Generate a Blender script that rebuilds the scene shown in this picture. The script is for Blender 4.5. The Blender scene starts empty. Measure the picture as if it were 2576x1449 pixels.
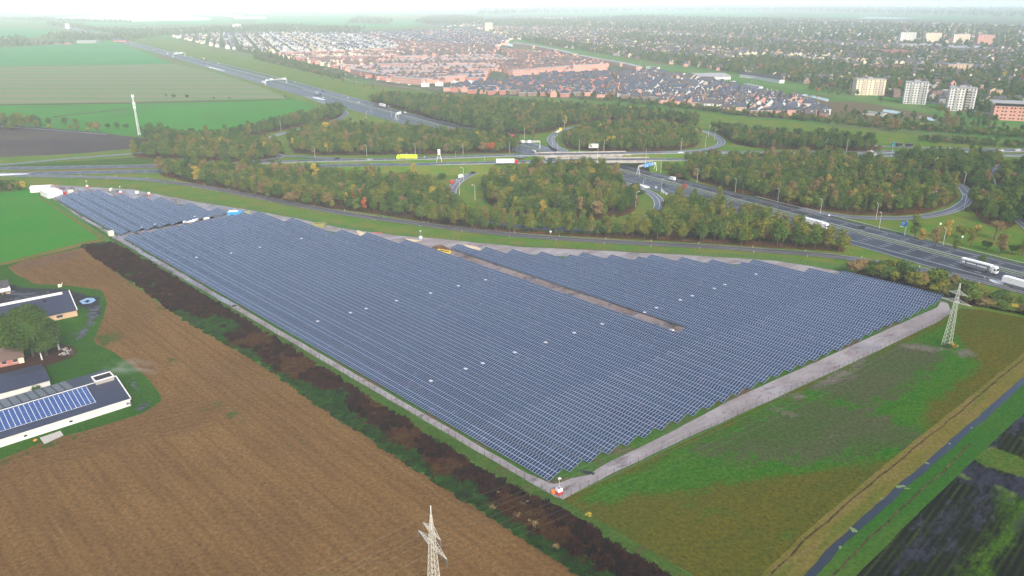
import bpy, math, random
import numpy as np
from mathutils import Vector, Matrix, noise
rad = math.radians
SC = bpy.context.scene
COL = SC.collection
random.seed(7)

# ------------------------------------------------------------------ camera
FPX, HORY, HCAM, CX, CY = 1900.0, 2.0, 120.0, 1288.0, 724.5
PITCH = math.atan((CY - HORY) / FPX)
cam = bpy.data.cameras.new('camera')
cam.sensor_width = 36.0
cam.lens = FPX / 2576.0 * 36.0
cam.clip_start = 1.0
cam.clip_end = 120000.0
camo = bpy.data.objects.new('camera', cam)
COL.objects.link(camo)
camo.location = (0, 0, HCAM)
camo.rotation_euler = (math.pi / 2 - PITCH, 0, 0)
SC.camera = camo

# ------------------------------------------------------------------ world, sun, exposure
SUN_AZ = (0.35, -0.94)
SUN_EL = rad(38)
w = bpy.data.worlds.new('World')
SC.world = w
w.use_nodes = True
nt = w.node_tree
nt.nodes.clear()
sky = nt.nodes.new('ShaderNodeTexSky')
sky.sky_type = 'NISHITA'
sky.sun_disc = False
sky.sun_elevation = SUN_EL
sky.sun_rotation = math.atan2(SUN_AZ[0], SUN_AZ[1])
sky.air_density = 1.0
sky.dust_density = 4.0
sky.ozone_density = 1.0
bg = nt.nodes.new('ShaderNodeBackground')
bg.inputs['Strength'].default_value = 0.15
wo = nt.nodes.new('ShaderNodeOutputWorld')
nt.links.new(sky.outputs[0], bg.inputs[0])
nt.links.new(bg.outputs[0], wo.inputs[0])
sl = bpy.data.lights.new('sun', 'SUN')
sl.energy = 1.5
sl.angle = rad(14)
sl.color = (1.0, 0.95, 0.88)
so = bpy.data.objects.new('sun', sl)
COL.objects.link(so)
so.rotation_euler = Vector((SUN_AZ[0] * math.cos(SUN_EL), SUN_AZ[1] * math.cos(SUN_EL), math.sin(SUN_EL))).to_track_quat('Z', 'Y').to_euler()
SC.view_settings.view_transform = 'Standard'
SC.view_settings.look = 'None'
SC.view_settings.exposure = 0.8
SC.view_settings.gamma = 1.0
SC.cycles.volume_bounces = 4
SC.cycles.max_bounces = 6
SC.cycles.volume_max_steps = 64
SC.cycles.use_denoising = True

# ------------------------------------------------------------------ helpers
def G(x, y, z=0.0):
    """point of the plane at height z that the photo shows at (x, y) of its 2576 px wide view"""
    u = (x - CX) / FPX
    v = (y - CY) / FPX
    dz = -(math.sin(PITCH) + v * math.cos(PITCH))
    dy = math.cos(PITCH) - v * math.sin(PITCH)
    t = (HCAM - z) / -dz
    return (u * t, dy * t)

def PX(x, y, z=0.0):
    """inverse of G: where a world point shows"""
    zz = z - HCAM
    d = y * math.cos(PITCH) - zz * math.sin(PITCH)
    if d < 1: return (-9999, 9999)
    up = y * math.sin(PITCH) + zz * math.cos(PITCH)
    return (CX + x / d * FPX, CY - up / d * FPX)

def tag(o, label=None, cat=None, group=None, kind=None):
    if label: o['label'] = label
    if cat: o['category'] = cat
    if group: o['group'] = group
    if kind: o['kind'] = kind
    return o

def empty(name, loc, rz=0.0, label=None, cat=None, group=None):
    o = bpy.data.objects.new(name, None)
    COL.objects.link(o)
    o.location = loc
    o.rotation_euler = (0, 0, rz)
    o.empty_display_size = 0.1
    return tag(o, label, cat, group)

class MB:
    def __init__(s):
        s.v = []; s.f = []; s.m = []; s.uv = []
    def face(s, pts, m=0, uv=None):
        i = len(s.v); s.v.extend([tuple(p) for p in pts])
        s.f.append(tuple(range(i, i + len(pts)))); s.m.append(m); s.uv.append(uv)
    def box(s, x0, x1, y0, y1, z0, z1, m=0, mtop=None):
        v = [(x0, y0, z0), (x1, y0, z0), (x1, y1, z0), (x0, y1, z0), (x0, y0, z1), (x1, y0, z1), (x1, y1, z1), (x0, y1, z1)]
        i = len(s.v); s.v += v
        for k, f in enumerate([(0, 3, 2, 1), (4, 5, 6, 7), (0, 1, 5, 4), (1, 2, 6, 5), (2, 3, 7, 6), (3, 0, 4, 7)]):
            s.f.append(tuple(i + a for a in f)); s.m.append(mtop if (k == 1 and mtop is not None) else m); s.uv.append(None)
    def hexa(s, bot, top, m=0):
        i = len(s.v); n = len(bot); s.v += [tuple(p) for p in bot] + [tuple(p) for p in top]
        s.f.append(tuple(i + a for a in range(n - 1, -1, -1))); s.f.append(tuple(i + n + a for a in range(n)))
        s.m += [m, m]; s.uv += [None, None]
        for a in range(n):
            b = (a + 1) % n
            s.f.append((i + a, i + b, i + n + b, i + n + a)); s.m.append(m); s.uv.append(None)
    def bar(s, p, q, r, m=0, n=4, r2=None):
        p = Vector(p); q = Vector(q); d = (q - p)
        if d.length < 1e-6: return
        d.normalize()
        a = d.orthogonal().normalized(); b = d.cross(a)
        r2 = r if r2 is None else r2
        bot = [p + (a * math.cos(t) + b * math.sin(t)) * r for t in [2 * math.pi * k / n + .785 for k in range(n)]]
        top = [q + (a * math.cos(t) + b * math.sin(t)) * r2 for t in [2 * math.pi * k / n + .785 for k in range(n)]]
        s.hexa(bot, top, m)
    def disc(s, c, ax, r, wdt, m=0, n=12):
        c = Vector(c); ax = Vector(ax).normalized()
        s.bar(c - ax * wdt / 2, c + ax * wdt / 2, r, m, n)
    def mesh(s, name, mats):
        me = bpy.data.meshes.new(name)
        me.from_pydata(s.v, [], s.f)
        if not isinstance(mats, (list, tuple)): mats = [mats]
        for m in mats: me.materials.append(m)
        if any(s.m): me.polygons.foreach_set('material_index', s.m)
        if any(u is not None for u in s.uv):
            ul = me.uv_layers.new(name='UVMap'); k = 0
            for f, u in zip(s.f, s.uv):
                for a in range(len(f)):
                    if u: ul.data[k].uv = u[a]
                    k += 1
        me.update()
        return me
    def build(s, name, mats, parent=None, loc=None, rz=None, **kw):
        return link(name, s.mesh(name, mats), parent, loc, rz, **kw)

def link(name, me, parent=None, loc=None, rz=None, **kw):
    o = bpy.data.objects.new(name, me)
    COL.objects.link(o)
    if parent: o.parent = parent
    if loc is not None: o.location = loc
    if rz is not None: o.rotation_euler = (0, 0, rz)
    return tag(o, **kw)

def copy_thing(root, loc, rz, label=None, group=None, scale=None):
    r = root.copy(); COL.objects.link(r); r.location = loc; r.rotation_euler = (0, 0, rz)
    if scale: r.scale = scale
    if label: r['label'] = label
    if group: r['group'] = group
    for ch in root.children:
        c = ch.copy(); COL.objects.link(c); c.parent = r
        for g in ch.children:
            d = g.copy(); COL.objects.link(d); d.parent = c
    return r

# ------------------------------------------------------------------ materials
def newmat(name):
    m = bpy.data.materials.new(name); m.use_nodes = True
    nt = m.node_tree; nt.nodes.clear()
    out = nt.nodes.new('ShaderNodeOutputMaterial')
    p = nt.nodes.new('ShaderNodeBsdfPrincipled')
    nt.links.new(p.outputs[0], out.inputs[0])
    return m, nt, p

def N_(nt, t, **kw):
    n = nt.nodes.new(t)
    for k, v in kw.items():
        if k.startswith('i_'): n.inputs[k[2:]].default_value = v
        else: setattr(n, k, v)
    return n

def mathn(nt, op, a, b=None, c=None, clamp=False):
    n = nt.nodes.new('ShaderNodeMath'); n.operation = op; n.use_clamp = clamp
    for i, x in enumerate((a, b, c)):
        if x is None: continue
        if isinstance(x, (int, float)): n.inputs[i].default_value = x
        else: nt.links.new(x, n.inputs[i])
    return n.outputs[0]

def mixc(nt, fac, a, b):
    n = nt.nodes.new('ShaderNodeMix'); n.data_type = 'RGBA'
    for i, x in ((0, fac), (6, a), (7, b)):
        if isinstance(x, (int, float)): n.inputs[i].default_value = x
        elif isinstance(x, (tuple, list)): n.inputs[i].default_value = (x[0], x[1], x[2], 1)
        else: nt.links.new(x, n.inputs[i])
    return n.outputs[2]

def noisef(nt, scale, detail=3, vec=None, rough=.6, lo=.35, hi=.65, dist=0.0):
    n = nt.nodes.new('ShaderNodeTexNoise'); n.inputs['Scale'].default_value = scale
    n.inputs['Detail'].default_value = detail; n.inputs['Roughness'].default_value = rough
    n.inputs['Distortion'].default_value = dist
    if vec is not None: nt.links.new(vec, n.inputs['Vector'])
    r = nt.nodes.new('ShaderNodeMapRange'); r.inputs[1].default_value = lo; r.inputs[2].default_value = hi
    nt.links.new(n.outputs[0], r.inputs[0])
    return r.outputs[0]

def posn(nt, rz=0.0, scale=(1, 1, 1)):
    g = nt.nodes.new('ShaderNodeNewGeometry')
    m = nt.nodes.new('ShaderNodeMapping'); m.vector_type = 'POINT'
    m.inputs['Rotation'].default_value = (0, 0, rz); m.inputs['Scale'].default_value = scale
    if rz and scale != (1, 1, 1):
        m.inputs['Scale'].default_value = (1, 1, 1)
        m2 = nt.nodes.new('ShaderNodeMapping'); m2.inputs['Scale'].default_value = scale
        nt.links.new(g.outputs['Position'], m.inputs[0]); nt.links.new(m.outputs[0], m2.inputs[0])
        return m2.outputs[0]
    nt.links.new(g.outputs['Position'], m.inputs[0])
    return m.outputs[0]

def pm(name, col, rough=.85, col2=None, scale=.5, metal=0.0, spec=.3, detail=3, obj=False):
    """simple procedural material: base colour with a noise variation"""
    m, nt, p = newmat(name)
    p.inputs['Roughness'].default_value = rough; p.inputs['Metallic'].default_value = metal
    p.inputs['Specular IOR Level'].default_value = spec
    if col2 is None: col2 = tuple(c * .8 for c in col)
    if obj:
        tc = nt.nodes.new('ShaderNodeTexCoord'); vec = tc.outputs['Object']
    else: vec = posn(nt)
    nt.links.new(mixc(nt, noisef(nt, scale, detail, vec), col, col2), p.inputs['Base Color'])
    return m

KG = {'dark weeds': 1.0, 'verge grass': .95, 'bright pasture': .62, 'green crop field': .72, 'distant pasture': .95, 'striped stubble': 1.15, 'far farmland': .95, 'dark ploughed soil': .9, 'leaf litter': .9, 'grass under panels': 1.0, 'dike grass': .95, 'dry yellow bank': .52, 'green bank': .5, 'short grass': .6, 'gravel track': .72, 'wet gravel': .75, 'muddy site ground': .75, 'town ground': .8}   # wet autumn ground is darker than dry samples
def groundmat(name, cols, scales, rz=0.0, stretch=(1, 1, 1), fine=.35, rough=.95, stripes=None, bump=.25, gloss=None):
    """cols[0] mixed with cols[1..] by noises of growing frequency; fine grain; optional crop stripes (angle, period, strength, colour)"""
    m, nt, p = newmat(name)
    p.inputs['Specular IOR Level'].default_value = .02
    vec = posn(nt, rz, stretch)
    k_ = KG.get(name, .62)
    cols = [tuple(a * k_ for a in q) for q in cols]
    if stripes: stripes = [(a, b_, c_, tuple(v * k_ for v in d), e) for (a, b_, c_, d, e) in stripes]
    c = cols[0]
    for cc, s in zip(cols[1:], scales):
        lo, hi = (.42, .6) if len(s) < 2 else s[1:]
        c = mixc(nt, noisef(nt, s[0], 4, vec, .62, lo, hi, .3), c, cc)
    if stripes:
        for (ang, per, st, sc, wd) in stripes:
            pv = posn(nt, -ang)
            sp = nt.nodes.new('ShaderNodeSeparateXYZ'); nt.links.new(pv, sp.inputs[0])
            n1 = noisef(nt, .09, 2, vec, .5, 0, 1)
            y = mathn(nt, 'ADD', sp.outputs[1], mathn(nt, 'MULTIPLY', n1, per * .35))
            fr = mathn(nt, 'FRACT', mathn(nt, 'DIVIDE', y, per))
            tri = mathn(nt, 'ABSOLUTE', mathn(nt, 'SUBTRACT', fr, .5))
            ln = mathn(nt, 'MULTIPLY_ADD', tri, 1 / wd, 1 - .5 / wd, clamp=True)
            pe = posn(nt, -ang, (.05, .9, 1))
            br = noisef(nt, 1.0, 3, pe, .7, .3, .7)
            c = mixc(nt, mathn(nt, 'MULTIPLY', mathn(nt, 'MULTIPLY', ln, br), st), c, sc)
    f1 = noisef(nt, .9, 5, posn(nt), .75, .3, .7)
    hsv = nt.nodes.new('ShaderNodeHueSaturation')
    if isinstance(c, (tuple, list)): hsv.inputs['Color'].default_value = (*c, 1)
    else: nt.links.new(c, hsv.inputs['Color'])
    nt.links.new(mathn(nt, 'MULTIPLY_ADD', f1, fine * 2, 1 - fine), hsv.inputs['Value'])
    nt.links.new(hsv.outputs[0], p.inputs['Base Color'])
    p.inputs['Roughness'].default_value = rough
    if gloss:
        g = noisef(nt, gloss[0], 3, vec, .6, gloss[1], gloss[1] + .06)
        r = mathn(nt, 'MULTIPLY_ADD', g, -(rough - gloss[2]), rough)
        nt.links.new(r, p.inputs['Roughness'])
        nt.links.new(mathn(nt, 'MULTIPLY_ADD', g, .5, .02), p.inputs['Specular IOR Level'])
    if bump:
        b = nt.nodes.new('ShaderNodeBump'); b.inputs['Strength'].default_value = bump; b.inputs['Distance'].default_value = .25
        nt.links.new(f1, b.inputs['Height']); nt.links.new(b.outputs[0], p.inputs['Normal'])
    return m

A1 = rad(134.8)                  # direction of the solar rows
M = {}
def covermat(name, base, l1, l2, l3, stripes=(), rough=.95, gloss2=False, fine=.4, rz=0.0, stretch=(1, 1, 1)):
    """ground whose cover types (base and three others) follow a vertex attribute, broken up by noise; each cover = (colour a, colour b)"""
    m, nt, p = newmat(name)
    at = nt.nodes.new('ShaderNodeAttribute'); at.attribute_name = 'cover'
    sp = nt.nodes.new('ShaderNodeSeparateColor'); nt.links.new(at.outputs['Color'], sp.inputs[0])
    vec = posn(nt, rz, stretch)
    na = noisef(nt, .09, 5, vec, .7, .3, .7); nb = noisef(nt, .28, 4, vec, .7, .3, .7); nc = noisef(nt, .035, 4, vec, .65, .35, .65)
    c = mixc(nt, mathn(nt, 'MULTIPLY_ADD', na, .6, mathn(nt, 'MULTIPLY', nc, .4)), base[0], base[1])
    def lines(c, sts):
        for (ang, per, st, sc, wd) in sts:
            q = nt.nodes.new('ShaderNodeSeparateXYZ'); nt.links.new(posn(nt, -ang), q.inputs[0])
            y = mathn(nt, 'ADD', q.outputs[1], mathn(nt, 'MULTIPLY', nc, .5))
            tri = mathn(nt, 'ABSOLUTE', mathn(nt, 'SUBTRACT', mathn(nt, 'FRACT', mathn(nt, 'DIVIDE', y, per)), .5))
            ln = mathn(nt, 'MULTIPLY_ADD', tri, 1 / wd, 1 - .5 / wd, clamp=True)
            br = noisef(nt, 1.0, 3, posn(nt, -ang, (.05, .9, 1)), .7, .3, .7)
            c = mixc(nt, mathn(nt, 'MULTIPLY', mathn(nt, 'MULTIPLY', ln, br), st), c, sc)
        return c
    c = lines(c, stripes)
    facs = []
    for k, (lay, n1) in enumerate(zip((l1, l2, l3), (na, nb, na))):
        if lay is None: facs.append(None); continue
        w = mathn(nt, 'ADD', sp.outputs[k], mathn(nt, 'MULTIPLY', mathn(nt, 'SUBTRACT', mathn(nt, 'MULTIPLY_ADD', nb, .5, mathn(nt, 'MULTIPLY', n1, .5)), .5), .9))
        f = mathn(nt, 'MULTIPLY_ADD', mathn(nt, 'SUBTRACT', w, .5), 3.0, .5, clamp=True)
        lc = mixc(nt, nb if k != 1 else nc, lay[0], lay[1])
        if len(lay) > 2: lc = lines(lc, lay[2])
        c = mixc(nt, f, c, lc); facs.append(f)
    f1 = noisef(nt, .9, 5, posn(nt), .75, .3, .7)
    hsv = nt.nodes.new('ShaderNodeHueSaturation'); nt.links.new(c, hsv.inputs['Color'])
    nt.links.new(mathn(nt, 'MULTIPLY_ADD', f1, fine * 2, 1 - fine), hsv.inputs['Value'])
    nt.links.new(hsv.outputs[0], p.inputs['Base Color'])
    p.inputs['Roughness'].default_value = rough; p.inputs['Specular IOR Level'].default_value = .02
    if gloss2 and facs[1] is not None:
        g = mathn(nt, 'MULTIPLY', facs[1], nb)
        nt.links.new(mathn(nt, 'MULTIPLY_ADD', g, -.55, rough), p.inputs['Roughness']); nt.links.new(mathn(nt, 'MULTIPLY_ADD', g, .22, .02), p.inputs['Specular IOR Level'])
    b = nt.nodes.new('ShaderNodeBump'); b.inputs['Strength'].default_value = .3; b.inputs['Distance'].default_value = .25
    nt.links.new(f1, b.inputs['Height']); nt.links.new(b.outputs[0], p.inputs['Normal'])
    return m
M['c_meadow'] = covermat('meadow', ((.082, .068, .003), (.044, .062, .003)), ((.014, .085, .001), (.040, .098, .002)), ((.064, .056, .032), (.034, .066, .010)), ((.14, .12, .09), (.09, .08, .07)), stripes=[(rad(40), 3.4, .25, (.035, .05, .004), .4)], gloss2=False, fine=.5, rz=-.6, stretch=(.55, 1, 1))
M['c_stubble'] = covermat('maize stubble', ((.092, .046, .013), (.170, .094, .030)), ((.105, .053, .017), (.145, .080, .026), [(rad(28), 2.6, .5, (.055, .024, .008), .3)]), ((.030, .070, .006), (.06, .06, .012)), ((.09, .05, .03), (.13, .075, .04)), stripes=[(A1, 3.1, .7, (.040, .016, .006), .22), (A1, 9.3, .7, (.22, .135, .05), .07), (A1, 1.55, .55, (.155, .085, .027), .35)], fine=.45, rz=-A1, stretch=(.35, 1, 1))
M['c_dark'] = covermat('dark crop land', ((.003, .003, .004), (.008, .010, .004)), ((.020, .070, .001), (.06, .12, .002), [(rad(45), 1.5, .9, (.008, .014, .004), .45)]), ((.006, .005, .009), (.016, .015, .026)), ((.03, .085, .006), (.07, .09, .012)), stripes=[(rad(45), 1.6, .9, (.035, .055, .006), .35)], gloss2=True, fine=.5, rz=-rad(45), stretch=(.4, 1, 1))
M['c_farm'] = covermat('farm ground', ((.010, .060, .002), (.035, .095, .003)), ((.013, .012, .016), (.035, .034, .043)), ((.03, .03, .04), (.06, .06, .08)), ((.055, .020, .012), (.028, .014, .010)), gloss2=True, fine=.4)
M['base'] = groundmat('far farmland', [(.05, .15, .02), (.10, .15, .035), (.12, .09, .05)], [(.0016,), (.0035, .52, .62)], fine=.25)
M['verge'] = groundmat('verge grass', [(.065, .15, .012), (.12, .15, .02), (.16, .12, .03)], [(.05,), (.12, .55, .7)], fine=.35)
M['bright'] = groundmat('bright pasture', [(.035, .26, .012), (.075, .25, .02)], [(.03, .4, .7)], fine=.18, stripes=[(A1, 6, .25, (.09, .28, .03), .3)])
M['bright2'] = groundmat('green crop field', [(.05, .25, .025), (.06, .2, .03)], [(.012, .4, .7)], fine=.12, stripes=[(rad(8), 9, .3, (.04, .15, .03), .3)])
M['mint'] = groundmat('distant pasture', [(.035, .19, .05), (.05, .2, .05)], [(.006,)], fine=.15)
M['strip'] = groundmat('striped stubble', [(.085, .15, .045), (.10, .15, .05)], [(.004,)], stretch=(.25, 1, 1), fine=.15, stripes=[(rad(-1), 58, 1.8, (.19, .12, .11), .5), (rad(-1), 19, 1.2, (.05, .17, .04), .4)])
M['plough'] = groundmat('dark ploughed soil', [(.058, .048, .05), (.085, .068, .06)], [(.02,)], rz=.1, stretch=(.3, 1, 1), fine=.12)
M['stubble'] = groundmat('brown maize stubble', [(.20, .105, .047), (.26, .15, .072), (.15, .085, .055), (.09, .13, .03)], [(.03, .35, .7), (.06, .5, .75), (.045, .66, .74)], rz=-A1, stretch=(.35, 1, 1), fine=.42, stripes=[(A1, 3.1, .5, (.10, .045, .025), .22), (A1, 9.3, .75, (.36, .23, .10), .12), (A1, 1.5, .3, (.27, .16, .07), .4)])
M['headland'] = groundmat('stubble headland', [(.24, .135, .06), (.30, .18, .09), (.15, .15, .04)], [(.04, .4, .7), (.07, .62, .72)], rz=-rad(30), stretch=(.3, 1, 1), fine=.38, stripes=[(rad(28), 3, .4, (.13, .06, .03), .25)])
M['belt'] = groundmat('dark weeds', [(.012, .004, .003), (.022, .008, .004), (.01, .018, .004)], [(.08,), (.06, .56, .66)], fine=.45, bump=.6)
M['beltgreen'] = groundmat('green weeds', [(.03, .10, .012), (.06, .07, .02), (.05, .13, .015)], [(.1,), (.2,)], fine=.45, bump=.6)
M['gravel'] = groundmat('gravel track', [(.30, .265, .27), (.40, .37, .375), (.18, .14, .135)], [(.12,), (.22, .56, .68)], rz=-rad(37), stretch=(.4, 1, 1), fine=.16, gloss=(.11, .55, .45))
M['gravelwet'] = groundmat('wet gravel', [(.20, .18, .20), (.33, .32, .36), (.09, .06, .05)], [(.12,), (.2, .56, .66)], rz=-A1, stretch=(.3, 1, 1), fine=.2, gloss=(.16, .5, .12))
M['mud'] = groundmat('muddy site ground', [(.19, .14, .13), (.30, .25, .25), (.08, .055, .045)], [(.06, .4, .6), (.1, .52, .66)], fine=.25, gloss=(.1, .56, .15))
M['undersolar'] = groundmat('grass under panels', [(.035, .10, .012), (.09, .07, .04)], [(.05, .5, .62)], fine=.4)
M['sgrass'] = groundmat('short grass', [(.055, .13, .012), (.08, .15, .02), (.11, .09, .03)], [(.15,), (.12, .58, .7)], fine=.4)
M['ochre'] = groundmat('ochre meadow', [(.155, .115, .010), (.105, .105, .012), (.05, .10, .012)], [(.025, .4, .65), (.05, .6, .72)], fine=.5, stripes=[(rad(40), 4, .25, (.09, .10, .01), .4)])
M['meadowgreen'] = groundmat('fresh green patch', [(.035, .15, .010), (.06, .16, .02), (.09, .09, .02)], [(.06,), (.09, .58, .7)], rz=-.6, stretch=(.5, 1, 1), fine=.45)
M['meadowbrown'] = groundmat('bare wet patch', [(.13, .105, .065), (.17, .145, .12), (.05, .12, .015)], [(.04, .4, .65), (.06, .5, .6)], rz=-.6, stretch=(.45, 1, 1), fine=.35)
M['bank'] = groundmat('dry yellow bank', [(.23, .19, .03), (.15, .18, .02), (.26, .2, .05)], [(.1,), (.3,)], rz=-rad(41), stretch=(.2, 1, 1), fine=.35)
M['bankdark'] = groundmat('brown reeds', [(.11, .07, .03), (.2, .12, .06), (.05, .04, .015)], [(.2,), (.4,)], fine=.5, bump=.8)
M['bankgreen'] = groundmat('green bank', [(.04, .17, .012), (.09, .19, .02)], [(.06,)], rz=-rad(41), stretch=(.2, 1, 1), fine=.35)
M['darkfield'] = groundmat('dark crop rows', [(.022, .02, .026), (.05, .09, .012), (.012, .014, .02)], [(.03, .5, .62), (.05,)], rz=-rad(45), stretch=(.35, 1, 1), fine=.5, stripes=[(rad(45), 1.5, .8, (.05, .085, .012), .35)], gloss=(.035, .52, .25))
M['darkgreen'] = groundmat('young crop', [(.04, .12, .008), (.09, .17, .012)], [(.1,)], fine=.45, stripes=[(rad(45), 1.5, .8, (.01, .02, .01), .4)])
M['wetsoil'] = groundmat('wet dark soil', [(.055, .05, .065), (.10, .095, .12), (.02, .016, .02)], [(.08,), (.05, .5, .62)], rz=-rad(45), stretch=(.3, 1, 1), fine=.3, gloss=(.08, .48, .15))
M['forestfloor'] = groundmat('leaf litter', [(.10, .045, .016), (.05, .04, .012), (.16, .06, .018)], [(.12,), (.2, .55, .65)], fine=.5)
M['soil'] = groundmat('bare soil darkened as shade', [(.022, .016, .012), (.016, .022, .008)], [(.08, .5, .62)], fine=.4)  # bare site soil, base colour darkened to stand for shade between panel rows
M['yard'] = groundmat('black yard', [(.028, .025, .032), (.07, .07, .085)], [(.12, .45, .6)], rz=-.4, stretch=(.3, 1, 1), fine=.4, gloss=(.1, .5, .15))
M['farmgrass'] = groundmat('farm grass', [(.03, .14, .012), (.075, .18, .02)], [(.06, .4, .65)], fine=.4)
M['earth'] = groundmat('red brown earth', [(.10, .035, .022), (.05, .025, .018)], [(.3,)], fine=.5)
M['dike'] = groundmat('dike grass', [(.06, .17, .03), (.10, .17, .04)], [(.02,)], rz=.6, stretch=(.2, 1, 1), fine=.2)
M['citygrass'] = groundmat('town ground', [(.07, .11, .035), (.14, .13, .11), (.05, .08, .03)], [(.03,), (.06, .5, .6)], fine=.25)
M['sand'] = pm('pale sand', (.62, .5, .32), .95)
M['pave'] = pm('concrete paving', (.42, .40, .37), .9, scale=1.5)
M['heap'] = groundmat('soil heap', [(.15, .075, .04), (.22, .12, .07)], [(.4,)], fine=.5)

def asphalt(name, c, c2):
    m, nt, p = newmat(name)
    v = posn(nt)
    f = noisef(nt, .05, 4, v)
    f2 = noisef(nt, 2.5, 3, v)
    c_ = mixc(nt, f, c, c2)
    c_ = mixc(nt, mathn(nt, 'MULTIPLY', f2, .35), c_, tuple(a * 1.5 for a in c))
    if name.startswith('motorway'):
        f3 = noisef(nt, 1.0, 2, posn(nt, -rad(123.9), (.004, .55, 1)), .5, .35, .65)
        c_ = mixc(nt, mathn(nt, 'MULTIPLY', f3, .75), c_, tuple(a * .5 for a in c))
    nt.links.new(c_, p.inputs['Base Color'])
    p.inputs['Roughness'].default_value = .45; p.inputs['Specular IOR Level'].default_value = .45
    return m
M['asphalt'] = asphalt('motorway asphalt', (.024, .027, .038), (.042, .044, .057))
M['asphalt2'] = asphalt('ramp asphalt', (.055, .062, .082), (.075, .082, .10))
M['brickroad'] = asphalt('old road', (.038, .036, .042), (.07, .066, .072))
M['white'] = pm('road paint', (.75, .75, .75), .6, scale=.7)
M['water'] = pm('water', (.016, .022, .032), .06, scale=.1, spec=.6)
M['lake'] = pm('bright water', (.78, .82, .85), .12, scale=.01, metal=1.0)
M['duckweed'] = pm('duckweed', (.13, .20, .07), .9, scale=1)
M['steel'] = pm('galvanised steel', (.50, .51, .50), .5, metal=.3, scale=2)
M['pylonwarm'] = pm('weathered tower steel', (.52, .47, .38), .6, (.62, .60, .56), metal=.1, scale=1.2)
M['pylongreen'] = pm('pale green tower steel', (.42, .43, .38), .6, (.52, .53, .48), metal=.1, scale=1.2)
M['wire'] = pm('conductor', (.20, .20, .14), .5, metal=.4)
M['insul'] = pm('insulators', (.10, .16, .18), .3)
M['post'] = pm('dark fence post', (.07, .06, .055), .8)
M['black'] = pm('black', (.012, .012, .014), .6)
M['tyre'] = pm('rubber', (.02, .02, .02), .8)
M['rim'] = pm('wheel rim', (.4, .4, .42), .4, metal=.6)
M['carglass'] = pm('vehicle glass', (.015, .02, .03), .08, spec=.8)
def paint(n, c, r=.3): M[n] = pm(n + ' paint', c, r, tuple(a * .9 for a in c), scale=.8, spec=.5, obj=True); return M[n]
for n_, c_ in dict(p_white=(.8, .8, .8), p_black=(.02, .02, .025), p_silver=(.45, .47, .5), p_grey=(.16, .17, .19), p_blue=(.04, .09, .25), p_red=(.55, .03, .03),
                   p_lime=(.55, .85, .02), p_yellow=(.8, .6, .03), p_orange=(.85, .25, .03), p_navy=(.02, .03, .07), p_cyan=(.02, .28, .6), p_pink=(.8, .04, .12),
                   p_cream=(.78, .70, .5), p_olive=(.30, .30, .12), p_teal=(.02, .22, .25), p_lamp=(.6, .62, .62), p_ltgreen=(.5, .6, .5)).items(): paint(n_, c_)
M['signblue'] = pm('sign blue', (.01, .22, .62), .4)
M['signwhite'] = pm('sign white', (.8, .8, .8), .5)
M['concrete'] = pm('bridge concrete', (.42, .39, .35), .85, (.25, .23, .21), scale=.3)
M['trunk'] = pm('bark', (.09, .07, .055), .9, (.05, .04, .03), scale=1.5)
M['birch'] = pm('birch bark', (.7, .68, .64), .8, (.35, .33, .3), scale=1.2)

def brick(name, a, b, mortar, sc=1.0):
    m, nt, p = newmat(name)
    tc = nt.nodes.new('ShaderNodeTexCoord')
    f = noisef(nt, .6 * sc, 4, tc.outputs['Object'], .7, .3, .7)
    f2 = noisef(nt, 7 * sc, 2, tc.outputs['Object'], .7, .3, .7)
    c = mixc(nt, f, a, b); c = mixc(nt, mathn(nt, 'MULTIPLY', f2, .3), c, mortar)
    nt.links.new(c, p.inputs['Base Color']); p.inputs['Roughness'].default_value = .9
    return m
def tiles(name, a, b):
    m, nt, p = newmat(name)
    tc = nt.nodes.new('ShaderNodeTexCoord')
    wv = N_(nt, 'ShaderNodeTexWave', wave_type='BANDS', bands_direction='Z'); wv.inputs['Scale'].default_value = 2.2; wv.inputs['Distortion'].default_value = .4
    nt.links.new(tc.outputs['Object'], wv.inputs['Vector'])
    f = noisef(nt, .5, 4, tc.outputs['Object'], .7, .3, .7)
    c = mixc(nt, f, a, b); c = mixc(nt, mathn(nt, 'MULTIPLY', wv.outputs['Fac'], .35), c, tuple(x * .5 for x in a))
    nt.links.new(c, p.inputs['Base Color']); p.inputs['Roughness'].default_value = .55
    return m
M['w_red'] = brick('red brick', (.42, .13, .09), (.34, .10, .075), (.45, .38, .33))
M['w_pink'] = brick('salmon brick', (.60, .28, .20), (.52, .22, .16), (.6, .5, .45))
M['w_tan'] = brick('tan brick', (.55, .36, .21), (.45, .29, .17), (.6, .5, .4))
M['w_white'] = brick('white render', (.66, .64, .60), (.56, .54, .51), (.7, .7, .7))
M['w_cream'] = brick('cream render', (.72, .60, .42), (.66, .52, .36), (.75, .7, .6))
M['w_brown'] = brick('brown brick', (.20, .12, .09), (.15, .09, .07), (.3, .25, .2))
M['w_grey'] = brick('grey brick', (.32, .29, .27), (.25, .23, .22), (.4, .4, .38))
M['r_blue'] = tiles('blue black tiles', (.035, .045, .075), (.055, .065, .095))
M['r_dark'] = tiles('dark tiles', (.05, .045, .05), (.075, .065, .07))
M['r_red'] = tiles('red tiles', (.32, .07, .045), (.25, .055, .04))
M['r_brown'] = tiles('brown tiles', (.14, .085, .065), (.10, .07, .06))
M['r_flat'] = pm('grey flat roof', (.33, .33, .34), .8, scale=.2)
M['r_pink'] = pm('pink gravel roof', (.50, .39, .36), .9, (.40, .33, .31), scale=.3)
M['r_sheet'] = tiles('blue black sheet roof', (.022, .026, .055), (.035, .04, .07))
M['win'] = pm('window glass', (.03, .04, .06), .12, scale=.5, spec=.8)
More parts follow.
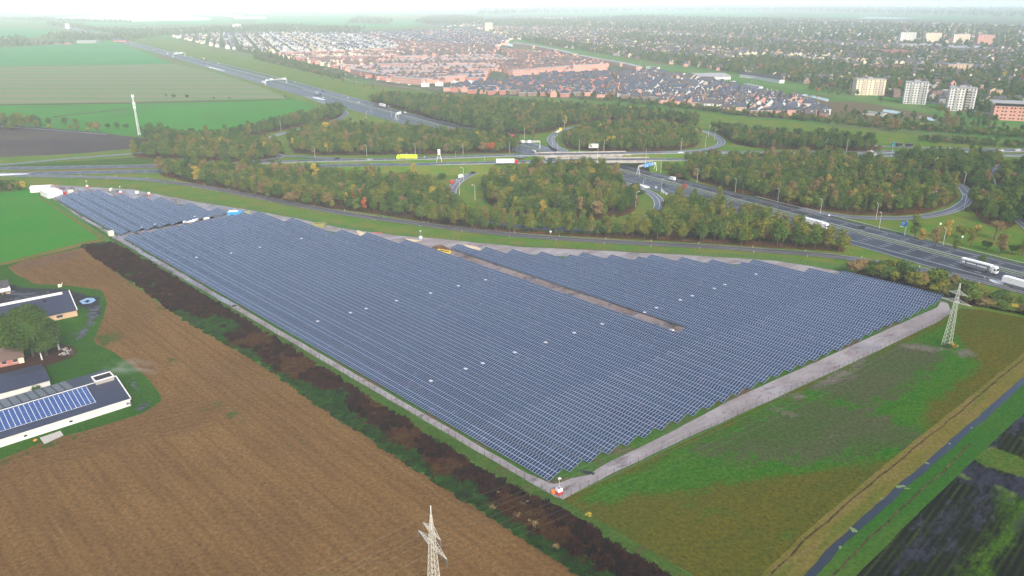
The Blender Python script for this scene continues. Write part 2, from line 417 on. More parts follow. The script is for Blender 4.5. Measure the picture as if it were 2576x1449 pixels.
M['frame'] = pm('white frames', (.75, .75, .72), .6)

def foliage(name, ramp, mul=1.0):
    m, nt, p = newmat(name)
    at = nt.nodes.new('ShaderNodeAttribute'); at.attribute_type = 'INSTANCER'; at.attribute_name = 'tint'
    cr = nt.nodes.new('ShaderNodeValToRGB'); e = cr.color_ramp.elements
    while len(e) < len(ramp): e.new(.5)
    for k, (pp, c) in enumerate(ramp): e[k].position = pp; e[k].color = (c[0] * mul, c[1] * mul, c[2] * mul, 1)
    nt.links.new(at.outputs['Fac'], cr.inputs[0])
    v = posn(nt)
    n1 = noisef(nt, .55, 3, v, .7, .3, .7); n2 = noisef(nt, 2.2, 2, v, .7, .3, .7)
    hs = nt.nodes.new('ShaderNodeHueSaturation')
    nt.links.new(cr.outputs[0], hs.inputs['Color'])
    nt.links.new(mathn(nt, 'MULTIPLY_ADD', n1, .05, .475), hs.inputs['Hue'])
    nt.links.new(mathn(nt, 'ADD', mathn(nt, 'MULTIPLY_ADD', n2, .35, .4), mathn(nt, 'MULTIPLY', n1, .6)), hs.inputs['Value'])
    nt.links.new(hs.outputs[0], p.inputs['Base Color'])
    p.inputs['Roughness'].default_value = .85; p.inputs['Specular IOR Level'].default_value = .03
    return m
RAMP = [(0.0, (.022, .048, .012)), (.2, (.040, .072, .012)), (.4, (.068, .100, .016)), (.55, (.112, .112, .016)), (.68, (.12, .085, .032)), (.8, (.17, .115, .05)), (.9, (.30, .225, .025)), (1.0, (.27, .07, .025))]
M['leaf'] = foliage('foliage', RAMP, 1.55)
M['weed'] = foliage('weed stalks', [(0, (.008, .002, .002)), (.3, (.036, .008, .004)), (.55, (.070, .027, .006)), (.75, (.010, .034, .003)), (1, (.022, .080, .004))])

# ------------------------------------------------------------------ ground sheets
def densify(P, step, jit, seed):
    out = []
    n = len(P)
    for i in range(n):
        a = P[i]; b = P[(i + 1) % n]; L = math.dist(a, b)
        k = max(1, min(120, int(L / step)))
        for j in range(k):
            t = j / k
            x = a[0] + (b[0] - a[0]) * t; y = a[1] + (b[1] - a[1]) * t
            if jit:
                q = noise.noise_vector(Vector((x * .11, y * .11, seed)))
                q2 = noise.noise_vector(Vector((x * .5, y * .5, seed + 9)))
                x += q[0] * jit + q2[0] * jit * .5; y += q[1] * jit + q2[1] * jit * .5
            out.append((x, y))
    return out
_sh = [0]
def sheet(name, P, mat, z, jit=.6, world=False, step=None, kind='structure', label=None):
    _sh[0] += 1
    W = P if world else [G(x, y) for x, y in P]
    dist = sum(math.hypot(*p) for p in W) / len(W)
    step = step or max(2.5, dist / 120)
    if jit: jit = jit * max(1, dist / 500)
    W = densify(W, step, jit, _sh[0] * 3.1) if jit is not None else W
    me = bpy.data.meshes.new(name)
    from mathutils.geometry import tessellate_polygon
    tris = tessellate_polygon([[Vector((x, y, 0)) for x, y in W]])
    fs = []
    for t in tris:
        a, b, c = [W[i] for i in t]
        ar = (b[0] - a[0]) * (c[1] - a[1]) - (b[1] - a[1]) * (c[0] - a[0])
        fs.append(t if ar > 0 else t[::-1])
    me.from_pydata([(x, y, z) for x, y in W], [], fs)
    me.materials.append(M[mat]); me.update()
    return link(name, me, kind=kind, label=label)

def U(n, t):
    """solar field frame: n across the rows (from row one), t along the rows"""
    return (U0[0] + n * UN[0] + t * UD[0], U0[1] + n * UN[1] + t * UD[1])
U0 = G(1388.5, 1214.4, .8)
UD = (math.cos(A1), math.sin(A1)); UN = (UD[1], -UD[0])

gm = MB()
xs = [-40000, -8000, -2000, -500, 0, 500, 2000, 8000, 40000]; ys = [-400, 200, 600, 1500, 4000, 10000, 42000]
for i in range(len(xs) - 1):
    for j in range(len(ys) - 1):
        gm.face([(xs[i], ys[j], 0), (xs[i + 1], ys[j], 0), (xs[i + 1], ys[j + 1], 0), (xs[i], ys[j + 1], 0)])
gm.build('ground', M['base'], kind='structure')

# far plain
sheet('field', [(-300, 165), (0, 166), (435, 161), (385, 140), (290, 104), (230, 100), (160, 108), (0, 122), (-300, 130)], 'mint', .02)
sheet('field', [(-300, 100), (0, 98), (150, 92), (150, 78), (0, 68), (-300, 66)], 'mint', .02)
sheet('field', [(180, 66), (560, 60), (640, 50), (600, 46), (240, 52)], 'mint', .02)
sheet('field', [(640, 70), (1060, 66), (1060, 56), (900, 40), (640, 46)], 'mint', .02)
sheet('field', [(1060, 30), (1500, 45), (1900, 42), (1900, 20), (1400, 14), (900, 14)], 'mint', .02)
sheet('field', [(2050, 42), (2290, 52), (2576, 60), (2576, 56), (2350, 44), (2100, 35)], 'mint', .02)
sheet('field', [(-300, 264), (0, 262), (720, 248), (705, 238), (640, 212), (540, 182), (435, 161), (0, 168), (-300, 169)], 'strip', .03)
sheet('field', [(-300, 340), (0, 322), (150, 328), (345, 345), (520, 350), (640, 335), (790, 290), (786, 272), (775, 258), (735, 250), (0, 263), (-300, 265)], 'bright2', .03)
sheet('field', [(-300, 405), (0, 396), (200, 386), (335, 374), (368, 362), (366, 350), (260, 334), (100, 320), (0, 313), (-300, 306)], 'plough', .05)
sheet('lake', [(135, 44), (165, 50), (230, 52), (330, 54), (430, 52), (525, 51), (535, 46), (450, 38), (350, 34.5), (280, 36), (200, 41)], 'lake', .05, 2)
sheet('lake', [(70, 38), (180, 37), (180, 31), (110, 29), (70, 33)], 'lake', .05, 2)
for p in [[(560, 28), (700, 27), (640, 23)], [(820, 33), (870, 32), (900, 30), (830, 31)], [(2150, 48), (2260, 49), (2300, 45), (2180, 42)], [(1290, 12), (1540, 13), (1600, 8), (1300, 6)]]:
    sheet('lake', p, 'lake', .05, 2)
# ditch line in the fields
sheet('ditch', [(-100, 263.5), (300, 259), (560, 253.5), (740, 248.5), (740, 250), (560, 255.5), (300, 261.5), (-100, 266)], 'bankdark', .06, .3)
sheet('ditch', [(130, 293), (325, 273), (326, 274.5), (160, 292), (135, 296)], 'bankdark', .06, .3)
# verges round the interchange
sheet('verge', [(-200, 470), (0, 478), (65, 476), (100, 490), (130, 470), (280, 476), (420, 490), (560, 522), (740, 545), (1000, 590), (1150, 608), (1500, 628), (1900, 640), (2150, 668), (2300, 745), (2576, 800), (2900, 860), (2900, 640), (2576, 560), (2500, 430), (2700, 400), (2700, 365), (2400, 350), (2100, 320), (1900, 295), (1560, 270), (1400, 258), (1150, 246), (1060, 232), (930, 214), (700, 160), (520, 120), (350, 92), (300, 96), (400, 130), (640, 214), (745, 250), (800, 262), (790, 292), (640, 340), (370, 350), (365, 372), (0, 398), (-200, 404)], 'verge', .04, 1)
sheet('grass_strip', [(100, 411), (340, 396), (410, 400), (400, 412), (0, 422), (0, 418)], 'sgrass', .06)
sheet('grass_strip', [(0, 432), (400, 419), (900, 408), (890, 410), (400, 424), (0, 437)], 'bank', .06, .3)
# town grounds
sheet('town_ground', [(430, 96), (640, 135), (860, 193), (1060, 222), (1100, 235), (1380, 246), (1560, 252), (1740, 272), (1900, 296), (2080, 304), (2100, 285), (2000, 250), (1830, 215), (1640, 178), (1500, 158), (1290, 118), (1150, 90), (1000, 76), (560, 80)], 'citygrass', .05)
sheet('town_ground', [(1060, 60), (1290, 95), (1500, 130), (1700, 160), (1900, 190), (2150, 232), (2576, 296), (3000, 380), (3000, 50), (2576, 52), (2000, 45), (1400, 40), (1060, 44)], 'citygrass', .05)
sheet('dike', [(1290, 104), (1500, 146), (1700, 179), (1900, 209), (2150, 253), (2400, 299), (2650, 343), (2900, 390), (2900, 355), (2576, 306), (2350, 270), (2150, 236), (1900, 196), (1700, 168), (1500, 138), (1290, 98)], 'dike', .07)
for P_ in ([(1160, 90), (1200, 100), (1290, 118), (1290, 111), (1240, 96), (1165, 84)], [(2016, 240), (2050, 247), (2084, 256), (2086, 250), (2055, 242), (2022, 236)], [(2220, 281), (2250, 286), (2272, 289), (2276, 284), (2250, 278), (2222, 275)], [(2310, 297), (2335, 303), (2352, 304), (2356, 300), (2335, 295), (2314, 292)], [(2482, 320), (2505, 324), (2506, 318), (2486, 314)]):
    sheet('canal', P_, 'lake', .08, .4)
sheet('towpath', [(2050, 216), (2290, 249), (2576, 305), (2576, 301), (2290, 246), (2060, 214)], 'brickroad', .09, .2)
# near left
sheet('pasture', [(-300, 720), (-300, 490), (0, 486), (66, 478), (104, 494), (140, 520), (200, 560), (262, 596), (262, 605), (130, 636), (0, 668)], 'bright', .03)
sheet('dark_weed_belt', [(208, 620), (230, 612), (287, 614), (350, 649), (475, 716), (644, 826), (800, 922), (966, 1027), (1099, 1112), (1317, 1240), (1410, 1275), (1543, 1368), (1663, 1438), (1900, 1600), (2000, 2000), (1700, 2000), (1560, 1449), (1400, 1345), (1248, 1260), (1106, 1170), (900, 1040), (644, 892), (500, 815), (425, 768), (330, 700), (240, 650)], 'belt', .08, 1.2)
sheet('green_weed_strip', [(660, 915), (800, 975), (930, 1060), (1106, 1172), (1248, 1262), (1400, 1350), (1560, 1452), (1750, 1640), (1900, 1750), (1461, 1449), (1248, 1311), (1106, 1219), (966, 1129), (800, 1020)], 'beltgreen', .10, 1.5)
sheet('grass_strip', [(104, 478), (150, 512), (262, 592), (300, 616), (475, 712), (644, 822), (966, 1023), (1099, 1108), (1317, 1237), (1408, 1272), (1543, 1364), (1663, 1434), (1800, 1530), (1850, 1530), (1655, 1390), (1445, 1272), (1414, 1258), (1395, 1244)] + [PX(*U(-3.6, t)) for t in (0, 60, 140, 220, 300, 330)] + [(200, 545), (140, 498), (110, 476)], 'sgrass', .11, .5)
sheet('grass_edge', [(100, 492), (128, 512), (262, 598), (262, 606), (130, 638), (30, 662), (0, 670), (0, 662), (130, 630), (250, 600), (140, 524), (95, 494)], 'bank', .12, .7)
# solar site
sheet('gravel_track', [PX(*U(-3.3, t)) for t in (-4, 60, 140, 220, 300, 320)] + [(262, 582), (200, 548), (150, 510), (104, 478), (92, 470), (130, 468), (160, 470)] + [(330, 476), (500, 508), (640, 530), (760, 552), (860, 574), (1000, 592), (1120, 602), (1300, 620), (1500, 630), (1700, 640), (1950, 655), (2150, 688), (2300, 730), (2400, 760), (2394, 786), (2357, 811), (2182, 896), (1932, 1011), (1700, 1120), (1414, 1256)], 'undersolar', .13, .3)
sheet('gravel_track', [PX(*U(-3.3, t)) for t in (-4, 60, 140, 180)] + [PX(*U(-.9, t)) for t in (180, 140, 60, 8)] + [(1392, 1219), (1404, 1217), (1440, 1204), (1484, 1195), (1500, 1182), (1536, 1161), (1616, 1124), (1696, 1084), (1762, 1048), (1828, 1012), (1932, 965), (2057, 909), (2207, 841), (2357, 774), (2368, 758), (2384, 764), (2394, 786), (2357, 811), (2182, 896), (1932, 1011), (1696, 1118), (1530, 1197), (1417, 1257)], 'gravel', .15, .25)
sheet('gravel_track', [PX(*U(-3.3, t)) for t in (178, 240, 300, 320)] + [(262, 582), (200, 548), (150, 512), (110, 480), (130, 472), (180, 500)] + [PX(*U(-.6, t)) for t in (430, 320, 300, 240, 178)], 'gravelwet', .15, .6)
sheet('muddy_ground', [(95, 470), (140, 466), (330, 477), (500, 509), (640, 531), (760, 553), (860, 575), (1000, 593), (1120, 603), (1300, 621), (1500, 631), (1700, 641), (1950, 656), (2150, 690), (2140, 702), (1900, 668), (1700, 658), (1300, 640), (1230, 634), (1120, 628), (1060, 625), (860, 588), (640, 545), (500, 520), (300, 496), (180, 500), (140, 505)], 'gravel', .16, .6)
sheet('muddy_ground', [(140, 470), (330, 480), (500, 511), (660, 536), (600, 560), (540, 556), (330, 605), (290, 600), (300, 590), (540, 550), (500, 516), (330, 500), (180, 500), (140, 495)], 'gravelwet', .18, .6)
sheet('muddy_strip', [U(104.2, 29), U(113.0, 27), U(114.0, 100), U(113.5, 172), U(106, 200), U(104.2, 150)], 'mud', .18, .3, world=True)
for p in [[(1020, 600), (1060, 606), (1030, 612)], [(896, 582), (900, 580), (930, 592), (905, 594)], [(1165, 615), (1200, 622), (1215, 630), (1180, 626)], [(1230, 633), (1260, 634), (1255, 640)]]:
    sheet('sand_patch', p, 'sand', .21, .6)
def shade_soil_under():
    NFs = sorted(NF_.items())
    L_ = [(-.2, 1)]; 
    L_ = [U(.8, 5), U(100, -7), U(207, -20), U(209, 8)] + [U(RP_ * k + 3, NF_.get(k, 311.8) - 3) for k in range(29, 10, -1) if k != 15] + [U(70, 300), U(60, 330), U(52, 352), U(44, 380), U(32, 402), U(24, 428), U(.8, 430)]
    sheet('shade_soil', L_, 'soil', .14, .3, world=True)  # dark sheet puts the shade of the row gaps into the soil colour
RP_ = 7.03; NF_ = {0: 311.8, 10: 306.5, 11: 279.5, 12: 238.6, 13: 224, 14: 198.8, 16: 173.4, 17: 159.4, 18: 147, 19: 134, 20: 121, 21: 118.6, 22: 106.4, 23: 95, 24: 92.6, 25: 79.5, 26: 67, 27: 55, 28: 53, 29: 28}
shade_soil_under()
# right meadow
# ditch on the right
def band(cl, a, b, name, mat, z, jit=.3, kind='structure'):
    L = []; R_ = []
    for i, p in enumerate(cl):
        q = cl[min(i + 1, len(cl) - 1)]; r = cl[max(i - 1, 0)]
        d = (q[0] - r[0], q[1] - r[1]); l = math.hypot(*d); nx, ny = d[1] / l, -d[0] / l
        L.append((p[0] + nx * a, p[1] + ny * a)); R_.append((p[0] + nx * b, p[1] + ny * b))
    return sheet(name, L + R_[::-1], mat, z, jit, world=True, kind=kind)
DC = [G(*p) for p in [(1900, 1600), (2035, 1449), (2087, 1393), (2269.5, 1225), (2407, 1105), (2494.5, 1030), (2576, 958), (2700, 850), (2900, 700)]]
band(DC, -7.5, 7, 'ditch_bank', 'bank', .20)
band(DC, .5, 7.5, 'ditch_bank', 'bankgreen', .215)
band(DC, -6.2, -5.7, 'reed_line', 'bankdark', .22, .45)
band(DC[:5], 3.6, 4.1, 'reed_line', 'bankdark', .23, .45)
band(DC, -1.0, 1.0, 'ditch_water', 'water', .24, .45)
for x, y, r in [(2268, 1230, 1.2), (2272, 1226, .8), (2150, 1338, .9), (2144, 1340, .6), (2335, 1168, .5), (2385, 1118, .5), (2440, 1078, .35), (2105, 1375, .5), (2220, 1262, .4)]:
    c = G(x, y); sheet('duckweed', [(c[0] + r * 1.1 * math.cos(a), c[1] + r * .8 * math.sin(a)) for a in np.linspace(0, 5.7, 9)], 'duckweed', .25 + r * .01, 1.6, world=True, step=.3)
# right dark field
# farm
sheet('puddle', [(200, 758), (218, 750), (235, 750), (241, 756), (228, 764), (208, 766)], 'lake', .10, .3)
sheet('paved_pad', [(100, 1102), (152, 1084), (160, 1096), (112, 1118)], 'pave', .11, None)
sheet('yard_drain', [(212, 759), (220, 755), (227, 757), (221, 762)], 'yard', .13, .2)
# heaps of soil
def heap(x, y, r, h, label, mat='heap', seed=0):
    c = G(x, y); b = MB(); n = 22; k = 7
    ring = lambda j: [(r * (1 - j / k) * (1 + .25 * noise.noise(Vector((math.cos(a) * 1.5, math.sin(a) * 1.5, seed + j * .1)))) * math.cos(a), r * .75 * (1 - j / k) * math.sin(a), h * (1 - (1 - j / k) ** 1.5) * (1 + .15 * noise.noise(Vector((a, j, seed))))) for a in [2 * math.pi * i / n for i in range(n)]]
    R = [ring(j) for j in range(k)]
    for j in range(k - 1):
        for i in range(n):
            b.face([R[j][i], R[j][(i + 1) % n], R[j + 1][(i + 1) % n], R[j + 1][i]])
    b.face(R[-1])
    b.build('soil_heap', M[mat], loc=(c[0], c[1], .15), rz=rad(-30), label=label, cat='soil heap')
heap(1108, 628, 5.2, 2.4, 'brown heap of excavated soil at the far end of the muddy strip', seed=1)
heap(1664, 834, 4.2, 1.8, 'brown heap of soil at the near end of the muddy strip', seed=5)
for (x, y, n_) in [(1622, 818, 3), (1634, 826, 3), (1642, 830, 2)]:
    for i in range(n_):
        b = MB(); q = .35 + random.random() * .3
        b.bar((0, 0, 0), (0, 0, q), q * 1.1, 0, 7, q * .6)
        c = G(x + random.uniform(-6, 6), y + random.uniform(-3, 3))
        b.build('rubble_block', M['concrete'], loc=(c[0], c[1], .2), rz=random.random() * 3, label='small pale rubble block on the muddy strip by the near soil heap', cat='rubble', group='rubble blocks on the muddy strip')

# grounds whose covers blend into each other
def sdist(x, y, P):
    d = 1e9; n = len(P)
    for i in range(n):
        ax, ay = P[i]; bx, by = P[(i + 1) % n]; vx, vy = bx - ax, by - ay
        t = max(0, min(1, ((x - ax) * vx + (y - ay) * vy) / (vx * vx + vy * vy + 1e-9)))
        d = min(d, (x - ax - vx * t) ** 2 + (y - ay - vy * t) ** 2)
    return math.sqrt(d) * (1 if inpoly(x, y, P) else -1)
def inpoly(x, y, P):
    c = False; n = len(P); j = n - 1
    for i in range(n):
        if (P[i][1] > y) != (P[j][1] > y) and x < (P[j][0] - P[i][0]) * (y - P[i][1]) / (P[j][1] - P[i][1]) + P[i][0]: c = not c
        j = i
    return c
def coversheet(name, P, mat, z, cell, layers):
    """layers: (channel, polygon in photo px, softness in metres, strength)"""
    W = [G(*p) for p in P]; LW = [(c, [G(*q) for q in pl], sf, st) for c, pl, sf, st in layers]
    x0 = min(p[0] for p in W); x1 = max(p[0] for p in W); y0 = min(p[1] for p in W); y1 = max(p[1] for p in W)
    nx, ny = int((x1 - x0) / cell) + 2, int((y1 - y0) / cell) + 2
    idx = {}; V = []; C = []; Fc = []
    def vid(i, j):
        if (i, j) in idx: return idx[(i, j)]
        x, y = x0 + i * cell, y0 + j * cell
        c = [0., 0., 0., 1.]
        for ch, pl, sf, st in LW:
            v = max(0, min(1, .5 + sdist(x, y, pl) / sf)) * st
            c[ch] = max(c[ch], v)
        # vertices outside snap onto the border
        if not inpoly(x, y, W):
            best = None
            for k in range(len(W)):
                ax, ay = W[k]; bx, by = W[(k + 1) % len(W)]; vx, vy = bx - ax, by - ay
                t = max(0, min(1, ((x - ax) * vx + (y - ay) * vy) / (vx * vx + vy * vy + 1e-9)))
                q = (ax + vx * t, ay + vy * t); d = (q[0] - x) ** 2 + (q[1] - y) ** 2
                if best is None or d < best[0]: best = (d, q)
            x, y = best[1]
        idx[(i, j)] = len(V); V.append((x, y, z)); C.append(c); return idx[(i, j)]
    ins = {}
    def isin(i, j):
        if (i, j) not in ins: ins[(i, j)] = inpoly(x0 + i * cell, y0 + j * cell, W)
        return ins[(i, j)]
    for i in range(nx):
        for j in range(ny):
            if isin(i, j) or isin(i + 1, j) or isin(i, j + 1) or isin(i + 1, j + 1):
                Fc.append((vid(i, j), vid(i + 1, j), vid(i + 1, j + 1), vid(i, j + 1)))
    me = bpy.data.meshes.new(name); me.from_pydata(V, [], Fc)
    at = me.attributes.new('cover', 'FLOAT_COLOR', 'POINT'); at.data.foreach_set('color', np.array(C, np.float32).ravel())
    me.materials.append(M[mat]); me.update()
    return link(name, me, kind='structure')
coversheet('stubble_field', [(-120, 1560), (-120, 1190), (0, 1158), (110, 1112), (230, 1080), (360, 1040), (408, 1008), (398, 985), (370, 950), (325, 915), (285, 885), (246, 868), (236, 856), (258, 805), (270, 762), (256, 730), (170, 718), (90, 715), (40, 690), (20, 672), (60, 655), (215, 622), (300, 691), (425, 781), (644, 911), (966, 1129), (1106, 1219), (1248, 1311), (1461, 1449), (1560, 1530), (1560, 1560)], 'c_stubble', .05, 2.2,
    [(0, [(0, 672), (65, 650), (190, 630), (290, 700), (400, 790), (360, 850), (330, 800), (290, 740), (262, 722), (100, 705)], 12, .8), (0, [(-120, 1180), (0, 1150), (110, 1108), (230, 1070), (420, 1000), (600, 1010), (520, 1070), (220, 1150), (0, 1220), (-120, 1270)], 10, .9),
     (1, [(505, 1035), (535, 1016), (560, 1012), (545, 1032)], 5, .85), (1, [(560, 1042), (590, 1030), (604, 1048), (575, 1054)], 5, .85), (1, [(590, 1064), (612, 1052), (620, 1068), (600, 1074)], 5, .8), (1, [(405, 900), (440, 905), (452, 924), (420, 918)], 5, .8), (1, [(240, 850), (290, 832), (306, 852), (262, 870)], 6, .85), (1, [(410, 768), (450, 790), (470, 805), (440, 800)], 7, .7), (1, [(690, 1125), (720, 1118), (715, 1130)], 6, .6), (1, [(300, 690), (360, 740), (430, 785), (400, 780), (330, 720)], 5, .7), (1, [(-20, 1165), (110, 1118), (240, 1085), (110, 1128), (-20, 1180)], 4, .8),
     (2, [(500, 900), (620, 920), (680, 1000), (560, 980)], 30, .6), (2, [(20, 672), (60, 656), (200, 626), (220, 640), (90, 672), (40, 690)], 5, .6)])
coversheet('meadow', [(1416, 1258), (1700, 1123), (1932, 1013), (2182, 898), (2357, 813), (2396, 788), (2420, 776), (2470, 780), (2576, 800), (2700, 825), (2700, 830), (2576, 925), (2494, 1005), (2407, 1078), (2269, 1195), (2087, 1360), (1960, 1500), (1830, 1500), (1640, 1388), (1440, 1272)], 'c_meadow', .14, 1.6,
    [(0, [(1432, 1262), (1550, 1205), (1760, 1105), (1935, 1020), (2182, 905), (2357, 820), (2420, 785), (2400, 830), (2430, 880), (2440, 905), (2470, 910), (2400, 970), (2350, 1010), (2310, 1060), (2350, 1110), (2340, 1135), (2200, 1165), (2060, 1190), (1960, 1200), (1850, 1205), (1760, 1235), (1600, 1245), (1500, 1270)], 9, 1),
     (0, [(1700, 1290), (1800, 1280), (1840, 1300), (1760, 1320)], 16, .55), (0, [(1900, 1380), (2010, 1340), (2000, 1380), (1930, 1410)], 16, .55), (0, [(2420, 820), (2520, 830), (2500, 850), (2440, 850)], 14, .5),
     (1, [(1740, 1125), (1850, 1072), (1960, 1028), (2000, 1005), (2060, 1008), (2110, 1012), (2200, 1038), (2300, 1078), (2345, 1110), (2240, 1140), (2150, 1152), (2050, 1165), (1900, 1160), (1780, 1160)], 14, .9),
     (1, [(2010, 985), (2120, 925), (2200, 892), (2260, 860), (2330, 868), (2385, 880), (2360, 930), (2290, 970), (2240, 1012), (2180, 1022), (2110, 1008), (2050, 990)], 12, .85),
     (2, [(2020, 985), (2100, 935), (2180, 905), (2140, 950), (2060, 985)], 8, .7), (2, [(2250, 862), (2330, 866), (2380, 880), (2340, 888), (2280, 880)], 7, .7), (2, [(2385, 882), (2440, 878), (2455, 893), (2420, 903)], 6, .75), (2, [(1960, 1000), (2010, 985), (2040, 1000), (2000, 1010)], 7, .7), (2, [(2080, 1090), (2110, 1080), (2120, 1100), (2090, 1105)], 9, .5), (2, [(2200, 1030), (2235, 1032), (2250, 1050), (2210, 1045)], 9, .5), (2, [(2330, 1105), (2350, 1110), (2340, 1130), (2310, 1125)], 9, .5), (2, [(1920, 1010), (1980, 1030), (2020, 1060), (1990, 1055)], 6, .6)])
coversheet('dark_field', [(1960, 1560), (2110, 1440), (2200, 1362), (2380, 1197), (2520, 1070), (2576, 1012), (2660, 950), (2700, 1000), (2700, 1560)], 'c_dark', .21, 1.3,
    [(1, [(2576, 1040), (2540, 1065), (2500, 1100), (2440, 1142), (2405, 1175), (2395, 1200), (2420, 1225), (2460, 1225), (2530, 1240), (2650, 1280), (2650, 1215), (2576, 1203), (2500, 1188), (2455, 1165), (2475, 1130), (2530, 1100), (2640, 1070), (2640, 1040)], 5, .9),
     (1, [(2230, 1410), (2330, 1322), (2420, 1260), (2500, 1215), (2545, 1235), (2480, 1305), (2400, 1365), (2320, 1425), (2240, 1460)], 12, .8), (1, [(2580, 1290), (2620, 1290), (2610, 1340), (2560, 1330)], 9, .8),
     (0, [(2485, 1225), (2500, 1218), (2560, 1245), (2640, 1285), (2545, 1370), (2500, 1449), (2420, 1500), (2420, 1440), (2475, 1370), (2535, 1295)], 9, .85), (0, [(2270, 1375), (2350, 1330), (2380, 1350), (2330, 1400)], 12, .5),
     (2, [(2380, 1188), (2395, 1182), (2446, 1206), (2440, 1214)], 2.5, 1), (2, [(2495, 1224), (2505, 1218), (2560, 1246), (2550, 1256)], 3, 1), (2, [(2600, 1105), (2560, 1100), (2600, 1130), (2640, 1140)], 3, 1), (2, [(2445, 1150), (2475, 1130), (2515, 1132), (2590, 1160), (2650, 1190), (2650, 1215), (2590, 1206), (2500, 1182), (2460, 1168)], 3, 1)])
coversheet('farm_ground', [(-160, 1200), (-160, 690), (0, 668), (130, 636), (262, 605), (300, 640), (330, 700), (420, 1000), (420, 1060), (0, 1185)], 'c_farm', .03, 1.5,
    [(0, [(-100, 765), (0, 748), (25, 712), (60, 726), (110, 726), (170, 728), (215, 743), (250, 748), (254, 790), (232, 802), (222, 778), (195, 768), (150, 775), (60, 795), (0, 810), (-100, 830)], 3.5, 1), (1, [(20, 735), (110, 735), (170, 738), (100, 752), (30, 760)], 6, .8),
     (1, [(222, 775), (250, 770), (240, 800), (225, 825), (210, 850), (190, 856), (200, 838), (220, 812)], 4, .95), (1, [(185, 840), (215, 838), (210, 850), (190, 848)], 4, .8), (1, [(340, 1035), (352, 1018), (374, 1010), (382, 1016), (362, 1030)], 3, .9), (1, [(320, 960), (335, 950), (345, 975), (335, 985)], 4, .7), (1, [(-60, 1195), (0, 1166), (110, 1118), (114, 1126), (0, 1180)], 3, .9),
     (2, [(-60, 935), (0, 918), (60, 900), (110, 872), (160, 865), (195, 878), (190, 897), (150, 912), (60, 940), (-60, 975)], 4, 1)])

# ------------------------------------------------------------------ roads
def spline(P, step=6.0):
    out = []
    n = len(P)
    for i in range(n - 1):
        p0, p1, p2, p3 = [np.array(P[max(0, min(n - 1, j))], float) for j in (i - 1, i, i + 1, i + 2)]
        L = np.linalg.norm(p2 - p1); k = max(1, int(L / (step if L < 400 else 25)))
        for j in range(k):
            t = j / k
            out.append(tuple(.5 * ((2 * p1) + (-p0 + p2) * t + (2 * p0 - 5 * p1 + 4 * p2 - p3) * t * t + (-p0 + 3 * p1 - 3 * p2 + p3) * t ** 3)))
    out.append(tuple(float(a) for a in P[-1]))
    return out
def frames(S):
    F = []
    for i, p in enumerate(S):
        a = S[max(0, i - 1)]; b = S[min(len(S) - 1, i + 1)]
        d = (b[0] - a[0], b[1] - a[1]); l = math.hypot(*d) or 1
        F.append((d[1] / l, -d[0] / l))
    return F
def strip(b, S, F, o0, o1, dz, m=0, i0=0, i1=None):
    i1 = len(S) - 1 if i1 is None else i1
    for i in range(i0, i1):
        q = []
        for (k, o) in ((i, o0), (i, o1), (i + 1, o1), (i + 1, o0)):
            q.append((S[k][0] + F[k][0] * o, S[k][1] + F[k][1] * o, S[k][2] + dz))
        b.face(q[::-1] if o1 < o0 else q, m)
BR = (G(1590, 408)[0], G(1590, 408)[1])     # where the cross road passes over the motorway
HD = (math.cos(rad(123.9)), math.sin(rad(123.9))); HN = (HD[1], -HD[0]); H0 = G(1718, 470.5)
def hn(x, y): return (x - H0[0]) * HN[0] + (y - H0[1]) * HN[1]
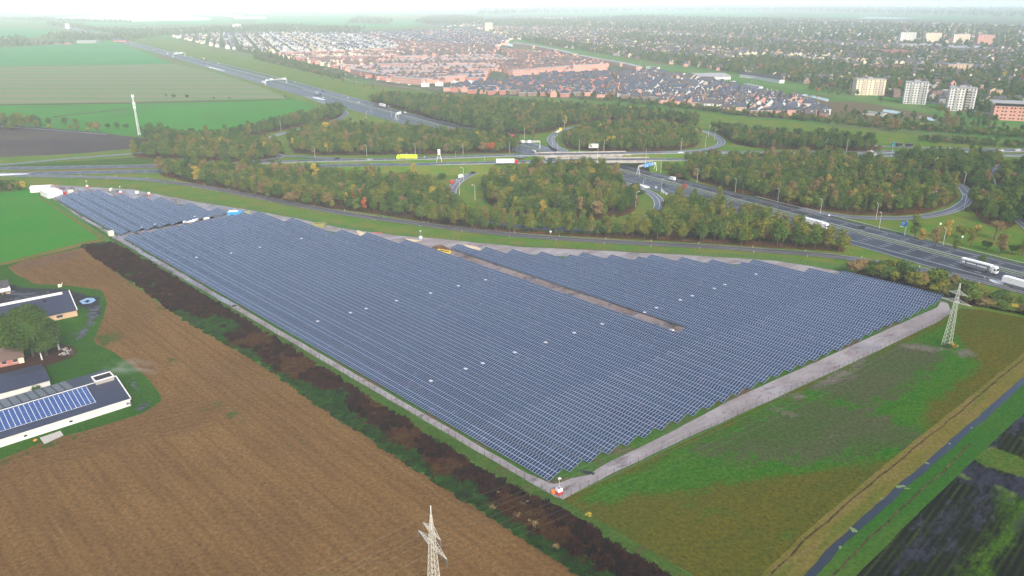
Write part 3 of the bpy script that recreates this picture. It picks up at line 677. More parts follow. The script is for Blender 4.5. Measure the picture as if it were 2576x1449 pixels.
def road(name, P, w0, w1, mat='asphalt', solid=(), dashed=(), dz=.30, world=False, skirt=None, dash=(3, 9), lw=.28, mk=.02):
    """P in photo pixels (x, y[, z]) or world; road from offset w0 to w1 (positive to the right of travel)"""
    W = []
    for p in P:
        z = p[2] if len(p) > 2 else 0.0
        W.append((p[0], p[1], z) if world else (*G(p[0], p[1], z + dz), z))
    S = spline(W); F = frames(S)
    b = MB(); strip(b, S, F, w0, w1, dz)
    r = b.build(name, M[mat], kind='structure')
    if solid or dashed:
        b = MB()
        for o in solid: strip(b, S, F, o - lw / 2, o + lw / 2, dz + mk)
        for o in dashed:
            acc = 0
            for i in range(len(S) - 1):
                L = math.dist(S[i][:2], S[i + 1][:2]); s = 0
                per = dash[0] + dash[1]
                while s < L:
                    ph = (acc + s) % per
                    if ph < dash[0]:
                        e = min(L, s + dash[0] - ph)
                        t0 = s / L; t1 = e / L
                        A = [S[i][k] + (S[i + 1][k] - S[i][k]) * t0 for k in range(3)]; B = [S[i][k] + (S[i + 1][k] - S[i][k]) * t1 for k in range(3)]
                        nx, ny = F[i]
                        b.face([(A[0] + nx * (o - lw / 2), A[1] + ny * (o - lw / 2), A[2] + dz + mk), (A[0] + nx * (o + lw / 2), A[1] + ny * (o + lw / 2), A[2] + dz + mk),
                                (B[0] + nx * (o + lw / 2), B[1] + ny * (o + lw / 2), B[2] + dz + mk), (B[0] + nx * (o - lw / 2), B[1] + ny * (o - lw / 2), B[2] + dz + mk)])
                        s = e + 1e-6
                    else: s += per - ph
                acc += L
        b.build('road_marking', M['white'], parent=r)
    if skirt:
        b = MB()
        for i in range(len(S) - 1):
            if S[i][2] < .2 and S[i + 1][2] < .2: continue
            if abs(hn(*S[i][:2])+4) < 30 and abs(hn(*S[i + 1][:2])+4) < 30: continue
            for o, sg in ((w0, -1), (w1, 1)):
                if sg * skirt < 0 or skirt == 2:
                    pass
                q = []
                for k in (i, i + 1):
                    z = S[k][2]
                    q.append((S[k][0] + F[k][0] * o, S[k][1] + F[k][1] * o, z + dz - .01))
                    q.append((S[k][0] + F[k][0] * (o + sg * (z * 2 + .1)), S[k][1] + F[k][1] * (o + sg * (z * 2 + .1)), .1))
                f = [q[0], q[1], q[3], q[2]]
                b.face(f if sg < 0 else f[::-1])
        if b.f: b.build('embankment', M['verge'], kind='structure')
    return S

def HW(t, n=0.0, z=0.0): return (H0[0] + HD[0] * t + HN[0] * n, H0[1] + HD[1] * t + HN[1] * n, z)
# motorway: north carriageway (n > 0) and south carriageway (n < 0)
def med(t): return 0 if t < 60 else (-7.5 * min(1, (t - 60) / 300))
TS = [-420, -300, -200, -100, 0, 60, 150, 250, 360, 500, 700, 1000, 1400, 2000, 2600, 3200, 4200]
def hwp(off): return [HW(t, med(t) * (1 if t < 1400 else max(0, 1 - (t - 1400) / 900)) + off) for t in TS]
C1 = road('motorway', hwp(0), 1.8, 16.5, 'asphalt', solid=(2.6, 12.6), dashed=(6.1, 9.4), world=True)
C2 = road('motorway', hwp(0), -21.5, -1.8, 'asphalt', solid=(-2.6, -16.6), dashed=(-6.1, -9.6, -13.1), world=True)
road('motorway_median', hwp(0), -1.79, 1.79, 'sgrass', world=True)
# weaving lanes
road('merge_lane', [HW(-420, -24), HW(-250, -23.8), HW(-205, -22.5), HW(-150, -20.4), HW(-60, -20), HW(40, -20)], -3.2, 3, 'asphalt', solid=(-2.7,), world=True, dz=.31)
road('merge_lane', [HW(300, -26), HW(380, -30), HW(520, -31), HW(700, -32), HW(900, -31), HW(1300, -22)], -4, 5.5, 'asphalt', solid=(-3.4,), dashed=(.2,), world=True, dz=.31)
road('merge_lane', [HW(500, 9), HW(700, 11), HW(1000, 18), HW(1400, 14)], -2, 5, 'asphalt', solid=(4.4,), world=True, dz=.31)
# cross road
ZB = 6.2
UP = [(-200, 428, 0), (0, 423.5, 0), (200, 420.5, 0), (392, 417, 0), (560, 412.5, 0), (757, 405.5, 1), (900, 402.5, 2.5), (1060, 399, 4.5), (1288, 390.5, ZB), (1500, 387, ZB), (1713, 383.5, 5), (1850, 383, 3), (2000, 383, 1.5), (2177, 383, 0), (2400, 381, 0), (2650, 379, 0), (2800, 378, 0)]
LO = [(-200, 444, 0), (0, 438, 0), (200, 434, 0), (392, 430, 0), (560, 425, 0), (757, 418, 1), (900, 415, 2.5), (1060, 413, 4.5), (1288, 408, ZB), (1463, 403, ZB), (1600, 401.5, ZB), (1713, 401, 5), (1850, 397, 3), (2000, 393, 1.5), (2177, 391, 0), (2400, 390.5, 0), (2650, 391, 0), (2800, 392, 0)]
CU = road('cross_road', UP, -5.8, 5.8, 'asphalt', solid=(-5, 5), dashed=(-1.6, 1.7), skirt=2)
CL_ = road('cross_road', LO, -5.8, 5.8, 'asphalt', solid=(-5, 5), dashed=(-1.6, 1.7), skirt=2)
NR = [(-200, 443), (0, 441), (165, 444), (280, 447), (380, 453), (500, 468), (644, 494.5), (776, 520.5), (909, 543), (1019, 558), (1144, 574), (1288, 590), (1463, 603), (1638, 613), (1788, 620.5), (1932, 630.5), (2092, 643.5), (2232, 664), (2342, 682), (2400, 692), (2470, 706), (2600, 740), (2800, 800)]
NS = road('slip_road', NR, -3.6, 3.6, 'brickroad', solid=(-3.15, .5, 3.15), dz=.34, lw=.17)
# painted chevron areas
sheet('painted_chevron', [(-50, 440), (0, 438.3), (68, 437.5), (78, 439), (0, 443.5), (-50, 444)], 'white', .42, None)
sheet('painted_chevron', [(2488, 704), (2500, 706), (2576, 725), (2640, 744), (2640, 748), (2576, 732), (2500, 713), (2490, 708)], 'white', .42, None)
sheet('painted_chevron', [(1606, 465), (1612, 464.5), (1635, 471), (1634, 474), (1624, 475)], 'white', .42, None)
sheet('painted_chevron', [(785, 244), (800, 246), (821, 252.5), (810, 252), (790, 247.5)], 'white', .42, None)
sheet('painted_chevron', [(527, 168), (568, 179), (562, 179), (524, 170)], 'white', .42, None)
LP = [(1286, 413, 5), (1250, 419, 3.5), (1219, 427, 2), (1189, 435.5, 1), (1159, 452, 0), (1141, 469, 0), (1135, 487, 0), (1142, 508, 0), (1165, 530, 0), (1210, 550, 0), (1290, 566, 0), (1380, 575, 0), (1470, 577, 0), (1560, 572, 0), (1625, 552, 0), (1652, 530, 0), (1659, 511, 0), (1650, 495, 0), (1632, 483, 0), (1605, 472, 0), (1570, 460, 0), (1540, 450, 0)]
road('loop_ramp', LP, -3.6, 3.6, 'asphalt2', solid=(-3.1, 3.1, .3), dz=.35, skirt=2, lw=.25)
road('loop_ramp', [(1300, 396, ZB), (1390, 384, 5.5), (1420, 379, 4.5), (1398, 369, 2), (1386, 354, 0), (1388, 345, 0), (1405, 331, 0), (1440, 321, 0), (1520, 312, 0), (1620, 309, 0), (1700, 315, 0), (1765, 329, 0), (1798, 340, 0), (1814, 353, 0), (1812, 363, 0), (1795, 371, 1.5), (1765, 377, 3), (1713, 381, 5), (1660, 383.5, 5.7)], -3.6, 3.6, 'asphalt2', solid=(-3.1, 3.1, .2), dz=.35, lw=.25)
road('loop_ramp', [(560, 413, .2), (700, 397, 0), (690, 385, 0), (668, 365, 0), (676, 350, 0), (714, 334, 0), (790, 320, 0), (850, 300, 0), (870, 285, 0), (850, 272, 0), (819, 260, 0), (790, 249, 0), (765, 241, 0)], -3.4, 3.4, 'asphalt2', solid=(-3, 3), dz=.35)
road('slip_road', [(-200, 424), (0, 414.5), (162, 400), (325, 387), (430, 375), (560, 362), (668, 347), (712, 335)], -3, 3, 'asphalt2', solid=(-2.6, 2.6), dz=.34)
road('slip_road', [(1000, 404, 3.5), (850, 399, 1), (757, 394, 0), (700, 390, 0), (640, 380, 0)], -3, 3, 'asphalt2', solid=(-2.6, 2.6), dz=.36)
road('slip_road', [(2014, 524), (2057, 534), (2152, 546.5), (2269, 548.5), (2342, 541.7), (2395, 529), (2427, 510), (2436, 494), (2424, 473), (2402, 461.7), (2330, 440), (2250, 424), (2177, 400)], -3.7, 3.7, 'asphalt2', solid=(-3.2, 3.2, .8), dz=.35, lw=.25)
road('slip_road', [(2640, 395), (2580, 405), (2524, 416), (2500, 430), (2489, 445), (2495, 470), (2515, 505), (2545, 540), (2576, 562), (2640, 620)], -3.7, 3.7, 'asphalt2', solid=(-3.2, 3.2, .5), dz=.35, lw=.25)
road('slip_road', [(2200, 366.5), (2300, 371), (2450, 374), (2650, 376)], -3.2, 3.2, 'asphalt2', solid=(-2.8, 2.8), dz=.34)
road('slip_road', [(1104, 304), (1180, 322), (1250, 338), (1290, 348), (1340, 362), (1390, 383)], -3, 3, 'asphalt2', solid=(-2.6,), dz=.33)
road('old_road', [(0, 318), (60, 322), (140, 328), (220, 334), (270, 338)], -2, 2, 'brickroad', dz=.2)
road('cycle_path', [(860, 196), (900, 206), (980, 215), (1060, 224)], -1.5, 1.5, 'brickroad', dz=.2)
road('cycle_path', [(1000, 236), (1030, 238.5), (1070, 240)], -1.5, 1.5, 'brickroad', dz=.2)

# bridge carrying the cross road over the motorway
br = empty('road_bridge', (BR[0], BR[1], 0), 0, 'concrete road bridge carrying the cross road over the motorway', 'bridge')
def bspan(S):
    I = [i for i in range(len(S)) if abs(hn(*S[i][:2])+4) < 36]
    return I[0], I[-1]
for S in (CU, CL_):
    b = MB(); bpl = [MB(), MB()]
    F = frames(S); i0, i1 = bspan(S)
    for i in range(i0, i1):
        for z0, z1, o0, o1 in ((-1.3, -.05, -6.4, 6.4),):
            P_ = lambda k, o, z: (S[k][0] + F[k][0] * o - BR[0], S[k][1] + F[k][1] * o - BR[1], S[k][2] + .3 + z)
            b.hexa([P_(i, o0, z0), P_(i, o1, z0), P_(i + 1, o1, z0), P_(i + 1, o0, z0)], [P_(i, o0, z1), P_(i, o1, z1), P_(i + 1, o1, z1), P_(i + 1, o0, z1)])
        for bp, o in zip(bpl, (-6.3, 6.3)):
            P_ = lambda k, oo, z: (S[k][0] + F[k][0] * oo - BR[0], S[k][1] + F[k][1] * oo - BR[1], S[k][2] + .3 + z)
            bp.hexa([P_(i, o - .1, -.05), P_(i, o + .1, -.05), P_(i + 1, o + .1, -.05), P_(i + 1, o - .1, -.05)], [P_(i, o - .1, .8), P_(i, o + .1, .8), P_(i + 1, o + .1, .8), P_(i + 1, o - .1, .8)])
    b.build('deck', M['concrete'], br)
    for bp in bpl: bp.build('parapet', M['concrete'], br)
def wallalong(n, z1, name, t0, t1, th):
    a = HW(t0, n); c = HW(t1, n); b = MB()
    nx, ny = HN[0] * th / 2, HN[1] * th / 2
    q = [(a[0] - nx, a[1] - ny), (a[0] + nx, a[1] + ny), (c[0] + nx, c[1] + ny), (c[0] - nx, c[1] - ny)]
    q = [(x - BR[0], y - BR[1]) for x, y in q]
    b.hexa([(x, y, 0) for x, y in q], [(x, y, z1) for x, y in q]); b.build(name, M['concrete'], br)
tb = (BR[0] - H0[0]) * HD[0] + (BR[1] - H0[1]) * HD[1]
for S in (CU, CL_):
    pc = min(S, key=lambda s: abs(hn(*s[:2]) + 2))
    tc = (pc[0] - H0[0]) * HD[0] + (pc[1] - H0[1]) * HD[1]
    wallalong(med(tc), ZB - .9, 'pier', tc - 6, tc + 6, 1.0)
    for n in (-33, 27):
        pc = min(S, key=lambda s: abs(hn(*s[:2]) - n)); t2 = (pc[0] - H0[0]) * HD[0] + (pc[1] - H0[1]) * HD[1]
        wallalong(n, ZB - .9, 'abutment', t2 - 7, t2 + 7, 1.2)

# guard rails along the motorway and cross road
def rail(S, off, label, z=.3, sub=2, i0=0, i1=None):
    F = frames(S); i1 = len(S) - 1 if i1 is None else i1
    b = MB(); p0 = S[i0]
    t = empty('guard_rail', (p0[0], p0[1], 0), 0, label, 'guard rail')
    for i in range(i0, i1):
        A = (S[i][0] + F[i][0] * off - p0[0], S[i][1] + F[i][1] * off - p0[1]); B = (S[i + 1][0] + F[i + 1][0] * off - p0[0], S[i + 1][1] + F[i + 1][1] * off - p0[1])
        nx, ny = F[i][0] * .05, F[i][1] * .05
        b.hexa([(A[0] - nx, A[1] - ny, S[i][2] + z + .45), (A[0] + nx, A[1] + ny, S[i][2] + z + .45), (B[0] + nx, B[1] + ny, S[i + 1][2] + z + .45), (B[0] - nx, B[1] - ny, S[i + 1][2] + z + .45)],
               [(A[0] - nx, A[1] - ny, S[i][2] + z + .78), (A[0] + nx, A[1] + ny, S[i][2] + z + .78), (B[0] + nx, B[1] + ny, S[i + 1][2] + z + .78), (B[0] - nx, B[1] - ny, S[i + 1][2] + z + .78)])
        b.bar((A[0], A[1], S[i][2]), (A[0], A[1], S[i][2] + z + .5), .06)
    b.build('rail', M['steel'], t)
NH = 95
rail(C1, 1.9, 'steel guard rail on the north side of the motorway median', i1=NH * 2)
rail(C2, -1.9, 'steel guard rail on the south side of the motorway median', i1=NH * 2)
rail(C1, 17.3, 'steel guard rail along the outer north edge of the motorway', i1=60)
rail(CU, 6.1, 'steel guard rail along the near edge of the upper cross road lanes', i0=40)
rail(CL_, 6.1, 'steel guard rail along the near edge of the lower cross road lanes', i0=60)

# ------------------------------------------------------------------ solar field
def panelmat():
    m, nt, p = newmat('solar glass')
    uv = nt.nodes.new('ShaderNodeUVMap')
    sp = nt.nodes.new('ShaderNodeSeparateXYZ'); nt.links.new(uv.outputs[0], sp.inputs[0])
    def edge(o, wd):
        f = mathn(nt, 'FRACT', o)
        d = mathn(nt, 'MINIMUM', f, mathn(nt, 'SUBTRACT', 1.0, f))
        return mathn(nt, 'LESS_THAN', d, wd)
    fr = mathn(nt, 'MAXIMUM', edge(sp.outputs[0], .055), edge(sp.outputs[1], .033))
    mid = mathn(nt, 'LESS_THAN', mathn(nt, 'ABSOLUTE', mathn(nt, 'SUBTRACT', mathn(nt, 'FRACT', sp.outputs[1]), .5)), .010)
    fac = mathn(nt, 'MAXIMUM', fr, mathn(nt, 'MULTIPLY', mid, .45))
    v = posn(nt, 0, (1, 1, 1))
    wn = nt.nodes.new('ShaderNodeTexWhiteNoise'); wn.noise_dimensions = '3D'
    # one random value for every module
    pv = posn(nt, -A1)
    mp = nt.nodes.new('ShaderNodeVectorMath'); mp.operation = 'DIVIDE'; mp.inputs[1].default_value = (1.05, 1.757, 50)
    nt.links.new(pv, mp.inputs[0])
    fl = nt.nodes.new('ShaderNodeVectorMath'); fl.operation = 'FLOOR'; nt.links.new(mp.outputs[0], fl.inputs[0])
    nt.links.new(fl.outputs[0], wn.inputs['Vector'])
    big = noisef(nt, .012, 3, v, .6, .35, .65)
    med_ = noisef(nt, .07, 3, posn(nt, -A1, (.3, 1, 1)), .7, .35, .65)
    c = mixc(nt, big, (.006, .017, .046), (.016, .033, .072))
    c = mixc(nt, mathn(nt, 'MULTIPLY', wn.outputs[0], .55), c, (.028, .032, .065))
    c = mixc(nt, mathn(nt, 'MULTIPLY', med_, .3), c, (.028, .055, .085))
    wht = mathn(nt, 'GREATER_THAN', wn.outputs[0], .986)
    c = mixc(nt, mathn(nt, 'MULTIPLY', wht, .5), c, (.10, .08, .13))
    c = mixc(nt, fac, c, (.30, .37, .52))
    nt.links.new(c, p.inputs['Base Color'])
    nt.links.new(mathn(nt, 'MULTIPLY_ADD', fac, .3, .22), p.inputs['Roughness'])
    p.inputs['Specular IOR Level'].default_value = .17
    return m
M['panel'] = panelmat()
M['panelgap'] = pm('bare white module back', (.55, .56, .6), .6)
TILT = rad(14); PW, PH = 1.05, 1.775; RP = 7.03
ZL, ct, st_ = .8, math.cos(TILT), math.sin(TILT)
NF = {0: 311.8, 10: 306.5, 11: 279.5, 12: 238.6, 13: 224, 14: 198.8, 15: 30.5, 16: 173.4, 17: 159.4, 18: 147, 19: 134, 20: 121, 21: 118.6, 22: 106.4, 23: 95, 24: 92.6, 25: 79.5, 26: 67, 27: 55, 28: 53, 29: 28, 30: 15.5}
NEAR = lambda k: -1.02 * k if k < 30 else -29.5
LB = [436.7, 437.8, 437.7, 434.5, 410.5, 395.7, 383.7, 356.7, 332]
# the module mesh: a thin framed plate, local x along the row, y up the slope
def module_mesh():
    b = MB(); e = .012
    x0, x1, y0, y1 = e, PW - e, e, PH - e
    b.face([(x0, y0, .035), (x1, y0, .035), (x1, y1, .035), (x0, y1, .035)], 0, [(0, 0), (1, 0), (1, 1), (0, 1)])
    for q in ([(x0, y0), (x1, y0)], [(x1, y0), (x1, y1)], [(x1, y1), (x0, y1)], [(x0, y1), (x0, y0)]):
        b.face([(*q[0], 0), (*q[1], 0), (*q[1], .035), (*q[0], .035)], 1)
    b.face([(x0, y1, 0), (x1, y1, 0), (x1, y0, 0), (x0, y0, 0)], 1)
    return b.mesh('solar_module', [M['panel'], M['p_silver']])
MOD = module_mesh()
def rest_mesh(cells):
    n = len(cells); e = .012
    c = np.array(cells, float).reshape(n, 2)
    x0 = c[:, 0] * PW + e; x1 = (c[:, 0] + 1) * PW - e; y0 = c[:, 1] * PH + e; y1 = (c[:, 1] + 1) * PH - e
    V = np.zeros((n, 4, 3)); V[:, 0, 0] = x0; V[:, 1, 0] = x1; V[:, 2, 0] = x1; V[:, 3, 0] = x0
    V[:, 0, 1] = y0; V[:, 1, 1] = y0; V[:, 2, 1] = y1; V[:, 3, 1] = y1; V[:, :, 2] = .035
    me = bpy.data.meshes.new('solar_modules')
    me.vertices.add(4 * n); me.vertices.foreach_set('co', V.ravel())
    me.loops.add(4 * n); me.loops.foreach_set('vertex_index', np.arange(4 * n, dtype=np.int32))
    me.polygons.add(n); me.polygons.foreach_set('loop_start', np.arange(0, 4 * n, 4, dtype=np.int32))
    ul = me.uv_layers.new(name='UVMap'); ul.data.foreach_set('uv', np.tile([0, 0, 1, 0, 1, 1, 0, 1], n).astype(np.float32))
    me.materials.append(M['panel']); me.update(calc_edges=True); me.validate()
    return me
def solar_row(n, t0, t1, label, group, indiv=0, hand=None):
    """n: offset across; from t0 to t1 along"""
    L = int((t1 - t0) / PW)
    o = U(n, t1)                      # local x runs from the far end back towards the near end, y up the slope
    rz = A1 + math.pi
    r = empty('solar_panel_row', (o[0], o[1], 0), rz, label, 'solar panels', group)
    tm = Matrix.Translation((0, 0, ZL)) @ Matrix.Rotation(TILT, 4, 'X')
    cells = [(i, j) for i in range(L) for j in range(3)]
    # the modules that show largest are the ones at the near end
    cells.sort(key=lambda c: -c[0])
    ind = cells[:indiv]; rest = cells[indiv:]
    for (i, j) in ind:
        c = link('solar_panel', MOD, r); c.matrix_local = tm @ Matrix.Translation((i * PW, j * PH, 0))
    if rest:
        c = link('solar_panel_array', rest_mesh(rest), r, kind='stuff' if ind else None); c.matrix_local = tm
    b = MB(); W = 3 * PH
    step = 4.2 if n < 60 else 8.4
    k = 0.5
    while k < L * PW:
        for yy in (W * .22, W * .78):
            b.bar((k, yy * ct, 0), (k, yy * ct, ZL + yy * st_ - .1), .06)
        b.bar((k, W * .05 * ct, ZL + W * .05 * st_ - .08), (k, W * .95 * ct, ZL + W * .95 * st_ - .08), .05)
        k += step
    for yy in (W * .1, W * .5, W * .9):
        b.bar((0, yy * ct, ZL + yy * st_ - .06), (L * PW, yy * ct, ZL + yy * st_ - .06), .04)
    b.build('support_frame', M['p_grey'], r)
    return r
ORD = ['first', 'second', 'third', 'fourth', 'fifth', 'sixth', 'seventh', 'eighth', 'ninth', 'tenth', 'eleventh', 'twelfth', 'thirteenth', 'fourteenth', 'fifteenth', 'sixteenth', 'seventeenth', 'eighteenth', 'nineteenth', 'twentieth', 'twenty first', 'twenty second', 'twenty third', 'twenty fourth', 'twenty fifth', 'twenty sixth', 'twenty seventh', 'twenty eighth', 'twenty ninth', 'thirtieth', 'thirty first']
for k in range(31):
    n = RP * k + max(0, k - 18) * .16
    tf = NF.get(k, 311.8)
    lab = '%s row of tilted blue solar panels counted from the brown field side' % ORD[k]
    if k == 15: lab = 'short row of blue solar panels that ends at the soil heap'
    solar_row(n, NEAR(k), tf, lab, 'solar panel rows of the main field', indiv=99)
for k in range(9):
    solar_row(RP * k + .08 * k, 317.5, LB[k], '%s row of the small far left solar block counted from the green pasture' % ORD[k], 'solar panel rows of the far left block', indiv=0)
# white inverter boxes seen as bright spots among the rows
SPOTS = [(1089, 957), (1177, 926), (1220, 912), (1301, 885), (1380, 859), (1453, 834), (1523, 812), (1622, 780), (1652, 769), (1712, 750), (1742, 740), (1797, 722), (1824, 713), (1902, 688), (1083, 733), (1153, 715), (1007, 754), (930, 774), (889, 785), (805, 807), (581, 632), (503, 646), (653, 618), (758, 598), (355, 567), (389, 560), (489, 542), (1222, 700), (1660, 1000)][:28]
for i, (x, y) in enumerate(SPOTS):
    g = G(x, y, 2.0); dx, dy = g[0] - U0[0], g[1] - U0[1]
    n = dx * UN[0] + dy * UN[1]; t = dx * UD[0] + dy * UD[1]
    kk = math.floor(n / RP); loc = n - kk * RP
    loc = min(max(loc, .3), 5.0); z = ZL + loc / ct * st_ * 1.0 + .05
    c = U(kk * RP + loc, t)
    b = MB(); b.box(-.6, .6, -.5, .5, 0, .12, 0); b.box(-.5, .5, -.4, .4, .12, .16, 0)
    b.build('white_cover', M['panelgap'], loc=(c[0], c[1], z), rz=A1, label='small white cover lying on the solar rows %s' % ('near the muddy strip' if 1400 < x < 1700 else ('towards the brown field side' if y > 850 else ('in the far left part' if x < 700 else ('in the right part of the field' if x > 1700 else 'in the middle of the field')))), cat='cover', group='white covers scattered over the solar field')

# ------------------------------------------------------------------ trees
def rndunit(r):
    while True:
        v = Vector((r.uniform(-1, 1), r.uniform(-1, 1), r.uniform(-1, 1)))
        if .05 < v.length < 1: return v.normalized()
def crown_mesh(name, seed, h, rx, z0, blobs, nleaf, leaf, mat, shape='oak', fill=.12):
    r = random.Random(seed)
    B = []
    for i in range(blobs):
        if shape == 'oak':
            a = r.uniform(0, 6.28); q = math.sqrt(r.random()); zz = r.random()
            w_ = math.sin(math.pi * min(1, .18 + zz * .85)) ** .7
            B.append((Vector((math.cos(a) * rx * .62 * q * w_, math.sin(a) * rx * .62 * q * w_, z0 + (h - z0) * (.18 + .68 * zz))), rx * r.uniform(.34, .5)))
        elif shape == 'big':
            d_ = rndunit(r); d_.z = abs(d_.z) * 1.0 - .25; q = r.uniform(.6, .82); hz = (h - z0) * .5
            B.append((Vector((d_.x * rx * q, d_.y * rx * q, z0 + hz * .9 + d_.z * hz * q * 1.25)), rx * r.uniform(.19, .31)))
        elif shape == 'tall':
            a = r.uniform(0, 6.28); zz = (i + .5) / blobs; w_ = math.sin(math.pi * (.12 + zz * .8)) ** .8
            B.append((Vector((math.cos(a) * rx * .4 * w_, math.sin(a) * rx * .4 * w_, z0 + (h - z0) * (.08 + .84 * zz))), rx * r.uniform(.45, .62)))
        else:
            a = r.uniform(0, 6.28); q = math.sqrt(r.random())
            B.append((Vector((math.cos(a) * rx * .7 * q, math.sin(a) * rx * .7 * q, z0 + (h - z0) * r.uniform(.25, .7))), rx * r.uniform(.3, .45)))
    V = []; Fc = []
    for i in range(nleaf):
        c, br_ = r.choice(B)
        d = rndunit(r)
        rr = br_ * (r.uniform(.2, .8) if r.random() < fill else r.uniform(.82, 1.12))
        p = c + Vector((d.x * rr, d.y * rr, d.z * rr * .85))
        if p.z < z0 * .8: p.z = z0 * .8 + r.random() * .5
        nn = (d * 1.0 + rndunit(r) * .75 + Vector((0, 0, .35))).normalized()
        a = nn.orthogonal().normalized(); b2 = nn.cross(a); t = r.uniform(0, 6.28)
        a, b2 = a * math.cos(t) + b2 * math.sin(t), b2 * math.cos(t) - a * math.sin(t)
        s = leaf * r.uniform(.6, 1.35)
        k = len(V)
        V += [tuple(p + a * s), tuple(p + b2 * s * .8), tuple(p - a * s * .9), tuple(p - b2 * s * .7)]
        Fc.append((k, k + 1, k + 2, k + 3))
    me = bpy.data.meshes.new(name); me.from_pydata(V, [], Fc); me.materials.append(mat); me.update()
    return me
def trunk_mesh(name, seed, h, rbase, rx, z0, mat, nb=5):
    r = random.Random(seed); b = MB()
    p = Vector((0, 0, 0)); rr = rbase
    for i in range(3):
        q = Vector((r.uniform(-.25, .25) * i, r.uniform(-.25, .25) * i, h * .26 * (i + 1)))
        b.bar(p, q, rr, 0, 6, rr * .75); p = q; rr *= .75
        for k in range(nb // 2 + (i > 0)):
            a = r.uniform(0, 6.28)
            e = q + Vector((math.cos(a) * rx * r.uniform(.4, .75), math.sin(a) * rx * r.uniform(.4, .75), h * r.uniform(.08, .2)))
            b.bar(q - Vector((0, 0, .3)), e, rr * .55, 0, 4, rr * .15)
    return b.mesh(name, mat)
PROT = []   # (name, crown, trunk, kind words)
for i, (sh, h, rx, z0, bl, nl, lf) in enumerate([('oak', 11, 3.9, 3.0, 13, 1000, .40), ('oak', 12.5, 4.3, 3.6, 14, 1100, .42), ('oak', 10, 3.6, 2.4, 11, 900, .40), ('tall', 13, 2.9, 3.2, 8, 800, .38), ('tall', 12, 2.5, 2.6, 8, 650, .36), ('oak', 11.5, 3.2, 4.0, 11, 330, .32), ('oak', 9, 3.9, 2.0, 10, 850, .42)]):
    PROT.append((crown_mesh('tree_crown', 100 + i, h, rx, z0, bl, nl, lf, M['leaf'], sh), trunk_mesh('tree_trunk', 200 + i, h, .22, rx, z0, M['trunk']), sh, h))
BPROT = [crown_mesh('bush_crown', 300 + i, h, rx, .15, bl, nl, .3, M['leaf'], 'bush') for i, (h, rx, bl, nl) in enumerate([(3.2, 2.2, 9, 260), (2.4, 1.8, 7, 200), (4.2, 2.6, 10, 320)])]

def inpoly(x, y, P):
    c = False; n = len(P); j = n - 1
    for i in range(n):
        if (P[i][1] > y) != (P[j][1] > y) and x < (P[j][0] - P[i][0]) * (y - P[i][1]) / (P[j][1] - P[i][1]) + P[i][0]: c = not c
        j = i
    return c
def scatter(P, sp, seed, world=False):
    r = random.Random(seed)
    W = P if world else [G(*p) for p in P]
    x0 = min(p[0] for p in W); x1 = max(p[0] for p in W); y0 = min(p[1] for p in W); y1 = max(p[1] for p in W)
    out = []; y = y0; k = 0
    while y < y1:
        x = x0 + (sp * .5 if k % 2 else 0)
        while x < x1:
            a = x + r.uniform(-.42, .42) * sp; b = y + r.uniform(-.42, .42) * sp
            if inpoly(a, b, W): out.append((a, b))
            x += sp
        y += sp * .866; k += 1
    return out
ALLT = []     # x, y, scale xy, scale z, tint, proto, stand name, base z
def tintpick(r, style):
    if style == 'yellow': t = r.choices([r.uniform(.3, .5), r.uniform(.48, .6), r.uniform(.15, .3), .88], [40, 36, 24, .4])[0]
    elif style == 'green': t = r.choices([r.uniform(.0, .2), r.uniform(.2, .42), r.uniform(.42, .6), .68, .88], [34, 48, 13, 5, .2])[0]
    elif style == 'city': t = r.choices([r.uniform(.0, .25), r.uniform(.25, .45), r.uniform(.5, .7), .9, 1.0], [42, 46, 11, .5, .4])[0]
    else: t = r.choices([r.uniform(.05, .22), r.uniform(.22, .42), r.uniform(.42, .58), r.uniform(.6, .8), .89, 1.0], [22, 42, 22, 12, 1.4, .15])[0]
    return t
def wood(P, stand, style='mix', sp=5.9, hs=1.0, seed=0, protos=(0, 1, 2, 3, 4, 5, 6), floor=True, z=0):
    if floor: sheet('leaf_litter', P, 'forestfloor', .12, .8)
    r = random.Random(seed + 5)
    for (x, y) in scatter(P, sp, seed):
        s = r.choice([r.uniform(.6, .95), r.uniform(.9, 1.35)])
        ALLT.append((x, y, s, (.42 + .48 * s) * hs * r.uniform(.88, 1.12), tintpick(r, style), r.choice(protos), stand, z))
wood([(330, 388), (345, 398), (440, 401), (555, 408), (640, 409), (700, 402), (720, 390), (700, 372), (668, 362), (640, 360), (520, 362), (440, 372), (380, 382)], 'the far left wood beside the ploughed field', 'mix', seed=1, hs=1.0)
wood([(362, 350), (365, 362), (450, 366), (540, 356), (640, 343), (710, 328), (790, 312), (850, 298), (868, 284), (845, 276), (812, 288), (700, 310), (640, 332), (540, 348), (450, 352), (400, 344)], 'the strip of trees between green field and motorway', 'green', seed=2, hs=.95)
wood([(726, 368), (745, 386), (800, 391), (900, 391), (1000, 390), (1120, 388), (1300, 384), (1314, 376), (1290, 364), (1200, 350), (1100, 341), (1000, 334), (880, 326), (800, 327), (745, 345)], 'the wood inside the upper left loop ramp', 'mix', seed=3)
wood([(930, 253), (965, 266), (1050, 288), (1130, 313), (1240, 337), (1330, 339), (1385, 332), (1410, 320), (1500, 306), (1620, 303), (1700, 308), (1755, 318), (1745, 304), (1600, 290), (1500, 282), (1400, 274), (1288, 268), (1100, 256), (1000, 251)], 'the long wood between motorway and town', 'green', sp=5.2, seed=4)
wood([(1425, 374), (1480, 380), (1600, 382), (1700, 379), (1750, 370), (1760, 352), (1740, 336), (1690, 326), (1620, 321), (1500, 325), (1445, 337), (1416, 355)], 'the wood inside the upper right loop ramp', 'mix', seed=5)
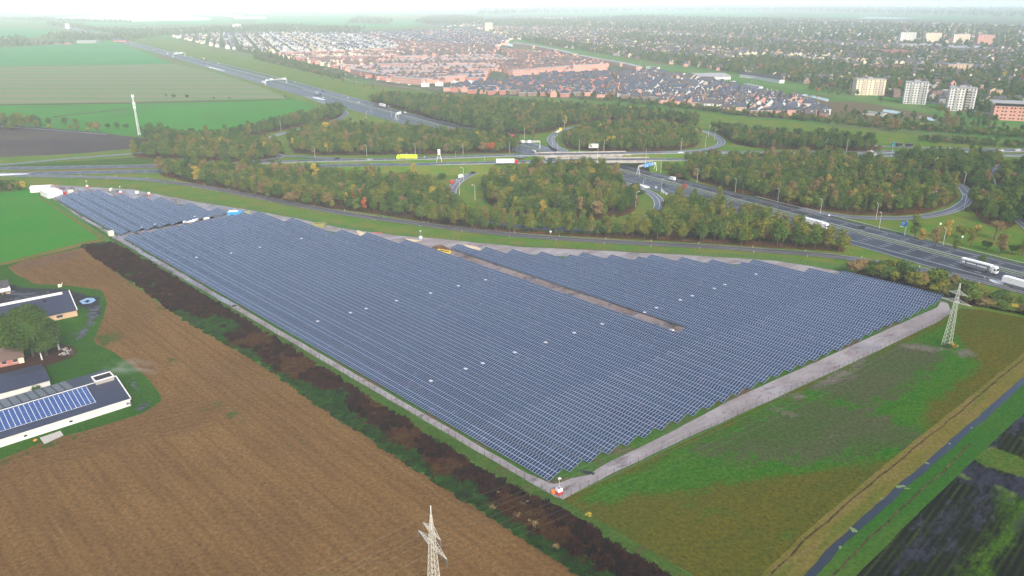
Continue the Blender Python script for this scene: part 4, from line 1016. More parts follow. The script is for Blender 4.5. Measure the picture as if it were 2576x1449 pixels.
wood([(1832, 350), (1852, 364), (1900, 373), (2000, 377), (2110, 380), (2200, 380), (2210, 373), (2190, 363), (2080, 354), (2000, 350), (1900, 342), (1820, 330), (1790, 326), (1808, 336)], 'the dark wood right of the upper loop ramp', 'green', seed=6)
wood([(1720, 433), (1760, 458), (1840, 481), (1950, 508), (2010, 525), (2060, 530), (2150, 541), (2260, 543), (2335, 535), (2385, 516), (2412, 498), (2404, 478), (2388, 466), (2330, 449), (2250, 432), (2180, 410), (2100, 405), (2000, 405), (1860, 406), (1760, 412), (1722, 418)], 'the large wood right of the motorway', 'mix', sp=5.9, seed=7)
wood([(1672, 425), (1690, 446), (1722, 458), (1735, 450), (1716, 432), (1700, 420), (1680, 418)], 'the bushes by the bridge', 'green', sp=5, hs=.6, seed=8)
wood([(2240, 408), (2300, 425), (2400, 447), (2450, 480), (2448, 505), (2440, 522), (2470, 560), (2510, 576), (2545, 572), (2568, 556), (2560, 540), (2538, 524), (2505, 500), (2482, 470), (2480, 440), (2505, 420), (2530, 407), (2480, 400), (2400, 396), (2300, 398)], 'the wood between the two right hand ramps', 'green', sp=5.9, seed=9)
wood([(2510, 436), (2545, 428), (2640, 424), (2700, 560), (2620, 590), (2576, 548), (2545, 520), (2515, 482), (2500, 455)], 'the wood at the right edge of the photo', 'green', sp=5.9, seed=10)
wood([(398, 432), (408, 444), (470, 458), (560, 477), (650, 498), (760, 518), (900, 533), (1000, 548), (1080, 561), (1150, 565), (1180, 545), (1140, 518), (1120, 497), (1115, 478), (1060, 470), (900, 455), (800, 443), (700, 436), (560, 433), (470, 430)], 'the long wood left of the centre loop', 'mix', sp=5.9, seed=11)
wood([(1215, 480), (1228, 512), (1262, 536), (1340, 552), (1440, 558), (1530, 553), (1590, 537), (1606, 515), (1600, 492), (1565, 472), (1545, 452), (1530, 435), (1470, 430), (1350, 432), (1270, 445), (1225, 462)], 'the round wood inside the centre loop ramp', 'mix', sp=5.9, seed=12, hs=1.05)
wood([(1082, 566), (1200, 580), (1400, 592), (1600, 603), (1800, 614), (1950, 624), (2120, 635), (2128, 625), (2090, 612), (2000, 585), (1900, 555), (1800, 530), (1740, 512), (1690, 520), (1660, 545), (1620, 572), (1560, 584), (1470, 588), (1380, 584), (1290, 577), (1200, 562), (1150, 548)], 'the autumn tree belt behind the slip road', 'yellow', sp=5.9, seed=13, hs=.98, protos=(0, 1, 3, 4, 3, 2))
ra = random.Random(44)
for row_, dy_ in ((0, -11.5), (1, -17)):
    RL = spline([(*G(x_, y_ + dy_), 0) for x_, y_ in [(1076, 566), (1144, 574), (1288, 590), (1400, 598.5), (1463, 603), (1540, 607.5)]], 4.6)
    for q_ in RL:
        s_ = ra.uniform(.75, 1.1); ALLT.append((q_[0] + ra.uniform(-1, 1), q_[1] + ra.uniform(-1, 1), s_, .95 * ra.uniform(.85, 1.1), tintpick(ra, 'yellow'), ra.choice([0, 1, 3, 4, 3]), 'the autumn tree belt behind the slip road', 0))
wood([(0, 332), (60, 326), (100, 322), (100, 312), (60, 308), (0, 306), (-40, 308), (-40, 332)], 'the hedge trees at the left edge', 'mix', sp=9, seed=14, floor=False, hs=.85)
wood([(-40, 488), (0, 486), (30, 482), (55, 478), (50, 468), (0, 470), (-40, 470)], 'the low trees left of the site cabins', 'mix', sp=4.5, seed=15, floor=False, hs=.55)
# shrub hedge between the solar field and the motorway
wood([(2145, 690), (2230, 712), (2330, 738), (2400, 757), (2440, 768), (2455, 752), (2420, 730), (2330, 712), (2250, 692), (2170, 678)], 'the hedge beside the far corner of the solar field', 'mix', sp=4.2, seed=16, hs=.78, protos=(0, 1, 2, 6))
wood([(2440, 768), (2500, 778), (2576, 792), (2700, 820), (2700, 800), (2576, 765), (2500, 745), (2450, 742)], 'the hedge along the motorway at the right edge', 'mix', sp=4.0, seed=17, hs=.36, protos=(0, 1, 2, 6))
def onetree(x, y, proto, s, sz, tint, stand):
    g = G(x, y); ALLT.append((g[0], g[1], s, sz, tint, proto, stand, 0))
r_ = random.Random(3)
# solitary trees (photo position of the foot, prototype, width, height, tint)
SOLO = [(2300, 602, 3, 1.3, 1.05, .42, 'dark green roadside tree left of the blue motorway sign trees'), (2318, 612, 3, 1.0, .62, .86, 'small yellow birch'), (2352, 620, 4, 1.2, .9, .72, 'brown thin birch'), (2378, 606, 4, 1.0, 1.0, .87, 'slim yellow birch'), (2418, 600, 2, 1.1, .8, .5, 'olive tree on the grass right of the ramp'), (2440, 622, 3, .9, .8, .55, 'olive birch on the grass'), (2455, 590, 2, .8, .65, .86, 'yellow bush tree'), (2500, 605, 5, 1.9, .95, .74, 'broad pale brown tree'), (2515, 640, 4, 1.3, .95, .7, 'tan birch at the motorway edge'), (2545, 640, 2, .8, .6, .2, 'dark small tree'), (2480, 630, 2, .8, .6, .15, 'dark round tree'), (2570, 645, 4, 1.1, .8, .6, 'tall thin tree at the right edge'), (2400, 632, 4, .8, .6, .35, 'slim green tree'), (2470, 660, 6, .6, .4, .3, 'low shrub'),
        (565, 466, 4, 1.1, .95, .75, 'pale birch with white trunk'), (1112, 452, 6, 1.05, .55, .05, 'round dark green bush on the slope'), (1040, 447, 4, .9, .9, .88, 'yellow tree sticking out of the wood'), (1366, 548, 3, 1.1, .85, .87, 'bright yellow tree'), (1300, 530, 3, .9, .7, .88, 'yellow tree'), (2080, 480, 3, .9, .9, .85, 'yellow tree'), (1808, 512, 3, .9, .9, .5, 'yellow green tree'), (2212, 380, 0, .8, .5, .7, 'brown tree'),
        (1340, 352, 4, .9, .8, .7, 'brown tree by the ramp'), (920, 305, 6, .6, .3, .1, 'small bush'), (1720, 480, 0, .6, .5, 1.0, 'red shrub'),
        (245, 333, 0, 1.25, 1.0, .74, 'orange brown tree beside the ploughed field'), (75, 312, 0, 1.3, .9, .5, 'olive tree at the left'), (125, 316, 0, 1.0, .8, .2, 'green tree'), (50, 312, 1, 1.3, 1.0, .5, 'olive tree'), (90, 316, 1, 1.2, .9, .2, 'dark tree'), (5, 312, 0, 1.0, .9, .7, 'brown tree'), (165, 315, 0, 1.1, .8, .15, 'dark tree'), (190, 318, 0, 1.1, .8, .35, 'green tree'), (225, 325, 2, 1.0, .8, .6, 'olive tree'), (180, 326, 2, .7, .5, .7, 'brown shrub'), (195, 327, 2, .7, .5, .72, 'brown shrub'), (272, 325, 2, 1.0, .7, .1, 'dark tree'), (295, 326, 0, 1.0, .75, .12, 'dark tree'), (318, 327, 2, 1.0, .7, .15, 'dark tree'), (125, 323, 2, .7, .45, .88, 'yellow shrub'), (222, 330, 2, .6, .4, .87, 'yellow shrub'), (352, 336, 0, 1.0, .7, .2, 'dark tree beside the mast'), (380, 342, 1, 1.4, 1.0, .12, 'big dark tree right of the mast'), (405, 343, 1, 1.4, 1.05, .3, 'big olive tree right of the mast'), (425, 345, 0, 1.2, .9, .4, 'olive tree'), (455, 348, 0, 1.2, .8, .45, 'olive tree'), (438, 248, 2, .9, .65, .1, 'dark tree in the field'), (418, 248, 5, .8, .6, .4, 'thin tree in the field'), (472, 248, 2, .9, .6, .1, 'dark tree in the field'), (538, 250, 2, .6, .35, .1, 'small round tree in the field'), (578, 249, 2, .5, .3, .1, 'small round tree in the field'), (247, 249.5, 2, .35, .2, .5, 'tiny bush in the field'), (718, 247, 4, .5, .4, .6, 'thin tree by the ditch'), (60, 478, 0, .7, .6, .88, 'orange shrub by the cabins'), (45, 480, 0, .7, .5, .4, 'shrub by the cabins')]
for (x, y, p, s, sz, ti, nm) in SOLO: onetree(x, y, p, s, sz, ti, '@' + nm)
for i in range(7): onetree(812 + i * 26 + r_.uniform(-3, 3), 196 + i * 6.2, 4, .8, .6, .6, '@young tree in the row beside the town cycle path')
for (x, y, ti) in [(2135, 240, .6), (2150, 236, .1), (2215, 258, .3), (2070, 230, .5), (2038, 228, .3), (2362, 285, .5), (2410, 298, .2), (2460, 300, .5), (2500, 310, .2)]: onetree(x, y, 0, 1.1, .85, ti, '@tree on the grass between canal and flats')
for (x, y, ti) in [(2255, 330, .74), (2240, 330, .72), (2380, 320, .74), (2400, 322, .74), (2380, 300, .7), (2200, 322, .7)]: onetree(x, y, 3, 1.4, 1.0, ti, '@tall golden tree by the canal')
# hedge of brown shrubs before the town
for P, sd, st in [([(1900, 292), (2080, 312), (2300, 330), (2576, 350), (2650, 356), (2650, 344), (2576, 338), (2300, 318), (2080, 302), (1900, 284)], 21, 'the brown hedge in front of the town'), ([(2290, 355), (2450, 366), (2650, 378), (2650, 372), (2480, 358), (2330, 346)], 22, 'the shrubs above the motorway'), ([(1440, 252), (1560, 258), (1740, 276), (1900, 296), (1900, 290), (1740, 270), (1560, 253)], 23, 'the brown hedge in front of the houses'), ([(640, 150), (760, 178), (860, 200), (850, 192), (760, 168), (640, 142)], 24, 'the brown hedge beside the white houses')]:
    wood(P, st, 'mix', sp=6.5, seed=sd, hs=.5, floor=False)
    
# --- nearest trees are things of their own, the rest of each kind is one mass
cnt = {}
def treekey(t):
    return math.hypot(t[0], t[1]) / (t[3] + .2) - (400 if t[6].startswith('@') else 0)
ALLT.sort(key=treekey)
rootcache = {}
TINTW = lambda t: 'dark green' if t < .2 else ('olive green' if t < .42 else ('yellowish olive' if t < .6 else ('brownish' if t < .82 else ('golden yellow' if t < .95 else 'orange red'))))
NIND = 300
solo = {}
for t in ALLT:
    if t[6].startswith('@'): solo[t[6]] = solo.get(t[6], 0) + 1
WHERE = {}
for k, t in enumerate(ALLT[:NIND]):
    x, y, s, sz, ti, pr, stand, z = t
    cm, tm_, sh, h = PROT[pr]
    if stand.startswith('@'):
        px = PX(x, y)
        reg = 'at the left edge of the fields' if px[0] < 480 else ('near the right edge' if px[0] > 2270 else ('along the slip road wood' if px[0] < 700 else 'in the middle distance'))
        lab = '%s %s' % (stand[1:], reg); grp = 'single trees: ' + stand[1:]
    else:
        px = PX(x, y); form = 'slender' if sh == 'tall' else ('thin leaved' if pr == 5 else 'broad')
        lab = '%s %s tree in %s' % (form, TINTW(ti), stand); grp = '%s %s trees of %s' % (form, TINTW(ti), stand)
    r0 = empty('tree', (x, y, z), random.random() * 6.28, lab, 'tree', grp)
    r0.scale = (s, s, sz)
    c = link('crown', cm, r0); c['tint'] = ti
    link('trunk', M and (tm_ if 'birch' not in stand else tm_), r0)
REST = ALLT[NIND:]

# node groups that stand copies on points
def pointcloud(name, pts, geos, label, kind='stuff'):
    """pts: (x, y, z, rot, sx, sz, tint, idx); geos: list of lists of objects"""
    me = bpy.data.meshes.new(name)
    A = np.array(pts, float)
    me.vertices.add(len(A)); me.vertices.foreach_set('co', A[:, :3].astype(np.float32).ravel())
    for nm, ty, arr in (('rot', 'FLOAT_VECTOR', np.stack([A[:, 3] * 0, A[:, 3] * 0, A[:, 3]], 1)), ('scl', 'FLOAT_VECTOR', np.stack([A[:, 4], A[:, 4], A[:, 5]], 1)), ('tint', 'FLOAT', A[:, 6]), ('idx', 'INT', A[:, 7])):
        at = me.attributes.new(nm, ty, 'POINT')
        if ty == 'FLOAT_VECTOR': at.data.foreach_set('vector', arr.astype(np.float32).ravel())
        elif ty == 'FLOAT': at.data.foreach_set('value', arr.astype(np.float32))
        else: at.data.foreach_set('value', arr.astype(np.int32))
    ob = link(name, me, kind=kind, label=label)
    ng = bpy.data.node_groups.new(name + '_nodes', 'GeometryNodeTree')
    ng.interface.new_socket(name='Geometry', in_out='INPUT', socket_type='NodeSocketGeometry')
    ng.interface.new_socket(name='Geometry', in_out='OUTPUT', socket_type='NodeSocketGeometry')
    gi = ng.nodes.new('NodeGroupInput'); go = ng.nodes.new('NodeGroupOutput')
    jn = ng.nodes.new('GeometryNodeJoinGeometry')
    for g in reversed(geos):
        j2 = ng.nodes.new('GeometryNodeJoinGeometry')
        for o in g:
            oi = ng.nodes.new('GeometryNodeObjectInfo'); oi.transform_space = 'ORIGINAL'; oi.inputs['Object'].default_value = o
            ng.links.new(oi.outputs['Geometry'], j2.inputs[0])
        gi2 = ng.nodes.new('GeometryNodeGeometryToInstance'); ng.links.new(j2.outputs[0], gi2.inputs[0])
        ng.links.new(gi2.outputs[0], jn.inputs[0])
    ip = ng.nodes.new('GeometryNodeInstanceOnPoints')
    ip.inputs['Pick Instance'].default_value = True
    ng.links.new(gi.outputs[0], ip.inputs['Points']); ng.links.new(jn.outputs[0], ip.inputs['Instance'])
    for nm, ty, sk in (('rot', 'FLOAT_VECTOR', 'Rotation'), ('scl', 'FLOAT_VECTOR', 'Scale'), ('idx', 'INT', 'Instance Index')):
        na = ng.nodes.new('GeometryNodeInputNamedAttribute'); na.data_type = ty; na.inputs['Name'].default_value = nm
        o = [s for s in na.outputs if s.enabled and s.name == 'Attribute'][0]
        ng.links.new(o, ip.inputs[sk])
    ng.links.new(ip.outputs[0], go.inputs[0])
    md = ob.modifiers.new('scatter', 'NODES'); md.node_group = ng
    return ob
def firstwith(me):
    for o in COL.objects:
        if o.data == me: return o
TG = []
for cm, tm_, sh, h in PROT:
    c = firstwith(cm); t_ = firstwith(tm_)
    TG.append([c, t_])
pts = [(x, y, z, random.random() * 6.28, s, sz, ti, pr) for (x, y, s, sz, ti, pr, st, z) in REST]
print('trees', len(ALLT), 'rest', len(pts))
pointcloud('woodland', pts, TG, 'further trees of the woods round the interchange')

# weeds of the dark belt: a few clumps as objects, the rest as one mass
def weed_mesh(seed, h, r0, n):
    r = random.Random(seed); V = []; Fc = []
    for i in range(n):
        a = r.uniform(0, 6.28); q = r0 * math.sqrt(r.random()); x, y = math.cos(a) * q, math.sin(a) * q
        hh = h * r.uniform(.5, 1.1); lx, ly = r.uniform(-.3, .3), r.uniform(-.3, .3); a2 = r.uniform(0, 3.14); w_ = r.uniform(.06, .22)
        k = len(V); dx, dy = math.cos(a2) * w_, math.sin(a2) * w_
        V += [(x - dx, y - dy, 0), (x + dx, y + dy, 0), (x + lx + dx, y + ly + dy, hh), (x + lx - dx, y + ly - dy, hh)]
        Fc.append((k, k + 1, k + 2, k + 3))
    me = bpy.data.meshes.new('weed_clump'); me.from_pydata(V, [], Fc); me.materials.append(M['weed']); me.update(); return me
WP = [weed_mesh(1, 1.3, 1.1, 110), weed_mesh(2, 1.0, 1.0, 100), weed_mesh(3, 1.6, .9, 90)]
BELT = [(208, 620), (287, 614), (350, 649), (475, 716), (644, 826), (800, 922), (966, 1030), (1099, 1116), (1317, 1246), (1412, 1284), (1543, 1376), (1663, 1444), (1900, 1610), (1900, 1750), (1461, 1449), (1248, 1311), (1106, 1219), (966, 1129), (800, 1020), (644, 905), (500, 828), (425, 778), (330, 705), (240, 650)]
wp = []; rr_ = random.Random(77)
TB = [G(1053, 1080), G(1248, 1311)]
for (x, y) in scatter(BELT, 1.5, 31):
    dx, dy = x - U0[0], y - U0[1]; n = dx * UN[0] + dy * UN[1]; t = dx * UD[0] + dy * UD[1]
    q = noise.noise(Vector((x * .06, y * .06, 3))) + rr_.uniform(-.15, .15)
    if n > -6.6 + rr_.uniform(-.6, .6): continue
    green = ((-18.0 if t > 110 else -15.5) + q * 7 > n) and t < 190
    ti = rr_.uniform(.7, 1.0) if green or q > .33 else (rr_.uniform(.4, .6) if q < -.2 else rr_.uniform(0, .35))
    h_ = .55 if green else (.5 + .5 * (q > -.2))
    wp.append((x, y, .1, rr_.uniform(0, 6.28), rr_.uniform(.8, 1.3), h_ * rr_.uniform(.7, 1.15), ti, rr_.randrange(3)))
W0 = []
for i in range(3):
    x, y, z, rt, s, sz, ti, _ = wp[len(wp) // 3 + i * 7]
    o = link('weed_clump', WP[i], loc=(x, y, z), rz=rt, label='clump of dark weed stalks in the belt beside the brown field', cat='weeds', group='weed clumps in the dark belt'); o['tint'] = ti; W0.append(o)
pointcloud('weeds', wp, [[o] for o in W0], 'dark red brown and green weeds along the brown field')
for i, (x, y) in enumerate([(1300, 1300), (1335, 1312), (1345, 1325), (1240, 1280), (1480, 1298), (1400, 1380), (1320, 1268), (1256, 1240)]):
    g = G(x, y); o = link('bush', BPROT[i % 3], loc=(g[0], g[1], 0), rz=i, label='small yellow brown bush at the field edge of the dark weed belt', cat='bush', group='yellow brown bushes in the weed belt'); o.scale = (.45, .45, .4); o['tint'] = .74 if i != 4 else .9
g = G(2400, 872); o = link('bush', BPROT[1], loc=(g[0], g[1], 0), label='yellow bush at the foot of the far pylon', cat='bush'); o.scale = (1.0, 1.0, .8); o['tint'] = .87
g = G(2382, 874); o = link('bush', BPROT[0], loc=(g[0], g[1], 0), label='dark bush between the legs of the far pylon', cat='bush'); o.scale = (.8, .8, .5); o['tint'] = .05

# ------------------------------------------------------------------ farm
def gabled(name, corner, ang, L, Wd, ze, zr, wall, roof, label, cat='building', over=.3, parts=None):
    """corner: near right base corner; building runs L to the left along ang+180 and Wd back along ang+90"""
    r = empty(name, (corner[0], corner[1], 0), ang, label, cat)
    b = MB(); y0, y1 = 0, Wd; m = Wd / 2
    b.face([(-L, 0, 0), (0, 0, 0), (0, 0, ze), (-L, 0, ze)]); b.face([(0, Wd, 0), (-L, Wd, 0), (-L, Wd, ze), (0, Wd, ze)])
    b.face([(0, 0, 0), (0, Wd, 0), (0, Wd, ze), (0, m, zr - .1), (0, 0, ze)]); b.face([(-L, Wd, 0), (-L, 0, 0), (-L, 0, ze), (-L, m, zr - .1), (-L, Wd, ze)])
    b.build('wall', M[wall], r)
    b = MB(); o = over; sl_ = (zr - ze) / m; t = .18
    for s in (0, 1):
        ya, za = (-o, ze - o * sl_) if s == 0 else (Wd + o, ze - o * sl_)
        q = [(-L - o, ya, za), (o, ya, za), (o, m, zr), (-L - o, m, zr)]
        if s: q = q[::-1]
        b.hexa(q, [(x, y, z + t) for x, y, z in q])
    rf = b.build('roof', M[roof], r)
    return r, rf
AC = rad(42.5)
P0 = G(330, 1020.5)
bc, rf = gabled('farm_barn', P0, AC, 75, 26, 2.7, 5.3, 'w_white', 'r_sheet', 'long white walled barn with solar panels on its dark roof', 'barn')
RB = math.atan2(5.3 - 2.7, 13)
def onroof(b, x0, x1, s0, s1, z0, z1, m=0):
    """box lying on the near slope: s measured up the slope from the eave"""
    f = lambda x, s, z: (x, s * math.cos(RB) - z * math.sin(RB), 2.7 + .18 + s * math.sin(RB) + z * math.cos(RB))
    b.hexa([f(x0, s0, z0), f(x1, s0, z0), f(x1, s1, z0), f(x0, s1, z0)], [f(x0, s0, z1), f(x1, s0, z1), f(x1, s1, z1), f(x0, s1, z1)], m)
# roof modules: columns of landscape modules
pmod = MB(); pmod.face([(.02, .02, .04), (1.22, .02, .04), (1.22, .89, .04), (.02, .89, .04)], 0); 
for q in ([(.02, .02), (1.22, .02)], [(1.22, .02), (1.22, .89)], [(1.22, .89), (.02, .89)], [(.02, .89), (.02, .02)]): pmod.face([(*q[0], 0), (*q[1], 0), (*q[1], .04), (*q[0], .04)], 0)
M['bluecell'] = pm('blue solar cells', (.018, .055, .19), .3, (.03, .075, .22), scale=1.5, spec=.5)
PM_ = pmod.mesh('roof_solar_panel', M['bluecell'])
colw = 1.34; R1 = 9.0; S0 = 2.95
nm_ = 0
for cI in range(24):
    for j in range(10):
        x = -R1 - (cI + 1) * colw + .08; s = S0 + j * .94
        if nm_ >= 300: break
        c = link('roof_solar_panel', PM_, bc)
        c.matrix_local = Matrix.Translation((x, 0, 2.7 + .18)) @ Matrix.Rotation(RB, 4, 'X') @ Matrix.Translation((0, s, .08)); nm_ += 1
b = MB(); onroof(b, -R1 - 24 * colw - .1, -R1 + .1, S0 - .05, S0 + 9.45, .03, .075)
b.build('mounting_frame', M['frame'], bc)
b = MB(); onroof(b, -75, .32, 12.75, 13.0, .02, .14); b.build('ridge_strip', M['frame'], bc)
b = MB(); onroof(b, .05, .34, -.3, 13.2, .0, .22); b.build('verge_board', M['frame'], bc)
b = MB(); b.box(-75, .3, -.46, -.30, 2.35, 2.62); b.build('gutter', M['frame'], bc)
b = MB()
for k in range(24): 
    x = -14 - k * 2.4
    q = [(x, 14.0, 5.3), (x + 1.9, 14.0, 5.3), (x + 1.9, 25.5, 3.05), (x, 25.5, 3.05)]
    b.face([(a, c, z + .06) for a, c, z in q])
b.build('skylight_band', pm('translucent sheet', (.16, .18, .19), .5), bc)
b = MB(); b.box(-6.2, -.8, 11.2, 15.4, 4.0, 6.3, 0); b.build('vent_house', M['w_grey'], bc)
b = MB()
for q in [(-6.4, -.6, 11.0, 11.35), (-6.4, -.6, 15.25, 15.6), (-6.4, -6.05, 11.35, 15.25), (-.95, -.6, 11.35, 15.25)]: b.box(*q, 6.3, 6.6)
b.build('vent_house_rim', M['frame'], bc)
b = MB(); b.box(-6.0, -1.0, 11.4, 15.2, 6.3, 6.36); b.build('vent_opening', M['black'], bc)
for x in (-17.5, -29.5, -54):
    b = MB(); b.box(x, x + .9, -.06, .02, .9, 1.5); wn_ = b.build('window', M['win'], bc)
    b = MB(); b.box(x - .12, x + 1.02, -.05, .01, .78, .9); b.box(x - .12, x + 1.02, -.05, .01, 1.5, 1.62); b.build('frame', M['frame'], wn_)
b = MB(); b.box(-42.6, -41.4, -.08, .03, 0, 2.1); b.build('open_doorway', M['black'], bc)
b = MB(); b.box(-41.3, -40.2, -.10, .03, 0, 2.1); b.hexa([(-40.2, -.1, 0), (-40.1, -.1, 0), (-39.9, -1.2, 0), (-40.0, -1.2, 0)], [(-40.2, -.1, 2.1), (-40.1, -.1, 2.1), (-39.9, -1.2, 2.1), (-40.0, -1.2, 2.1)]); b.build('door', M['frame'], bc)
b = MB(); b.box(-.35, .02, -.5, -.02, .6, 1.4); b.disc((-.9, -.06, 1.1), (0, 1, 0), .45, .1); b.build('wall_fan', M['p_grey'], bc)
# second barn (dark roof, tan walls) behind the big tree
P1 = G(196, 794.5)
ba, rfa = gabled('farm_barn', P1, rad(38), 60, 26, 2.6, 7.0, 'w_tan', 'r_sheet', 'dark roofed barn with tan brick wall behind the big tree', 'barn')
RA = math.atan2(4.4, 13)
def onr2(b, x0, x1, s0, s1, z0, z1):
    f = lambda x, s, z: (x, s * math.cos(RA) - z * math.sin(RA), 2.6 + .18 + s * math.sin(RA) + z * math.cos(RA))
    b.hexa([f(x0, s0, z0), f(x1, s0, z0), f(x1, s1, z0), f(x0, s1, z0)], [f(x0, s0, z1), f(x1, s0, z1), f(x1, s1, z1), f(x0, s1, z1)])
b = MB(); onr2(b, -57, -2.5, 11.9, 13.5, .03, .12); b.build('ridge_skylight', M['frame'], ba)
b = MB(); onr2(b, .02, .34, -.3, 13.6, 0, .2); b.build('verge_board', M['frame'], ba)
b = MB(); onr2(b, -10.2, -9.0, 9.2, 10.1, .02, .4); b.build('roof_vent', M['black'], ba)
b = MB(); b.box(-7.4, -5.2, -.06, .03, .9, 1.9); b.build('window', M['win'], ba)
P2 = G(128, 972)
bb, _ = gabled('farm_shed', P2, rad(40), 45, 15, 2.3, 3.4, 'w_white', 'r_sheet', 'low shed with plain blue black roof between the hedge and the earth strip', 'shed')
P3 = G(62, 912)
bd, _ = gabled('farm_cottage', P3, rad(33), 18, 9, 2.4, 5.4, 'w_red', 'r_brown', 'red brick cottage with brown roof under the big tree', 'house')
for x in (-3.2, -6.5, -9.8):
    b = MB(); b.box(x, x + 1.3, -.06, .03, .9, 2.0); q = b.build('window', M['win'], bd)
    b = MB(); b.box(x - .15, x + 1.45, -.05, .02, .75, .9); b.build('sill', M['frame'], q)
b = MB(); b.box(-1.6, -.02, -.05, .02, .0, 2.3); b.build('cream_panel', M['p_cream'], bd)
P4 = G(27, 738)
be, _ = gabled('farm_shed', P4, rad(37), 22, 9, 3.0, 5.0, 'w_tan', 'r_dark', 'small brick shed with dark roof at the left edge of the photo', 'shed')
# tanker trailer in the yard
g = G(10, 741); tk = empty('tank_trailer', (g[0], g[1], .1), rad(37), 'white tank trailer parked in the black farm yard', 'trailer')
b = MB(); b.disc((0, 0, 1.9), (1, 0, 0), 1.0, 5.5, 0, 14); b.disc((2.4, 0, 2.6), (0, 0, 1), .3, 1.2, 0, 10); b.build('tank', M['p_white'], tk)
for x in (-1.2, .2):
    for y in (-1, 1):
        b = MB(); b.disc((x, y, .55), (0, 1, 0), .55, .35, 0, 12); b.build('wheel', M['tyre'], tk)
b = MB(); b.box(-2.5, 4.2, -.2, .2, .6, .8); b.build('drawbar', M['p_grey'], tk)
g = G(150, 722); b = MB(); b.bar((0, 0, 0), (0, 0, 1.2), .7, 0, 8, .5); b.bar((.5, .3, 0), (1.2, .6, 1.8), .25, 0, 6, .1); b.build('white_tank', M['p_cream'], loc=(g[0], g[1], .1), label='small pale container on the black yard', cat='container')
g = G(177, 1053); t = empty('feed_bin', (g[0], g[1], .05), AC, 'white plastic tub beside the open barn door', 'tub')
b = MB(); b.bar((0, 0, 0), (0, 0, 1.3), .85, 0, 10, 1.0); b.build('body', M['p_white'], t); b = MB(); b.bar((0, 0, 1.3), (0, 0, 1.34), .8, 0, 10, .8); b.build('opening', M['p_grey'], t)
g = G(243, 1037)
for i in range(6):
    b = MB(); b.box(-.8, .8, -.5, .5, 0, .3 + .1 * (i % 2)); b.build('white_bag', M['p_white'], loc=(g[0] + (i % 3) * 1.1 - 1, g[1] + (i // 3) * .9 + .4 * (i % 2), .05), rz=i * .8, label='white bag in the heap at the foot of the barn wall', cat='bag', group='white bags by the barn wall')
g = G(89, 1109); b = MB(); b.box(-.4, .4, -.4, .4, 0, .25); b.bar((0, 0, .25), (0, 0, .5), .2, 0, 8, .1); b.build('orange_object', M['p_orange'], loc=(g[0], g[1], .1), label='small orange tub on the grass by the barn', cat='tub')

# farm trees
def farmtree(x, y, h, rx, z0, bl, nl, lf, ti, label, seed, bark='trunk', rb=.45, shape='oak', fill=.2, nm='tree'):
    g = G(x, y); r0 = empty(nm, (g[0], g[1], 0), 0, label, 'tree')
    c = link('crown', crown_mesh('crown', seed, h, rx, z0, bl, nl, lf, M['leaf'], shape, fill), r0); c['tint'] = ti
    link('trunk', trunk_mesh('trunk', seed, h, rb, rx, z0, M[bark], 8), r0)
farmtree(84, 896, 21, 9.8, 1.6, 80, 21000, .30, .17, 'big round olive tree beside the farm cottage', 901, shape='big', fill=.06)
farmtree(60, 897, 15, 6.5, 1.2, 18, 6000, .30, .2, 'dark tree joined to the left of the big farm tree', 902)
farmtree(118, 893, 14, 6, 1.6, 18, 5200, .30, .22, 'dark tree on the right shoulder of the big farm tree', 909)
farmtree(20, 868, 13, 3.6, 1.0, 12, 2400, .3, .02, 'narrow dark evergreen left of the big farm tree', 903, shape='tall')
farmtree(0, 880, 9, 4.5, 1.0, 12, 2000, .3, .62, 'rust coloured tree at the left edge by the cottage', 904)
farmtree(149, 880, 11, 3.8, 5.0, 12, 520, .22, .14, 'thin birch with bare white trunk right of the big tree', 905, bark='birch', rb=.34)
g = G(106, 905); b = MB(); b.bar((0, 0, 0), (-.2, .1, 2.6), .28, 0, 7, .18); b.build('tree_stump', M['birch'], loc=(g[0], g[1], 0), label='broken white birch stump on the red earth', cat='tree stump')
for i, (x, y, s) in enumerate([(30, 1020, 1), (60, 1008, 1.1), (90, 998, 1.2), (112, 992, .9), (10, 1030, 1), (150, 985, .7), (190, 968, .7), (128, 990, 1)]):
    g = G(x, y); o = link('bush', BPROT[i % 3], loc=(g[0], g[1], 0), rz=i, label='green brown bush in the hedge along the barn', cat='bush', group='hedge bushes along the barn'); o.scale = (s, s, s * .8); o['tint'] = [.3, .5, .15][i % 3]
for i, (x, y) in enumerate([(160, 882), (166, 888), (172, 884), (178, 890), (168, 893), (182, 886), (158, 892), (187, 893)]):
    g = G(x, y); b = MB(); r = random.Random(i)
    for k in range(9):
        a = r.uniform(0, 6.28); b.bar((r.uniform(-.8, .8), r.uniform(-.8, .8), r.uniform(0, .6)), (math.cos(a) * 1.3, math.sin(a) * 1.3, r.uniform(.1, .9)), .06)
    b.build('branch_pile', M['trunk'] if i % 2 else M['birch'], loc=(g[0], g[1], .05), label='pile of cut branches beside the birch', cat='branches', group='cut branch piles beside the birch')

